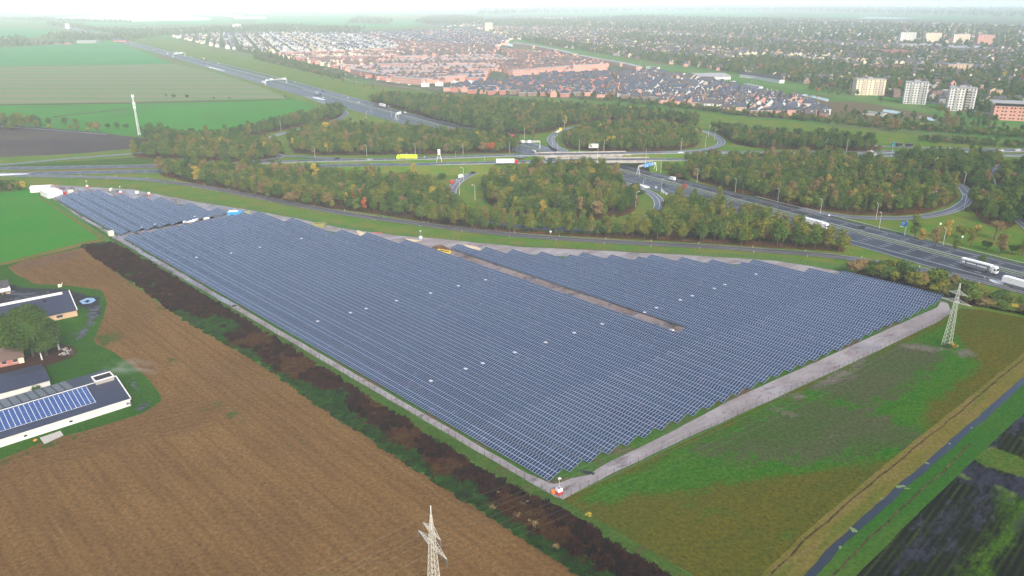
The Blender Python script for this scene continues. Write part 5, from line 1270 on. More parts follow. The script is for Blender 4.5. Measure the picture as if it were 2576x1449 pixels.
# ------------------------------------------------------------------ pylons and wires
PDIR = rad(37); ARM = PDIR + math.pi / 2
def pylon(x, y, H_, mat, label, boards=False, whip=False):
    r = empty('electricity_pylon', (x, y, 0), ARM, label, 'pylon')
    wd = lambda z: 1.3 + (0.42 - 1.3) * min(1, z / (H_ * .8)) if z < H_ * .8 else .42 - .34 * (z - H_ * .8) / (H_ * .2)
    b = MB(); n = 17; zs = [H_ * .985 * (1 - (1 - i / n) ** 1.15) for i in range(n + 1)]
    cs = [(-1, -1), (1, -1), (1, 1), (-1, 1)]
    for i in range(n):
        a, c = wd(zs[i]), wd(zs[i + 1])
        for k in range(4):
            p = (cs[k][0] * a, cs[k][1] * a, zs[i]); q = (cs[k][0] * c, cs[k][1] * c, zs[i + 1])
            k2 = (k + 1) % 4; p2 = (cs[k2][0] * a, cs[k2][1] * a, zs[i]); q2 = (cs[k2][0] * c, cs[k2][1] * c, zs[i + 1])
            b.bar(p, q, .07); b.bar(p, q2, .032); b.bar(p2, q, .032); b.bar(q, q2, .025)
    b.build('lattice_mast', mat, r)
    tips = []
    for (z, L) in ((H_ * .82, 3.4), (H_ * .69, 5.5)):
        w_ = wd(z)
        for s in (-1, 1):
            b = MB(); tip = (s * L, 0, z + .1); m = 6
            for y_ in (-w_, w_):
                b.bar((s * w_, y_, z), tip, .05); b.bar((s * w_, y_, z + 1.3), tip, .045)
            for k in range(m):
                t0, t1 = k / m, (k + 1) / m
                P_ = lambda t, yy, zz: (s * w_ + (tip[0] - s * w_) * t, yy * (1 - t), z + zz * (1 - t) + .1 * t)
                b.bar(P_(t0, -w_, 0), P_(t1, w_, 0), .035); b.bar(P_(t0, w_, 0), P_(t1, -w_, 0), .035)
                b.bar(P_(t0, -w_, 0), P_(t1, -w_, 1.3), .035); b.bar(P_(t0, w_, 0), P_(t1, w_, 1.3), .035); b.bar(P_(t1, w_, 0), P_(t1, w_, 1.3), .03)
            b.build('crossarm', mat, r)
            for xx in ([s * L] if L < 4 else [s * L, s * L * .6]):
                b = MB(); b.bar((xx, 0, z + .1), (xx, 0, z - 1.5), .09, 0, 6); b.build('insulator', M['insul'], r); tips.append((xx, z - 1.5))
    if boards:
        b = MB(); b.box(-.75, .75, -1.05, -1.0, H_ * .665, H_ * .665 + 1.0); q = b.build('sign_board', M['signwhite'], r)
        b = MB(); b.box(-.75, .75, -1.07, -1.052, H_ * .665 + .1, H_ * .665 + .55); b.build('red_band', M['p_red'], q)
        b = MB(); b.box(-.35, .35, -.95, -.9, H_ * .735, H_ * .735 + .8); b.build('number_board', M['signwhite'], r)
    if whip:
        b = MB(); b.bar((.5, -.3, H_ * .82), (.5, -.3, H_ + 1.3), .10, 0, 6); b.build('antenna', M['p_white'], r)
    return tips
QA = (-16.1, 124.2); QB = (161.9, 255.5)
tips = pylon(*QB, 25, M['pylongreen'], 'pale green lattice pylon in the meadow with a red and white board', boards=True)
pylon(*QA, 25, M['pylonwarm'], 'warm grey lattice pylon in front on the brown field with a white whip antenna', whip=True)
dv = (QB[0] - QA[0], QB[1] - QA[1])
def wires(A, B, nm):
    for (xx, z) in tips + [(0, 25)]:
        ax, ay = math.cos(ARM) * xx, math.sin(ARM) * xx
        b = MB(); n = 28; pr = None
        for i in range(n + 1):
            t = i / n
            p = (A[0] + (B[0] - A[0]) * t + ax, A[1] + (B[1] - A[1]) * t + ay, z - 4 * 4.2 * t * (1 - t))
            if pr: b.bar(pr, p, .013, 0, 3)
            pr = p
        b.build('power_line', M['wire'], label='thin power line %s' % nm, cat='wire', group='power lines ' + nm)
wires(QA, QB, 'between the two pylons over the meadow')
wires((QA[0] - dv[0], QA[1] - dv[1]), QA, 'running left from the front pylon over the brown field')
wires(QB, (QB[0] + dv[0], QB[1] + dv[1]), 'running right from the far pylon over the motorway')

# telecom mast
g = G(350, 340); r = empty('telecom_mast', (g[0], g[1], 0), .3, 'slim white lattice telecom mast between the fields', 'mast')
b = MB(); n = 22; Hm = 37
for i in range(n):
    z0_, z1_ = Hm * i / n, Hm * (i + 1) / n; a = 1.25 - .75 * i / n; c = 1.25 - .75 * (i + 1) / n
    for k in range(3):
        f = lambda w_, kk: (math.cos(kk * 2.094) * w_, math.sin(kk * 2.094) * w_)
        b.bar((*f(a, k), z0_), (*f(c, k), z1_), .14); b.bar((*f(a, k), z0_), (*f(c, k + 1), z1_), .09); b.bar((*f(a, k + 1), z0_), (*f(c, k), z1_), .09)
b.build('lattice_mast', M['p_white'], r)
for z in (25, 28.5, 35.5):
    for k in range(3):
        b = MB(); a = k * 2.094; b.box(-.3, .3, -.3, .3, z, z + 2.4); b.build('antenna_panel', M['p_white'], r, loc=(math.cos(a) * 1.1, math.sin(a) * 1.1, 0), rz=a)

# ------------------------------------------------------------------ fences round the solar field
def fence(P, label, step=3.0, h=2.0, parts=100):
    W = [P[0]]; acc = 0
    pts_ = []
    for i in range(len(P) - 1):
        L = math.dist(P[i], P[i + 1]); k = int(L / step) or 1
        for j in range(k): pts_.append((P[i][0] + (P[i + 1][0] - P[i][0]) * j / k, P[i][1] + (P[i + 1][1] - P[i][1]) * j / k))
    pts_.append(P[-1])
    r = empty('mesh_fence', (*P[0], 0), 0, label, 'fence')
    pb = MB(); pb.bar((0, 0, 0), (0, 0, h), .06); pme = pb.mesh('fence_post', M['post'])
    order = sorted(range(len(pts_)), key=lambda i: math.hypot(*pts_[i]))
    rest = MB()
    for q, i in enumerate(order):
        p = pts_[i]; l = (p[0] - P[0][0], p[1] - P[0][1])
        if q < parts: link('fence_post', pme, r, loc=(*l, .1))
        else: rest.bar((*l, .1), (*l, h), .06)
    if rest.f: rest.build('fence_posts', M['post'], r, kind='stuff')
    b = MB()
    for i in range(len(pts_) - 1):
        a = (pts_[i][0] - P[0][0], pts_[i][1] - P[0][1]); c = (pts_[i + 1][0] - P[0][0], pts_[i + 1][1] - P[0][1])
        for z in (.35, 1.0, 1.6, h): b.bar((*a, z), (*c, z), .016, 0, 3)
    b.build('wire_mesh', M['post'], r)
fence([U(-3.4, -5.8), U(-3.6, 60), U(-3.6, 170), U(-4.2, 260), U(-6, 330), G(200, 547), G(104, 476)], 'dark wire fence between the weed belt and the left gravel track')
fence([G(1414, 1257), G(1700, 1121), G(1932, 1012), G(2182, 897), G(2357, 812), G(2395, 787)], 'dark wire fence along the lower right gravel track')
fence([G(120, 470), G(330, 475), G(500, 507), G(640, 529), G(760, 551), G(860, 573), G(1000, 591), G(1120, 601), G(1300, 618), G(1500, 628), G(1700, 638), G(1950, 652), G(2150, 684), G(2260, 712)], 'wire fence between the top of the solar field and the slip road verge')
g1 = G(1505, 628); g2 = G(2380, 765)

# ------------------------------------------------------------------ site objects
def cctv(x, y, label, colr='p_red', top='p_white', mast=True, side=None):
    g = G(x, y); r = empty('camera_tower', (g[0], g[1], .18), .6, label, 'camera tower')
    b = MB()
    for a, c in (((-1.3, -1.1), (1.3, 1.1)), ((1.3, -1.1), (-1.3, 1.1))): b.bar((*a, .12), (*c, .12), .09)
    b.build('outrigger_frame', M['p_grey'], r)
    b = MB(); b.box(-.75, .75, -.75, .75, .15, 1.05); b.build('base_box', M[colr], r)
    b = MB(); b.hexa([(-.75, -.75, 1.05), (.75, -.75, 1.05), (.75, .75, 1.05), (-.75, .75, 1.05)], [(-.6, -.6, 1.9), (.6, -.6, 1.9), (.6, .6, 1.9), (-.6, .6, 1.9)]); b.build('cabinet', M[top], r)
    b = MB(); b.box(-.45, .45, -.45, .45, 1.9, 1.94); b.build('cabinet_lid', M['p_grey'], r)
    if mast:
        b = MB(); b.bar((0, 0, 1.9), (0, 0, 4.6), .06, 0, 6); b.build('mast', M['p_silver'], r)
        b = MB(); b.box(-.3, .3, -.16, .16, 4.6, 4.95); b.bar((.3, 0, 4.7), (.55, 0, 4.4), .15, 0, 8); b.build('camera_head', M['p_white'], r)
cctv(1406, 1244, 'red and white camera tower at the near corner of the gravel tracks')
cctv(220, 473, 'red and white camera tower near the site cabins')
cctv(304, 488, 'red cube camera tower among the small left block rows')
cctv(1058, 603, 'lilac and white camera tower on the gravel by the slip road', colr='p_silver')
cctv(1689, 841, 'red and white camera unit at the near end of the muddy strip', mast=False)
cctv(375, 491, 'orange and white camera unit behind the left block', colr='p_orange', mast=False)
def crate(x, y, l, w_, h, mat, nm, label, cat, rz=0.6, ribs=0, top=None, z=.18):
    g = G(x, y); r = empty(nm, (g[0], g[1], z), rz, label, cat)
    b = MB(); b.box(-l / 2, l / 2, -w_ / 2, w_ / 2, 0, h)
    b.build('body', M[mat], r)
    b = MB()
    for s in (-1, 1):
        b.box(-l / 2 - .03, l / 2 + .03, s * w_ / 2 - .06, s * w_ / 2 + .06, h - .1, h + .04); b.box(s * l / 2 - .06, s * l / 2 + .06, -w_ / 2, w_ / 2, h - .1, h + .03)
    b.build('edge_frame', M[mat], r)
    if top: b = MB(); b.box(-l / 2 + .1, l / 2 - .1, -w_ / 2 + .1, w_ / 2 - .1, h, h + .02); b.build('top', M[top], r)
    return r
crate(1393, 1241, 1.4, .9, .7, 'p_orange', 'orange_box', 'orange plastic box beside the near corner camera tower', 'box')
# waste skip: tapered open container
def skip(x, y, l, w_, h, mat, label, rz):
    g = G(x, y); r = empty('skip', (g[0], g[1], .18), rz, label, 'skip')
    b = MB(); bt = [(-l * .42, -w_ / 2), (l * .42, -w_ / 2), (l * .42, w_ / 2), (-l * .42, w_ / 2)]; tp = [(-l / 2, -w_ / 2), (l / 2, -w_ / 2), (l / 2, w_ / 2), (-l / 2, w_ / 2)]
    for k in range(4):
        k2 = (k + 1) % 4
        b.face([(*bt[k], .1), (*bt[k2], .1), (*tp[k2], h), (*tp[k], h)])
        i_ = lambda p: (p[0] * .96, p[1] * .94)
        b.face([(*i_(tp[k]), h), (*i_(tp[k2]), h), (*i_(bt[k2]), .2), (*i_(bt[k]), .2)]); b.face([(*tp[k], h), (*tp[k2], h), (*i_(tp[k2]), h), (*i_(tp[k]), h)])
    for k in range(6): x_ = -l * .4 + k * l * .16; b.box(x_, x_ + .1, -w_ / 2 - .08, -w_ / 2, .3, h - .05)
    b.build('shell', M[mat], r)
    b = MB(); b.hexa([(-l * .42, -w_ * .4, .2), (l * .42, -w_ * .4, .2), (l * .42, w_ * .4, .2), (-l * .42, w_ * .4, .2)], [(-l * .44, -w_ * .42, h * .8), (l * .42, -w_ * .42, h * .7), (l * .42, w_ * .42, h * .75), (-l * .44, w_ * .42, h * .85)]); b.build('rubbish', M['earth'], r)
skip(804, 572, 8, 2.5, 2.3, 'p_olive', 'long olive waste skip at the top edge of the solar field', rad(-12))
skip(1117, 640, 7.2, 2.5, 1.9, 'p_yellow', 'yellow skip full of rubbish by the brown soil heap', rad(-30))
r = crate(591, 540, 8.6, 2.5, 1.9, 'p_cyan', 'blue_container', 'bright blue open container between the two solar blocks', 'container', rz=rad(18))
b = MB(); b.hexa([(-3.5, -.9, 1.9), (2, -.9, 1.9), (2, .9, 1.9), (-3.5, .9, 1.9)], [(-2.8, -.5, 2.5), (1.2, -.5, 2.3), (1.4, .5, 2.4), (-2.8, .5, 2.6)]); b.build('white_waste', M['p_white'], r)
crate(622, 538, 3.6, 1.8, 1.2, 'p_olive', 'green_container', 'small olive container right of the bright blue one', 'container', rz=rad(18))
r = crate(280, 593, 2.6, 2.0, 2.5, 'p_cream', 'site_cabin', 'cream coloured box cabin on the wet gravel track', 'cabin', rz=rad(44))
for i, (x, y) in enumerate([(469, 561), (482, 559), (492, 556), (519, 552)]):
    g = G(x, y); b = MB(); b.box(-1.7, 1.7, -.7, .7, .1, .9); b.box(-1.5, 1.5, -.5, .5, .9, 1.05); b.box(-1.6, -1.4, -.6, .6, 0, .1); b.box(1.4, 1.6, -.6, .6, 0, .1)
    b.build('panel_pallet', M['p_white'], loc=(g[0], g[1], .2), rz=rad(20 + i * 6), label='white wrapped pallet between the two solar blocks', cat='pallet', group='white pallets in the gap between the solar blocks')
g = G(1476, 1190)
for i in range(3):
    b = MB(); b.box(-.9, .9, -.5, .5, 0, .12); b.box(-.85, .85, -.45, .45, .12, .14)
    b.build('dark_pallet', M['p_black'], loc=(g[0] - .9 + i * 1.1, g[1] + .3 - i * .3, .2), rz=rad(-35), label='dark flat board lying on the grass by the row ends', cat='board', group='dark boards on the grass')
# white tents and cabins at the far left corner of the site
def tent(x, y, l, w_, h, rz, label, mat='p_white'):
    g = G(x, y); r = empty('site_tent', (g[0], g[1], .15), rz, label, 'tent')
    b = MB(); b.box(-l / 2, l / 2, -w_ / 2, w_ / 2, 0, h); b.build('wall', M[mat], r)
    b = MB(); b.hexa([(-l / 2 - .2, -w_ / 2 - .2, h), (l / 2 + .2, -w_ / 2 - .2, h), (l / 2 + .2, w_ / 2 + .2, h), (-l / 2 - .2, w_ / 2 + .2, h)], [(-l / 2 - .2, -.1, h + 1.0), (l / 2 + .2, -.1, h + 1.0), (l / 2 + .2, .1, h + 1.0), (-l / 2 - .2, .1, h + 1.0)]); b.build('roof', M['p_white'], r)
tent(131, 493, 14, 9, 3.6, rad(-42), 'large white tent hall at the left corner of the solar site')
tent(106, 481, 12, 7, 3.0, rad(15), 'smaller white cabin block behind the white tent')
crate(108, 490, 2.4, 2.4, 2.4, 'p_blue', 'blue_tank', 'blue tank beside the white tent', 'tank', rz=.3)
for i, (x, y, c_, l_, lab) in enumerate([(124, 473, 'p_red', 3, 'red machine behind the white tent'), (130, 471, 'p_orange', 2.6, 'orange machine right of the red one'), (145, 480, 'p_orange', 3, 'orange lift near the white tent'), (162, 489, 'p_red', 2.6, 'dark red car at the end of the first row'), (178, 484, 'p_cream', 3, 'brown crate at the end of the first rows'), (280, 480, 'p_cream', 3, 'cream crate behind the left block'), (288, 484, 'p_grey', 4, 'grey pallet stack behind the left block'), (345, 487, 'p_white', 2, 'white sack near the orange unit')]):
    crate(x, y, l_, 1.5, 1.5, c_, 'site_machine', lab, 'machine', rz=i)
g = G(478 + 0, 593)
b = MB(); b.box(-2.6, 2.6, -.15, .15, 0, .3); b.box(-2.6, -2.4, -.4, .4, 0, .1); g = G(478 + 644 - 0, 586); g = G(951, 587)
b.build('red_barrier', M['p_red'], loc=(g[0], g[1], .2), rz=rad(-12), label='red barrier lying along the fence by the gravel', cat='barrier')

# ------------------------------------------------------------------ town
HM = {}
def house_meshes(kind, wall, roof, wd, ln, ev, rh):
    key = (kind, wall, roof, round(wd), round(ln), round(ev, 1), round(rh, 1))
    if key in HM: return HM[key]
    b = MB(); x, y = ln / 2, wd / 2
    if kind == 'gable':
        b.face([(-x, -y, 0), (x, -y, 0), (x, -y, ev), (-x, -y, ev)]); b.face([(x, y, 0), (-x, y, 0), (-x, y, ev), (x, y, ev)])
        b.face([(x, -y, 0), (x, y, 0), (x, y, ev), (x, 0, ev + rh - .1), (x, -y, ev)]); b.face([(-x, y, 0), (-x, -y, 0), (-x, -y, ev), (-x, 0, ev + rh - .1), (-x, y, ev)])
    else: b.box(-x, x, -y, y, 0, ev)
    wm = b.mesh('house_wall', M[wall])
    b = MB(); o = .45
    if kind == 'gable':
        k = rh / y
        for s in (-1, 1):
            q = [(-x - .15, s * (y + o), ev - o * k), (x + .15, s * (y + o), ev - o * k), (x + .15, 0, ev + rh), (-x - .15, 0, ev + rh)]
            if s > 0: q = q[::-1]
            b.hexa(q, [(a, c, z + .16) for a, c, z in q])
        b.box(-x * .4, -x * .4 + .7, -.5, .3, ev + rh * .7, ev + rh + .9, 1)
    elif kind == 'hip':
        o = .8; r0 = max(.5, x - y)
        b.box(-x - o, x + o, -y - o, y + o, ev, ev + .3, 1)
        b.hexa([(-x - o + .1, -y - o + .1, ev + .3), (x + o - .1, -y - o + .1, ev + .3), (x + o - .1, y + o - .1, ev + .3), (-x - o + .1, y + o - .1, ev + .3)], [(-r0, -.15, ev + rh), (r0, -.15, ev + rh), (r0, .15, ev + rh), (-r0, .15, ev + rh)])
    else:
        b.box(-x - .25, x + .25, -y - .25, y + .25, ev, ev + .35); b.box(-x * .5, x * .1, -y * .4, y * .3, ev + .35, ev + 1.0, 1)
    rm = b.mesh('house_roof', [M[roof], M['frame'] if kind == 'hip' else M[wall]])
    HM[key] = (wm, rm); return HM[key]
wb = MB(); wb.box(-.55, .55, -.05, .05, -.7, .7, 0); WME = wb.mesh('window', M['win'])
wb = MB(); wb.box(-.68, .68, -.03, .03, -.83, .83, 0); FME = wb.mesh('window_frame', M['frame'])
wb = MB(); wb.box(-.5, .5, -.9, .9, 0, 1.3, 0); DME = wb.mesh('dormer', M['frame'])
HOUSES = []
def district(P, ang, sx, sy, walls, roofs, kinds, seed, where, tsp=13, size=(8.5, 10.5), skip=.12, tstyle='city', ev=(5.2, 6), rh=(3, 4.5)):
    r = random.Random(seed); W = [G(*p) for p in P]
    ca, sa = math.cos(ang), math.sin(ang)
    L = [(x * ca + y * sa, -x * sa + y * ca) for x, y in W]
    x0 = min(p[0] for p in L); x1 = max(p[0] for p in L); y0 = min(p[1] for p in L); y1 = max(p[1] for p in L)
    y = y0; row = 0
    while y < y1:
        x = x0 + r.uniform(0, sx); rw = r.choice(walls); rr2 = r.choice(roofs); kd = r.choice(kinds)
        while x < x1:
            if inpoly(x, y, L) and r.random() > skip:
                a = x + r.uniform(-.08, .08) * sx; c = y + r.uniform(-.1, .1) * sy
                wx, wy = a * ca - c * sa, a * sa + c * ca
                k = kd if r.random() < .75 else r.choice(kinds)
                HOUSES.append((math.hypot(wx, wy), wx, wy, ang + (0 if r.random() < .6 else math.pi / 2) + r.uniform(-.05, .05), k, rw if r.random() < .75 else r.choice(walls), rr2 if r.random() < .8 else r.choice(roofs),
                               r.choice([size[0], size[0] + 1]), min(sx * .93, r.choice([size[1], size[1] + 1.5])), r.choice(ev), r.choice(rh), where))
            x += sx
        y += sy * (1 if row % 2 else .62); row += 1
    rt = random.Random(seed + 99)
    for (a, c) in scatter(P, tsp, seed + 7):
        s = rt.uniform(.45, .8); CITYT.append((a, c, 0, rt.uniform(0, 6.28), s, s * rt.uniform(.7, 1), tintpick(rt, tstyle), rt.choice([0, 1, 2, 3, 6])))
CITYT = []
district([(1100, 228), (1240, 208), (1400, 192), (1540, 184), (1560, 250), (1380, 244), (1240, 240)], rad(2), 15, 19, ['w_brown', 'w_red', 'w_pink'], ['r_blue', 'r_blue', 'r_dark'], ['hip', 'hip', 'gable'], 41, 'in the detached rows before the terraces')
district([(1555, 190), (1640, 183), (1830, 216), (1900, 236), (2000, 251), (2085, 286), (2080, 300), (1900, 290), (1740, 268), (1565, 248)], rad(-4), 14.5, 18, ['w_tan', 'w_brown', 'w_pink', 'w_white'], ['r_blue', 'r_blue', 'r_dark'], ['gable', 'hip', 'gable'], 42, 'in the detached rows left of the canal')
district([(1000, 108), (1245, 119), (1245, 142), (1000, 148)], rad(12), 9, 20, ['w_pink', 'w_cream', 'w_red'], ['r_dark', 'r_pink', 'r_brown'], ['gable', 'flat', 'gable'], 50, 'in the red brick quarter')
district([(880, 182), (1000, 150), (1240, 142), (1300, 150), (1225, 186), (1222, 204), (1060, 212), (960, 204)], rad(8), 10, 22, ['w_pink', 'w_red', 'w_pink'], ['r_pink', 'r_blue', 'r_flat', 'r_dark'], ['flat', 'hip', 'flat'], 43, 'in the red brick quarter')
district([(700, 142), (1000, 128), (1000, 148), (880, 180)], rad(20), 9, 22, ['w_pink', 'w_red', 'w_cream'], ['r_pink', 'r_flat', 'r_brown'], ['flat', 'flat', 'gable'], 44, 'in the red brick quarter')
district([(1250, 124), (1420, 142), (1530, 166), (1520, 178), (1300, 190), (1240, 178), (1300, 150)], rad(15), 9, 20, ['w_pink', 'w_red', 'w_pink'], ['r_dark', 'r_pink', 'r_brown'], ['gable', 'gable', 'flat'], 45, 'in the red brick quarter')
district([(430, 92), (700, 84), (900, 88), (1000, 110), (1000, 124), (700, 136), (560, 122)], rad(110), 8, 26, ['w_white', 'w_cream', 'w_white'], ['r_dark', 'r_flat', 'r_blue'], ['gable', 'gable', 'flat'], 46, 'in the quarter by the motorway', tsp=22)
district([(900, 86), (1160, 76), (1290, 98), (1250, 120), (1000, 108)], rad(110), 9, 26, ['w_white', 'w_cream', 'w_pink'], ['r_dark', 'r_blue'], ['gable', 'gable', 'hip'], 47, 'in the white quarter', tsp=22)
FR = [(1300, 98), (1500, 134), (1700, 164), (1900, 192), (2150, 228), (2400, 268), (2576, 290), (2700, 300), (2700, 120), (2200, 100), (1800, 72), (1300, 62), (1200, 72)]
district(FR, rad(-8), 9, 34, ['w_tan', 'w_brown', 'w_grey', 'w_cream', 'w_pink'], ['r_brown', 'r_dark', 'r_dark', 'r_dark', 'r_blue'], ['gable', 'gable', 'gable', 'flat'], 48, 'in the wooded town beyond the canal', tsp=9.5, skip=.70)
district([(1100, 70), (1300, 60), (1800, 70), (2200, 98), (2700, 115), (2700, 70), (2000, 50), (1300, 45)], rad(-8), 14, 60, ['w_white', 'w_cream', 'w_pink'], ['r_brown', 'r_dark', 'r_flat'], ['gable', 'flat'], 49, 'far off', tsp=24, skip=.7)
for p in [(1070, 218, 9), (1105, 216, 9), (1145, 214, 9), (1185, 213, 9)]:
    g = G(p[0], p[1]); HOUSES.append((1, g[0], g[1], rad(5), 'flat', 'w_white', 'r_flat', 9, 12, 6, 3, 'standing alone before the red quarter'))
BIGP = []   # footprint centres where no house or tree may stand
def clearof(x, y, r=22):
    return all(math.hypot(x - a, y - b) > max(r, c) for a, b, c in BIGP)
FLATS = [((2182, 238), 30, 15, 21, 'w_cream', 'cream'), ((2298, 260), 30, 16, 25, 'w_white', 'white'), ((2412, 278), 27, 16, 26, 'w_white', 'white and brown')]
for (p, *_) in FLATS: BIGP.append((*G(*p), 26))
BIGP.append((*G(2555, 305), 42)); BIGP.append((*G(2405, 180), 40))
for (x, y) in [(2280, 108), (2343, 110), (2415, 112), (2475, 115), (1230, 78)]: BIGP.append((*G(x, y), 60))
HOUSES.sort(key=lambda h: h[0])
HOUSES = [h for h in HOUSES if clearof(h[1], h[2])]
WN = dict(w_red='red brick', w_pink='salmon brick', w_tan='tan brick', w_white='white', w_cream='cream', w_brown='brown brick', w_grey='grey brick')
RN = dict(r_blue='blue black', r_dark='dark', r_red='red', r_brown='brown', r_flat='grey', r_pink='pale pink')
for i, (d, x, y, a, k, wl, rf, wd, ln, ev, rh, wh) in enumerate(HOUSES[:290]):
    if k == 'flat' and rf not in ('r_flat', 'r_pink'): rf = 'r_flat'
    if k != 'flat' and rf in ('r_flat', 'r_pink'): rf = 'r_dark'
    wm, rm = house_meshes(k, wl, rf, wd, ln, ev, rh)
    form = {'gable': 'gabled', 'hip': 'hipped', 'flat': 'flat'}[k]
    lab = '%s house with %s %s roof %s' % (WN[wl], RN[rf], form, wh)
    r = empty('house', (x, y, 0), a, lab, 'house', lab.replace(' house', ' houses').replace('roof', 'roofs'))
    link('wall', wm, r); link('roof', rm, r)
    if i < 150:
        for fz in ((1.6, 4.2) if ev > 4.5 else (1.6,)):
            for fx in (-ln * .27, ln * .27):
                for s in (-1, 1):
                    # only the faces turned to the camera
                    nx, ny = math.sin(a) * s, -math.cos(a) * s
                    if nx * -x + ny * -y > 0:
                        f = link('window', WME, r, loc=(fx, -s * (wd / 2 + .05), fz)); link('frame', FME, f)
        if k == 'gable' and i % 2 == 0:
            link('dormer', DME, r, loc=(ln * .1, -wd * .25, ev + rh * .35)); link('dormer', DME, r, loc=(ln * .1, wd * .25, ev + rh * .35))
rest = MB(); mats_ = ['w_red', 'w_pink', 'w_tan', 'w_white', 'w_cream', 'w_brown', 'w_grey', 'r_blue', 'r_dark', 'r_red', 'r_brown', 'r_flat', 'r_pink']
for (d, x, y, a, k, wl, rf, wd, ln, ev, rh, wh) in HOUSES[290:]:
    if k == 'flat' and rf not in ('r_flat', 'r_pink'): rf = 'r_flat'
    elif k != 'flat' and rf in ('r_flat', 'r_pink'): rf = 'r_brown' if wh.endswith('brick quarter') else 'r_dark'
    ca, sa = math.cos(a), math.sin(a); T = lambda u, v, z: (x + u * ca - v * sa, y + u * sa + v * ca, z)
    X, Y = ln / 2, wd / 2; mi = mats_.index(wl); ri = mats_.index(rf)
    if k == 'gable':
        rest.face([T(-X, -Y, 0), T(X, -Y, 0), T(X, -Y, ev), T(-X, -Y, ev)], mi); rest.face([T(X, Y, 0), T(-X, Y, 0), T(-X, Y, ev), T(X, Y, ev)], mi)
        rest.face([T(X, -Y, 0), T(X, Y, 0), T(X, Y, ev), T(X, 0, ev + rh), T(X, -Y, ev)], mi); rest.face([T(-X, Y, 0), T(-X, -Y, 0), T(-X, -Y, ev), T(-X, 0, ev + rh), T(-X, Y, ev)], mi)
        rest.face([T(-X - .2, -Y - .4, ev - .3), T(X + .2, -Y - .4, ev - .3), T(X + .2, 0, ev + rh + .1), T(-X - .2, 0, ev + rh + .1)], ri); rest.face([T(X + .2, Y + .4, ev - .3), T(-X - .2, Y + .4, ev - .3), T(-X - .2, 0, ev + rh + .1), T(X + .2, 0, ev + rh + .1)], ri)
    else:
        rest.hexa([T(-X, -Y, 0), T(X, -Y, 0), T(X, Y, 0), T(-X, Y, 0)], [T(-X, -Y, ev), T(X, -Y, ev), T(X, Y, ev), T(-X, Y, ev)], mi)
        q = .9 if k == 'flat' else .15
        rest.hexa([T(-X - .3, -Y - .3, ev), T(X + .3, -Y - .3, ev), T(X + .3, Y + .3, ev), T(-X - .3, Y + .3, ev)], [T(-X * q, -Y * q, ev + (.4 if k == 'flat' else rh)), T(X * q, -Y * q, ev + (.4 if k == 'flat' else rh)), T(X * q, Y * q, ev + (.4 if k == 'flat' else rh)), T(-X * q, Y * q, ev + (.4 if k == 'flat' else rh))], ri)
print('houses', len(HOUSES))
rest.build('distant_houses', [M[m] for m in mats_], kind='stuff', label='the further houses of the town')
# long terraces
def terrace(p, q, dep, h, wall, label, roof='r_flat', fl=3, wins=True, pitch=0):
    A, B = G(*p), G(*q); L = math.dist(A, B); a = math.atan2(B[1] - A[1], B[0] - A[0])
    r = empty('terrace', (*A, 0), a, label, 'terrace')
    b = MB(); b.box(0, L, 0, dep, 0, h); b.build('wall', M[wall], r)
    b = MB()
    if pitch: b.hexa([(-.3, -.4, h), (L + .3, -.4, h), (L + .3, dep + .4, h), (-.3, dep + .4, h)], [(-.3, dep / 2 - .1, h + pitch), (L + .3, dep / 2 - .1, h + pitch), (L + .3, dep / 2 + .1, h + pitch), (-.3, dep / 2 + .1, h + pitch)])
    else:
        b.box(-.2, L + .2, -.25, dep + .25, h, h + .4)
    b.build('roof', M[roof], r)
    n = int(L / 3.3); cnt_ = 0
    if wins:
        rest_ = MB()
        for f in range(fl):
            for k in range(n):
                x = (k + .5) * L / n; z = 1.6 + f * h / fl
                if cnt_ < 96: w_ = link('window', WME, r, loc=(x, -.06, z)); link('frame', FME, w_); cnt_ += 1
                else: rest_.box(x - .55, x + .55, -.1, 0, z - .7, z + .7)
        if rest_.f: rest_.build('windows', M['win'], r, kind='stuff')
terrace((1103, 209), (1224, 199), 10, 9, 'w_pink', 'long salmon brick terrace facing the white cube houses')
terrace((1290, 193), (1442, 180), 10, 10, 'w_pink', 'long salmon brick terrace at the edge of the dark roofed houses')
terrace((1442, 182), (1528, 178), 10, 12, 'w_pink', 'taller salmon brick terrace end by the dark roofed houses')
terrace((700, 141), (920, 134), 10, 8, 'w_pink', 'long red terrace along the far side of the red quarter, left piece', wins=False)
terrace((920, 134), (995, 129), 10, 9, 'w_pink', 'long red terrace along the far side of the red quarter, right piece', wins=False)
terrace((1042, 128), (1250, 120), 10, 8, 'w_pink', 'long pink terrace between white and red quarters', wins=False)
terrace((945, 150), (1080, 152), 10, 8, 'w_pink', 'salmon terrace in the middle of the red quarter', wins=False)
terrace((950, 174), (1030, 172), 10, 9, 'w_red', 'red terrace behind the hipped blue black roofs')
terrace((882, 186), (960, 200), 10, 8, 'w_red', 'deep red terrace at the left corner of the red quarter')
terrace((985, 208), (1060, 214), 10, 9, 'w_pink', 'salmon terrace along the cycle path')
for i, (p, q) in enumerate([((1290, 113), (1340, 122)), ((1345, 123), (1395, 133)), ((1400, 134), (1440, 144)), ((1450, 147), (1500, 157)), ((1505, 158), (1560, 168)), ((1565, 169), (1600, 178))]):
    terrace(p, q, 12, 7, 'w_pink' if i % 2 else 'w_tan', 'pink canal side block number %s from the left beside the green dike' % ['one', 'two', 'three', 'four', 'five', 'six'][i], wins=False)
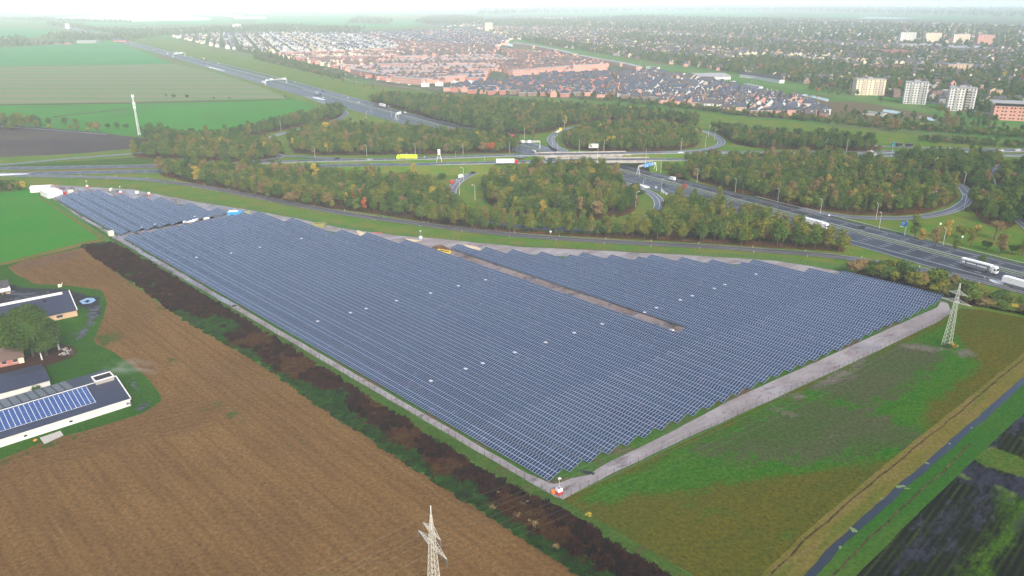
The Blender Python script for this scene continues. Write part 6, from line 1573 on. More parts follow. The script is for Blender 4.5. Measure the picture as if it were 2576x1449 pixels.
for i, (p, q) in enumerate([((1860, 195), (1960, 206)), ((1900, 200), (1960, 210)), ((1935, 170), (2000, 176)), ((2440, 120), (2530, 126))]):
    terrace(p, q, 9, 5.5, 'w_white', 'white terrace with dark roof %s' % ['beyond the canal on the left', 'beyond the canal, second one', 'among trees beyond the canal', 'by the four far flats'][i], roof='r_dark', pitch=3.5, wins=False)
# blocks of flats
def flats(p, L, Wd, H_, wall, label, rot=0, brown=False, floors=8, front='w_white', angle=0.0):
    g = G(*p); r = empty('apartment_block', (g[0], g[1], 0), angle, label, 'flats')
    b = MB(); b.box(-L / 2, L / 2, -Wd / 2, Wd / 2, 0, H_); b.build('wall', M[wall], r)
    b = MB(); b.box(-L / 2 - .5, L / 2 + .5, -Wd / 2 - .5, Wd / 2 + .5, H_, H_ + .5); b.box(-4, 3, -3, 3, H_ + .5, H_ + 2.4); b.build('roof', M['r_flat'], r)
    if brown: b = MB(); b.box(L * .08, L / 2 - 6, -Wd / 2 - .35, -Wd / 2 - .01, 0, H_ - 1.5); b.build('brick_panel', M['w_brown'], r)
    fh = H_ / floors; cols = [-.42, -.3, -.14, -.02, .12, .3, .42]
    for f in range(floors):
        for ci, c in enumerate(cols):
            w_ = link('window', WME, r, loc=(c * L, -Wd / 2 - (.42 if brown and .08 < c < .28 else .06), f * fh + fh * .55)); w_.scale = (1.3, 1, 1)
        if f:
            for c in (-.22, .21, .36):
                b = MB(); b.box(c * L - 1.9, c * L + 1.9, -Wd / 2 - 1.5, -Wd / 2 - .01, f * fh - .1, f * fh + .05); q = b.build('balcony', M['frame'], r)
                b = MB(); b.box(c * L - 1.9, c * L + 1.9, -Wd / 2 - 1.5, -Wd / 2 - 1.42, f * fh + .05, f * fh + 1.0); b.build('railing', M['steel'], q)
    return r
FA = rad(-22)
flats((2182, 238), 38, 16, 21, 'w_cream', 'cream block of flats with balconies, leftmost of the three by the canal', angle=rad(-5), floors=7)
flats((2298, 260), 25, 16, 26, 'w_white', 'white tall block of flats, middle one of the three by the canal', angle=FA, floors=9)
flats((2412, 278), 27, 15, 26, 'w_white', 'white and brown tall block of flats, rightmost of the three by the canal', angle=FA, brown=True, floors=9)
flats((2405, 180), 44, 16, 13, 'w_tan', 'tan low block of flats among trees above the tall white ones', angle=rad(5), floors=4)
for i, (x, y, wl) in enumerate([(2280, 107, 'w_white'), (2343, 109, 'w_cream'), (2413, 113, 'w_cream'), (2474, 116, 'w_pink')]):
    flats((x, y), 44, 18, 30, wl, '%s far block of flats in the haze, number %s of four from the left' % (WN[wl], ['one', 'two', 'three', 'four'][i]), angle=rad(-8), floors=7)
flats((1230, 78), 30, 18, 34, 'w_cream', 'pale far tower block standing alone in the haze above the white quarter', angle=rad(-5), floors=7)
flats((597, 72), 34, 18, 20, 'w_white', 'far white block in the haze beyond the motorway', angle=0, floors=5)
# salmon office building at the right edge
g = G(2562, 302); r = empty('office_building', (g[0], g[1], 0), rad(-22), 'salmon brick office with glazed top floor at the right edge', 'office')
b = MB(); b.box(-26, 30, -9, 12, 0, 15); b.build('wall', M['w_pink'], r)
b = MB(); b.box(-26, 30, -9, 12, 15, 18); b.build('glass_storey', M['win'], r)
b = MB(); b.box(-29, 33, -12, 15, 18, 18.8); b.build('roof', M['r_flat'], r)
for f in range(4):
    for c in range(13):
        w_ = link('window', WME, r, loc=(-23 + c * 4.0 + (c % 2) * .8, -9.06, 2.3 + f * 3.6)); w_.scale = (1.6, 1, 1)
# far buildings: farms and greenhouses on the plain, noise wall by the canal
for i, (x, y, L, h, wl, rf, lab) in enumerate([(105, 112, 55, 6, 'w_brown', 'r_dark', 'brown barn with white edged roof at the far left farm'), (160, 111, 50, 5, 'w_red', 'r_dark', 'second barn of the far left farm with red wall'), (222, 108, 55, 5, 'w_grey', 'r_flat', 'grey barn at the right of the far left farm'), (305, 105, 40, 5, 'w_red', 'r_dark', 'red and dark shed left of the motorway far away'),
        (390, 28, 150, 6, 'w_white', 'r_flat', 'far white shed beyond the lake, first'), (500, 36, 200, 9, 'w_white', 'r_flat', 'far white hall right of the lake'), (545, 38, 190, 9, 'w_white', 'r_flat', 'second far white hall right of the lake'), (590, 41, 120, 8, 'w_white', 'r_flat', 'third far white hall right of the lake'), (630, 46, 220, 9, 'w_white', 'r_flat', 'fourth far white hall right of the lake'), (650, 34, 200, 6, 'w_white', 'r_flat', 'far white greenhouse in the haze'), (930, 51, 130, 8, 'w_pink', 'r_flat', 'far pink farm building on the plain'),
        (1680, 92, 160, 7, 'w_cream', 'r_flat', 'far cream hall among the town trees'), (2305, 118, 120, 6, 'w_white', 'r_flat', 'far white school by the four flats'), (2420, 125, 90, 7, 'w_white', 'r_flat', 'far white hall below the four flats'), (1780, 196, 55, 5, 'w_white', 'r_flat', 'white shed among the trees beyond the canal'), (2230, 176, 60, 5, 'w_red', 'r_red', 'red roofed hall beyond the canal'), (2240, 138, 60, 9, 'w_red', 'r_red', 'bright red roof standing out in the wooded town')]):
    g = G(x, y); r = empty('distant_hall', (g[0], g[1], 0), rad(8), lab, 'hall')
    d_ = 14 if i < 4 else 30
    b = MB(); b.box(-L / 2, L / 2, -d_, d_, 0, h); b.build('wall', M[wl], r)
    b = MB(); b.hexa([(-L / 2 - 1, -d_ - 1, h), (L / 2 + 1, -d_ - 1, h), (L / 2 + 1, d_ + 1, h), (-L / 2 - 1, d_ + 1, h)], [(-L / 2 - 1, -.5, h + 3), (L / 2 + 1, -.5, h + 3), (L / 2 + 1, .5, h + 3), (-L / 2 - 1, .5, h + 3)]); b.build('roof', M[rf], r)
# white noise wall pieces by the canal bank
for i, (p, q) in enumerate([((1625, 172), (1655, 174)), ((1733, 189), (1762, 198)), ((1807, 205), (1818, 206)), ((1835, 209), (1842, 210)), ((1870, 216), (1908, 224)), ((2170, 288), (2222, 294))]):
    A, B = G(*p), G(*q); L = math.dist(A, B); r = empty('boat_house', (*A, 0), math.atan2(B[1] - A[1], B[0] - A[0]), 'white low building by the canal, number %s from the left' % ['one', 'two', 'three', 'four', 'five', 'six'][i], 'building')
    b = MB(); b.box(0, L, 0, 7, 0, 3.2); b.build('wall', M['w_white'], r); b = MB(); b.box(-.2, L + .2, -.3, 7.3, 3.2, 3.6); b.build('roof', M['r_flat'], r)

# trees of the town and of the plain
rt = random.Random(5)
def treemass(P, sp, seed, sc=(.8, 1.2), style='city', hz=1.0):
    for (x, y) in scatter(P, sp, seed):
        s = rt.uniform(*sc); CITYT.append((x, y, 0, rt.uniform(0, 6.28), s, s * hz * rt.uniform(.8, 1.1), tintpick(rt, style), rt.choice([0, 1, 2, 3, 6])))
treemass([(1330, 108), (1500, 132), (1700, 162), (1900, 192), (2150, 232), (2300, 248), (2300, 225), (2000, 180), (1700, 145), (1450, 112), (1300, 92)], 13, 61)
treemass([(1950, 185), (2100, 190), (2150, 200), (2250, 215), (2400, 215), (2576, 250), (2700, 260), (2700, 200), (2400, 175), (2200, 180), (2000, 160), (1900, 150), (1800, 158)], 11, 62)
treemass([(1500, 100), (1900, 130), (2300, 160), (2700, 190), (2700, 150), (2300, 130), (1900, 105), (1600, 85)], 17, 63)
treemass([(1060, 62), (1300, 68), (1700, 85), (2100, 110), (2700, 140), (2700, 75), (2300, 65), (1900, 50), (1600, 42), (1500, 48), (1250, 55)], 42, 64, sc=(1.3, 2.0))
treemass([(1040, 56), (1080, 62), (1210, 60), (1215, 48), (1150, 40), (1080, 44)], 26, 65, sc=(1.2, 1.8))
treemass([(1215, 66), (1320, 72), (1400, 62), (1350, 48), (1230, 52)], 34, 66, sc=(1.2, 1.8))
treemass([(290, 100), (320, 105), (440, 90), (520, 86), (700, 80), (900, 84), (920, 72), (700, 64), (520, 72), (400, 78), (260, 76), (200, 66), (120, 58), (120, 66), (200, 74), (290, 88)], 26, 67, sc=(1.0, 1.5))
treemass([(100, 98), (180, 104), (280, 106), (290, 96), (200, 84), (130, 86)], 22, 68, sc=(.9, 1.3))
treemass([(0, 110), (30, 120), (80, 108), (60, 96), (0, 96)], 22, 69, sc=(.8, 1.2))
treemass([(-60, 124), (0, 121), (80, 118), (180, 112), (180, 106), (60, 112), (-60, 116)], 20, 79, sc=(.7, 1.0))
treemass([(870, 60), (980, 64), (990, 50), (900, 46)], 32, 70, sc=(1.2, 1.8))
treemass([(0, 50), (120, 56), (230, 56), (330, 60), (330, 55), (180, 50), (0, 46)], 34, 71, sc=(1.0, 1.6))
treemass([(440, 86), (560, 120), (640, 142), (860, 205), (870, 196), (700, 142), (560, 106), (470, 88)], 13, 72, sc=(.6, .9))
treemass([(2410, 300), (2576, 322), (2700, 330), (2700, 262), (2576, 272), (2480, 262), (2440, 272)], 13, 73)
treemass([(2035, 222), (2080, 226), (2160, 236), (2160, 246), (2060, 236)], 12, 74, sc=(.6, .9))
treemass([(2095, 300), (2200, 312), (2400, 322), (2576, 340), (2576, 328), (2400, 308), (2250, 296), (2120, 284)], 14, 75, sc=(.6, .95))
treemass([(1200, 40), (1600, 30), (2000, 30), (2576, 46), (2700, 40), (2700, 26), (2300, 22), (1800, 14), (1200, 24)], 110, 76, sc=(2.4, 4))
treemass([(0, 30), (300, 28), (700, 28), (900, 24), (900, 14), (400, 16), (0, 20)], 130, 77, sc=(2.4, 4))
for (x, y) in [(470, 252), (1195, 160)]: pass
CITYT = [t for t in CITYT if clearof(t[0], t[1], 0) and t[5] > 0]
print('city trees', len(CITYT))
pointcloud('town_trees', CITYT, TG, 'trees between and beyond the houses of the town')

# ------------------------------------------------------------------ vehicles
def prism(b, prof, y0, y1, m=0):
    """side profile in x-z extruded across y"""
    n = len(prof)
    b.face([(x, y0, z) for x, z in prof], m); b.face([(x, y1, z) for x, z in prof][::-1], m)
    for i in range(n):
        j = (i + 1) % n
        b.face([(prof[i][0], y0, prof[i][1]), (prof[i][0], y1, prof[i][1]), (prof[j][0], y1, prof[j][1]), (prof[j][0], y0, prof[j][1])], m)
wb = MB(); wb.disc((0, 0, 0), (0, 1, 0), .34, .24, 0, 14); wb.disc((0, 0, 0), (0, 1, 0), .2, .26, 1, 10); WHC = wb.mesh('wheel', [M['tyre'], M['rim']])
wb = MB(); wb.disc((0, 0, 0), (0, 1, 0), .5, .34, 0, 14); wb.disc((0, 0, 0), (0, 1, 0), .28, .36, 1, 10); WHT = wb.mesh('wheel', [M['tyre'], M['rim']])
VM = {}
def car_parts(col):
    if ('car', col) in VM: return VM[('car', col)]
    b = MB(); prism(b, [(-2.15, .3), (2.15, .3), (2.2, .62), (2.05, .8), (1.0, .95), (-1.75, .98), (-2.15, .85)], -.88, .88)
    b.hexa([(-1.45, -.8, .96), (.75, -.8, .94), (.75, .8, .94), (-1.45, .8, .96)], [(-1.05, -.62, 1.43), (.1, -.62, 1.43), (.1, .62, 1.43), (-1.05, .62, 1.43)])
    body = b.mesh('car_body', M[col])
    b = MB(); b.hexa([(-1.5, -.82, .97), (.80, -.82, .95), (.80, .82, .95), (-1.5, .82, .97)], [(-1.12, -.65, 1.38), (.18, -.65, 1.38), (.18, .65, 1.38), (-1.12, .65, 1.38)])
    gl = b.mesh('car_windows', M['carglass'])
    b = MB(); b.box(-1.0, .05, -.6, .6, 1.40, 1.455); rf = b.mesh('car_roof', M[col])
    b = MB(); b.box(2.12, 2.2, -.8, -.45, .6, .75); hl1 = b.mesh('headlight', M['p_white']); b = MB(); b.box(2.12, 2.2, .45, .8, .6, .75); hl2 = b.mesh('headlight', M['p_white'])
    VM[('car', col)] = [('body', body), ('windows', gl), ('roof', rf), ('headlight', hl1), ('headlight', hl2)]; return VM[('car', col)]
def van_parts(col):
    if ('van', col) in VM: return VM[('van', col)]
    b = MB(); prism(b, [(-2.8, .4), (2.8, .4), (2.85, .95), (2.1, 1.2), (1.4, 2.15), (1.1, 2.45), (-2.8, 2.5)], -.98, .98); body = b.mesh('van_body', M[col])
    b = MB(); prism(b, [(2.13, 1.22), (2.2, 1.22), (1.52, 2.12), (1.42, 2.15)], -.85, .85); b.box(1.0, 1.7, -1.0, 1.0, 1.3, 1.8); gl = b.mesh('van_windows', M['carglass'])
    VM[('van', col)] = [('body', body), ('windows', gl)]; return VM[('van', col)]
def truck_parts(cab, box, kind):
    k = ('truck', cab, box, kind)
    if k in VM: return VM[k]
    P = []
    b = MB(); prism(b, [(5.9, .6), (8.1, .6), (8.15, 1.6), (7.9, 2.9), (7.3, 3.7), (5.9, 3.75)], -1.22, 1.22); P.append(('cab', b.mesh('truck_cab', M[cab])))
    b = MB(); prism(b, [(8.12, 1.7), (8.2, 1.7), (7.97, 2.8), (7.88, 2.8)], -1.1, 1.1); b.box(6.9, 7.6, -1.24, 1.24, 1.8, 2.6); P.append(('windscreen', b.mesh('truck_windscreen', M['carglass'])))
    b = MB(); b.box(-8, 7.5, -.5, .5, .75, 1.1); P.append(('chassis', b.mesh('chassis', M['p_grey'])))
    if kind == 'box':
        b = MB(); b.box(-8.2, 5.3, -1.27, 1.27, 1.15, 4.0); P.append(('trailer', b.mesh('trailer', M[box])))
        b = MB(); b.box(-6.5, 3.5, -1.29, -1.272, .5, 1.1); b.box(-8.2, 5.3, -1.29, -1.272, 1.15, 1.3); P.append(('side_skirt', b.mesh('side_skirt', M['p_grey'])))
        b = MB(); b.box(-8.25, -8.21, -1.2, 1.2, 1.2, 3.9); P.append(('rear_door', b.mesh('rear_door', M['p_silver'])))
    elif kind == 'tank':
        for x0, x1 in ((-.2, 5.3), (-8.5, -2.8)):
            b = MB(); b.hexa([(x0, -1.2, 1.2), (x1, -1.2, 1.2), (x1, 1.2, 1.2), (x0, 1.2, 1.2)], [(x0, -1.2, 3.2), (x1, -1.2, 3.2), (x1, 1.2, 3.2), (x0, 1.2, 3.2)]); P.append(('tank', b.mesh('tank', M[box])))
            b = MB(); b.box(x0 + 1, x1 - 1, -1.23, -1.205, 2.4, 2.9); P.append(('white_band', b.mesh('white_band', M['p_white'])))
    else:
        for x0, x1, h in ((-8, -3.5, 2.2), (-3.2, 1, 2.6), (1.3, 5.2, 2.1)):
            b = MB(); b.box(x0, x1, -1.15, 1.15, 1.15, h); P.append(('load', b.mesh('load', M[box])))
    VM[k] = P; return P
def vehicle(kind, x, y, S, head, col='p_white', box='p_white', label='', tk='box', off=None):
    z = 0.0
    for _ in range(2):
        g = G(x, y, z + .35)
        i = min(range(len(S)), key=lambda q: (S[q][0] - g[0]) ** 2 + (S[q][1] - g[1]) ** 2); z = S[i][2]
    a = S[max(0, i - 1)]; c = S[min(len(S) - 1, i + 1)]; rz = math.atan2(c[1] - a[1], c[0] - a[0]) + (math.pi if head < 0 else 0)
    r = empty({'car': 'car', 'van': 'van', 'truck': 'truck'}[kind], (g[0], g[1], z + .36), rz, label, kind)
    parts = car_parts(col) if kind == 'car' else van_parts(col) if kind == 'van' else truck_parts(col, box, tk)
    for nm, me in parts: link(nm, me, r)
    if kind == 'car': W = [(-1.35, .34), (1.35, .34)]; wm = WHC; yy = .8
    elif kind == 'van': W = [(-1.8, .36), (1.8, .36)]; wm = WHC; yy = .9
    else: W = [(-6.6, .5), (-5.3, .5), (-4.0, .5), (3.2, .5), (6.9, .5)]; wm = WHT; yy = 1.05
    for wx, wz in W:
        for s in (-1, 1): link('wheel', wm, r, loc=(wx, s * yy, wz))
    return r
HWS = C1   # any motorway spline gives direction 'away' (+1)
LPS = spline([(*G(p[0], p[1], p[2]), p[2]) for p in LP]); 
V = vehicle
V('truck', 2462, 679, HWS, -1, 'p_white', 'p_white', 'white articulated truck on the near lanes at the right edge of the photo')
tr = [o for o in COL.objects if o.name.startswith('truck')][-1]
b = MB(); b.box(-8.1, 5.2, -1.31, -1.285, 1.35, 3.5); q = b.build('side_panel', M['p_grey'], tr)
b = MB()
for x0, x1, z0_, z1_ in ((-7.6, -6.2, 1.9, 3.0), (-5.4, -1.2, 2.1, 2.7), (-.6, 3.8, 2.0, 2.6)): b.box(x0, x1, -1.335, -1.315, z0_, z1_)
b.build('lettering', M['signwhite'], q)
V('truck', 2050, 571, HWS, -1, 'p_white', 'p_white', 'white articulated truck half hidden behind the thin trees')
V('truck', 2570, 727, HWS, -1, 'p_white', 'p_white', 'white truck leaving the photo at the lower motorway edge')
V('truck', 1024, 401.5, CU, -1, 'p_lime', 'p_lime', 'lime green articulated truck on the cross road')
V('truck', 1287, 350, spline([(*G(1180, 322), 0), (*G(1250, 338), 0), (*G(1290, 348), 0), (*G(1340, 362), 0)]), 1, 'p_pink', 'p_pink', 'pink red truck on the slip lane by the gantry')
V('truck', 961, 269, HWS, 1, 'p_red', 'p_white', 'white truck with red cab beside the long wood')
V('truck', 800, 239, HWS, -1, 'p_navy', 'p_silver', 'silver truck with dark blue cab near the exit lane')
V('truck', 664, 211, HWS, -1, 'p_white', 'p_white', 'white truck under the far motorway gantry')
V('truck', 1406, 334, spline([(*G(1386, 354), 0), (*G(1388, 345), 0), (*G(1405, 331), 0), (*G(1440, 321), 0)]), 1, 'p_yellow', 'p_cream', 'truck with tan load and yellow cab on the upper loop ramp', tk='load')
V('truck', 1276, 413, CL_, 1, 'p_red', 'p_white', 'white and red truck on the lower cross road lanes left of the bridge')
V('truck', 2268, 369, spline([(*G(2200, 366.5), 0), (*G(2300, 371), 0), (*G(2450, 374), 0)]), -1, 'p_teal', 'p_black', 'black tank truck with trailer beyond the right hand wood', tk='tank')
V('truck', 300, 96, HWS, -1, 'p_white', 'p_white', 'far white truck where the motorway leaves the trees')
V('truck', 512, 150, HWS, 1, 'p_red', 'p_red', 'far red truck on the motorway beyond the gantry')
V('truck', 422, 138, HWS, -1, 'p_silver', 'p_white', 'far silver truck near the sign gantry')
V('truck', 388, 129, HWS, -1, 'p_grey', 'p_silver', 'far grey truck before the sign gantry')
V('van', 1690, 453, HWS, 1, 'p_white', label='white van on the motorway right of the blue sign gantry')
V('van', 1160, 447, LPS, -1, 'p_white', label='white van on the centre loop ramp')
V('van', 1139, 461, LPS, -1, 'p_red', label='red van on the centre loop ramp behind the white van')
CARS = [(1190, 436, LPS, -1, 'p_black', 'black car on the centre loop ramp ahead of the white van'), (1219, 427, LPS, -1, 'p_grey', 'dark grey car first on the centre loop ramp'), (1129, 482, LPS, -1, 'p_white', 'white car half hidden at the foot of the centre loop'), (1637, 531, LPS, 1, 'p_white', 'white car on the loop arc right of the round wood'),
        (1342, 381, HWS, -1, 'p_white', 'white car on the motorway behind the bridge'), (848, 400, CU, -1, 'p_black', 'black car on the cross road left of the lime truck'), (930, 403, CU, -1, 'p_silver', 'silver car on the cross road just left of the lime truck'), (1670, 467, HWS, -1, 'p_navy', 'dark blue car on the near motorway lanes below the bridge'), (2167, 574, HWS, 1, 'p_black', 'black car on the far motorway lanes near the right'),
        (2190, 382, CU, -1, 'p_white', 'white car on the cross road beside the right wood'), (2205, 391, CL_, 1, 'p_white', 'white car on the lower cross road lanes by the right wood'), (2387, 375, CU, -1, 'p_silver', 'silver car beyond the right wood'), (2518, 380, CU, -1, 'p_white', 'white car at the far right of the cross road, left of two'), (2560, 379, CU, -1, 'p_white', 'white car at the far right of the cross road, right of two'), (1712, 386, CU, -1, 'p_white', 'white car on the cross road right of the bridge'),
        (901, 258, HWS, -1, 'p_white', 'white car ahead of the silver truck'), (813, 247, HWS, -1, 'p_white', 'white car beside the painted exit wedge'), (858, 242, HWS, 1, 'p_silver', 'silver car on the far lanes near the exit'), (875, 247, HWS, 1, 'p_white', 'white car on the far lanes behind the red cab truck'), (812, 230, HWS, 1, 'p_navy', 'dark car beyond the silver truck'), (922, 260, HWS, -1, 'p_grey', 'grey car on the middle lane near the exit'), (1018, 284, HWS, 1, 'p_white', 'white car left of the motorway sign post'), (1070, 297, HWS, -1, 'p_black', 'black car before the motorway passes the wood'), (742, 207, HWS, 1, 'p_silver', 'silver car past the far gantry'),
        (549, 160, HWS, 1, 'p_silver', 'far silver car right of the red truck'), (482, 143, HWS, 1, 'p_white', 'far white car left of the red truck'), (456, 146, HWS, -1, 'p_red', 'far red car below the sign gantry'), (366, 123, HWS, -1, 'p_white', 'far white car, first before the grey truck'), (346, 106, HWS, 1, 'p_white', 'far white car on the away lanes'), (330, 110, HWS, -1, 'p_white', 'far white car near the trees'), (520, 165, HWS, -1, 'p_white', 'far white car by the painted wedge'), (635, 200, HWS, -1, 'p_white', 'white car behind the gantry truck')]
for x, y, S, hd, c, lab in CARS: V('car', x, y, S, hd, c, label=lab)
# cars parked before the red terraces
for i in range(14):
    x = 868 + i * 13.5; y = 189 + i * 2.0 + (1.5 if i > 4 else 0)
    g = G(x, y); r = empty('car', (g[0], g[1], .2), rad(10 + 80 * (i % 2)), '%s parked car in the row before the red quarter' % ['white', 'black', 'silver', 'dark blue'][i % 4], 'car', '%s cars parked before the red quarter' % ['white', 'black', 'silver', 'dark blue'][i % 4])
    for nm, me in car_parts(['p_white', 'p_black', 'p_silver', 'p_navy'][i % 4])[:3]: link(nm, me, r)

# ------------------------------------------------------------------ street furniture
pb = MB(); pb.bar((0, 0, 0), (0, 0, 9.5), .13, 0, 6, .08); LPOLE = pb.mesh('lamp_pole', M['p_lamp'])
pb = MB(); pb.bar((0, 0, 9.4), (1.4, 0, 9.9), .06, 0, 5); LARM = pb.mesh('lamp_arm', M['p_lamp'])
pb = MB(); pb.hexa([(1.2, -.16, 9.8), (2.1, -.12, 9.95), (2.1, .12, 9.95), (1.2, .16, 9.8)], [(1.25, -.12, 10.0), (2.05, -.08, 10.08), (2.05, .08, 10.08), (1.25, .12, 10.0)]); LHEAD = pb.mesh('lamp_head', M['p_white'])
def lamp(x, y, ang, where, z=0):
    g = G(x, y, z); r = empty('street_lamp', (g[0], g[1], z), rad(ang), 'grey street lamp ' + where, 'street lamp', 'street lamps ' + where)
    link('pole', LPOLE, r); link('arm', LARM, r); link('lamp_head', LHEAD, r)
for x, y, a in [(1956, 511, 215), (2063, 540, 215), (1753, 459, 215), (1849, 485, 215), (2211, 576, 215), (2372, 618, 215), (1662, 436, 215), (1663, 488, 35), (1617, 488, 35)]: lamp(x, y, a, 'along the motorway right of the bridge')
for x, y, a in [(2203, 554, 90), (2424, 468, 200), (2424, 530, 160), (2347, 430, 0), (2342, 520, 300)]: lamp(x, y, a, 'along the right hand loop ramp')
for x, y, a, z in [(1624, 409, 90, 6), (1503, 409, 90, 6), (1403, 384, 270, 5), (1457, 382, 270, 5.5), (1519, 381, 270, 5.8), (1713, 377, 270, 5)]: lamp(x, y, a, 'on the bridge stretch of the cross road', z)
for x, y, a in [(793, 399, 270), (923, 394, 270), (1045, 389, 270), (1165, 389, 270), (1282, 386, 270), (1147, 414, 90), (1024, 418, 90), (2242, 396, 90), (2129, 380, 270), (2077, 378, 270)]: lamp(x, y, a, 'along the cross road')
for x, y, a in [(1219, 424, 290), (1166, 456, 200), (1156, 490, 180), (1195, 503, 180), (1397, 541, 270), (1599, 521, 0)]: lamp(x, y, a, 'along the centre loop ramp')
for x, y, a in [(1782, 343, 30), (1797, 354, 0), (1774, 371, 60), (1419, 328, 200), (1319, 350, 270), (1390, 372, 0)]: lamp(x, y, a, 'along the upper right loop ramp')
for x, y, a in [(934, 285, 30), (922, 305, 30), (985, 295, 210), (1003, 305, 30), (1253, 333, 200), (707, 329, 270), (666, 388, 90)]: lamp(x, y, a, 'beside the motorway and ramps left of the centre')
for x, y, a in [(2120, 212, 0), (2060, 222, 0), (1610, 165, 0), (1505, 140, 0), (1563, 140, 0), (2205, 243, 0), (1830, 205, 0), (1888, 220, 0)]: lamp(x, y, a, 'beside the road along the canal')
# marker posts of the slip road
pb = MB(); pb.box(-.07, .07, -.05, .05, 0, 1.05); PST = pb.mesh('post_body', M['signwhite'])
pb = MB(); pb.box(-.08, .08, -.06, .06, .8, .9); PCAP = pb.mesh('reflector', M['p_red'])
FN = frames(NS); acc = 0; last = 0
for i in range(1, len(NS)):
    acc += math.dist(NS[i][:2], NS[i - 1][:2])
    if acc - last > 24:
        last = acc
        for o in (-4.7, 4.7):
            p = (NS[i][0] + FN[i][0] * o, NS[i][1] + FN[i][1] * o)
            r = empty('marker_post', (*p, .05), 0, 'white roadside marker post on the %s side of the long slip road' % ('near' if o > 0 else 'wood'), 'marker post', 'marker posts of the slip road, %s side' % ('near' if o > 0 else 'wood'))
            link('post_body', PST, r); link('reflector', PCAP, r)
for i, (x, y) in enumerate([(868, 381), (1068, 400), (978, 270), (2085, 548), (2420, 603), (2365, 570), (1385, 590)]):
    g = G(x, y); r = empty('small_sign', (*g, .05), 0, 'small white roadside cabinet or sign on the verge', 'road sign', 'small white signs on the verges')
    b = MB(); b.bar((0, 0, 0), (0, 0, 1.6), .06); b.build('post', M['steel'], r); b = MB(); b.box(-.5, .5, -.06, .06, 1.2, 2.1); b.build('board', M['signwhite'], r)
def gantry(A, B, H_, label, boards=(), legs=(True, True), mat='signwhite'):
    """A, B photo positions of the feet; boards: (t0, t1, z0, z1, material)"""
    a, c = G(*A), G(*B); L = math.dist(a, c); r = empty('sign_gantry', (*a, 0), math.atan2(c[1] - a[1], c[0] - a[0]), label, 'gantry')
    for k, x in enumerate((0, L)):
        if not legs[k]: continue
        for s in (-1, 1):
            b = MB(); b.bar((x, s * 1.6, 0), (x, 0, H_), .2, 0, 6, .16); b.build('leg', M[mat], r)
    b = MB()
    for s, z in ((-.5, H_ - .5), (.5, H_ - .5), (-.5, H_ + .5), (.5, H_ + .5)): b.bar((0, s, z), (L, s, z), .1)
    n = max(3, int(L / 1.6))
    for k in range(n):
        x0_, x1_ = L * k / n, L * (k + 1) / n
        b.bar((x0_, -.5, H_ - .5), (x1_, -.5, H_ + .5), .07); b.bar((x0_, .5, H_ + .5), (x1_, .5, H_ - .5), .07); b.bar((x0_, -.5, H_ + .5), (x1_, .5, H_ + .5), .06)
    b.build('truss_beam', M[mat], r)
    for (t0, t1, z0_, z1_, m) in boards:
        b = MB(); b.box(t0 * L, t1 * L, -.85, -.7, z0_, z1_); q = b.build('sign_board', M[m], r)
        if m == 'signblue':
            b = MB(); w_ = (t1 - t0) * L
            for j in range(3):
                for kk in range(2): b.box(t0 * L + .3 + kk * w_ * .45, t0 * L + .3 + kk * w_ * .45 + w_ * .3, -.88, -.86, z0_ + .4 + j * .8, z0_ + .65 + j * .8)
            b.build('lettering', M['signwhite'], q)
    return r
gantry((1605, 441), (1648, 432), 6.6, 'white gantry with two blue direction signs in front of the bridge', [(.30, .56, 5.0, 8.4, 'signblue'), (.62, .84, 5.4, 7.8, 'signblue')])
gantry((1302, 376), (1358, 375), 6.6, 'white gantry over the motorway behind the bridge', [(.1, .3, 5.8, 8, 'signwhite'), (.45, .6, 5.8, 8, 'signwhite')], legs=(False, True))
gantry((668, 214), (721, 209), 7, 'white gantry with signal boxes across the motorway in the upper left', [(.02, .1, 6.2, 8.2, 'signwhite'), (.2, .34, 6.5, 8.8, 'signwhite'), (.8, .98, 6, 8.2, 'signwhite')])
gantry((436, 146), (466, 142), 8, 'far white gantry with big boards over the motorway', [(.1, .45, 7, 12, 'signwhite'), (.5, .8, 7, 11, 'signwhite')])
gantry((996, 303), (1008, 300), 6.6, 'short white half gantry with a board at the motorway edge', [(.1, 1.0, 6, 8.4, 'signwhite')], legs=(True, False))
# signal tower on the cross road median
g = G(1105, 405, 4.5); r = empty('signal_tower', (*g, 3.6), 0, 'white A shaped signal tower with box on the cross road median', 'signal tower')
for s in (-1, 1):
    for q in (-1, 1): b = MB(); b.bar((s * 2.2, q * 1.2, 0), (s * .5, q * .5, 7.0), .14, 0, 5); b.build('leg', M['signwhite'], r)
b = MB(); b.box(-.95, .95, -.6, .6, 5.9, 9.8); b.build('signal_box', M['signwhite'], r)
b = MB(); b.bar((-1.3, 0, 3.6), (1.3, 0, 3.6), .1); b.build('cross_brace', M['signwhite'], r)
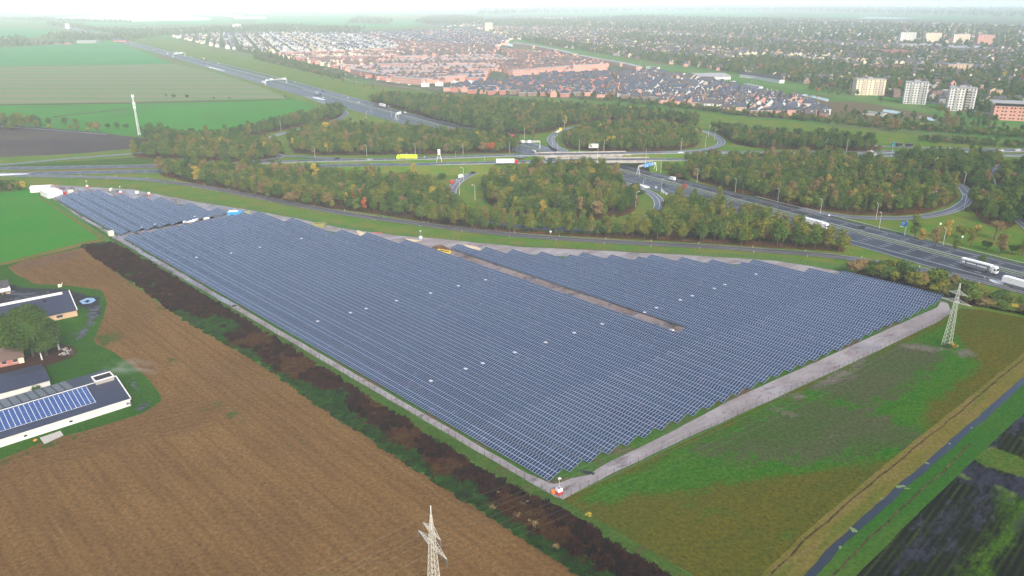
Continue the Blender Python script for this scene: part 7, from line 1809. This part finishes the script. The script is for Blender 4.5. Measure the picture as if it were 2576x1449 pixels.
# blue exit sign
g = G(2275, 593); r = empty('direction_sign', (*g, 0), rad(-50), 'blue exit sign on a white leaning post beside the motorway', 'direction sign')
b = MB(); b.bar((0, 0, 0), (0, 0, 8.2), .28, 0, 4); b.build('post', M['signwhite'], r)
b = MB(); b.box(-2.6, .4, -.4, -.28, 5.3, 8.0); q = b.build('sign_board', M['signblue'], r)
b = MB(); b.box(-2.2, -.6, -.44, -.41, 7.0, 7.25); b.box(-2.2, -1.0, -.44, -.41, 6.2, 6.45); b.build('lettering', M['signwhite'], q)
b = MB(); b.box(-2.9, -1.3, -.4, -.28, 4.5, 5.2); b.build('lower_board', M['signwhite'], r)
g = G(2272, 397 - 18); 
g = G(1492, 380); r = empty('utility_hut', (*g, 3), rad(5), 'white utility hut beside the cross road near the bridge', 'hut')
b = MB(); b.box(-4, 4, -2, 2, 0, 3.4); b.build('wall', M['w_white'], r); b = MB(); b.box(-4.2, 4.2, -2.2, 2.2, 3.4, 3.6); b.build('roof', M['r_flat'], r); b = MB(); b.box(-3, -1, -2.03, -2.002, .6, 1.6); b.build('graffiti', M['p_grey'], r)
for i, (x, y) in enumerate([(1665, 486), (1669, 490), (1676, 494), (1650, 478)]):
    g = G(x, y); r = empty('warning_sign', (*g, 0), rad(-20), 'small grey sign seen from behind on the grass beside the loop exit', 'road sign', 'small signs beside the loop exit')
    b = MB(); b.bar((0, 0, 0), (0, 0, 2.4), .06); b.build('post', M['steel'], r); b = MB(); b.box(-.7, .7, -.04, .04, 1.2, 2.6); b.build('board', M['p_silver'], r)
g = G(172, 80); r = empty('information_board', (*g, 0), 0, 'far white information board over the motorway', 'sign')
b = MB(); b.box(-8, 8, -1, 1, 12, 32); b.build('board', M['signwhite'], r); b = MB(); b.bar((0, 0, 0), (0, 0, 14), 1); b.build('post', M['steel'], r)

# steam drifting from the barn vent
def puff(x, y, z, r, rz, dens, label):
    g = G(x, y, z); b = MB(); n = 14; k = 8
    R_ = [[(math.cos(a) * math.sin(p_), math.sin(a) * math.sin(p_), math.cos(p_)) for a in [6.2832 * i / n for i in range(n)]] for p_ in [math.pi * (j + .5) / k for j in range(k)]]
    for j in range(k - 1):
        for i in range(n): b.face([R_[j][i], R_[j + 1][i], R_[j + 1][(i + 1) % n], R_[j][(i + 1) % n]])
    b.face(R_[0]); b.face(R_[-1][::-1])
    m = bpy.data.materials.new('steam'); m.use_nodes = True; nt = m.node_tree; nt.nodes.clear()
    out = nt.nodes.new('ShaderNodeOutputMaterial'); v = nt.nodes.new('ShaderNodeVolumePrincipled'); v.inputs['Color'].default_value = (.95, .97, 1, 1)
    tc = nt.nodes.new('ShaderNodeTexCoord'); ln = nt.nodes.new('ShaderNodeVectorMath'); ln.operation = 'LENGTH'; nt.links.new(tc.outputs['Object'], ln.inputs[0])
    fo = mathn(nt, 'SUBTRACT', 1.0, ln.outputs['Value'], clamp=True)
    ns = noisef(nt, 1.8, 3, tc.outputs['Object'], .6, .42, .7)
    nt.links.new(mathn(nt, 'MULTIPLY', mathn(nt, 'MULTIPLY', fo, ns), dens), v.inputs['Density']); nt.links.new(v.outputs[0], out.inputs['Volume'])
    o = b.build('steam', m, loc=(g[0], g[1], z), rz=rz, kind='stuff', label=label); o.scale = r
puff(304, 925, 6.5, (5, 8, 3.4), rad(-40), .08, 'white steam drifting behind the barn vent')
puff(352, 925, 5, (10, 5, 3.2), rad(-20), .045, 'faint steam wisp above the brown field')
# ------------------------------------------------------------------ air
m = bpy.data.materials.new('haze air'); m.use_nodes = True; nt = m.node_tree; nt.nodes.clear()
out = nt.nodes.new('ShaderNodeOutputMaterial'); pv = nt.nodes.new('ShaderNodeVolumePrincipled')
pv.inputs['Color'].default_value = (.78, .92, 1.0, 1); pv.inputs['Density'].default_value = .000125; pv.inputs['Anisotropy'].default_value = -.4
nt.links.new(pv.outputs[0], out.inputs['Volume'])
b = MB(); b.box(-42000, 42000, -1500, 44000, -1.0, 128.0)
b.build('haze', m, kind='stuff', label='pale haze that thickens with distance')
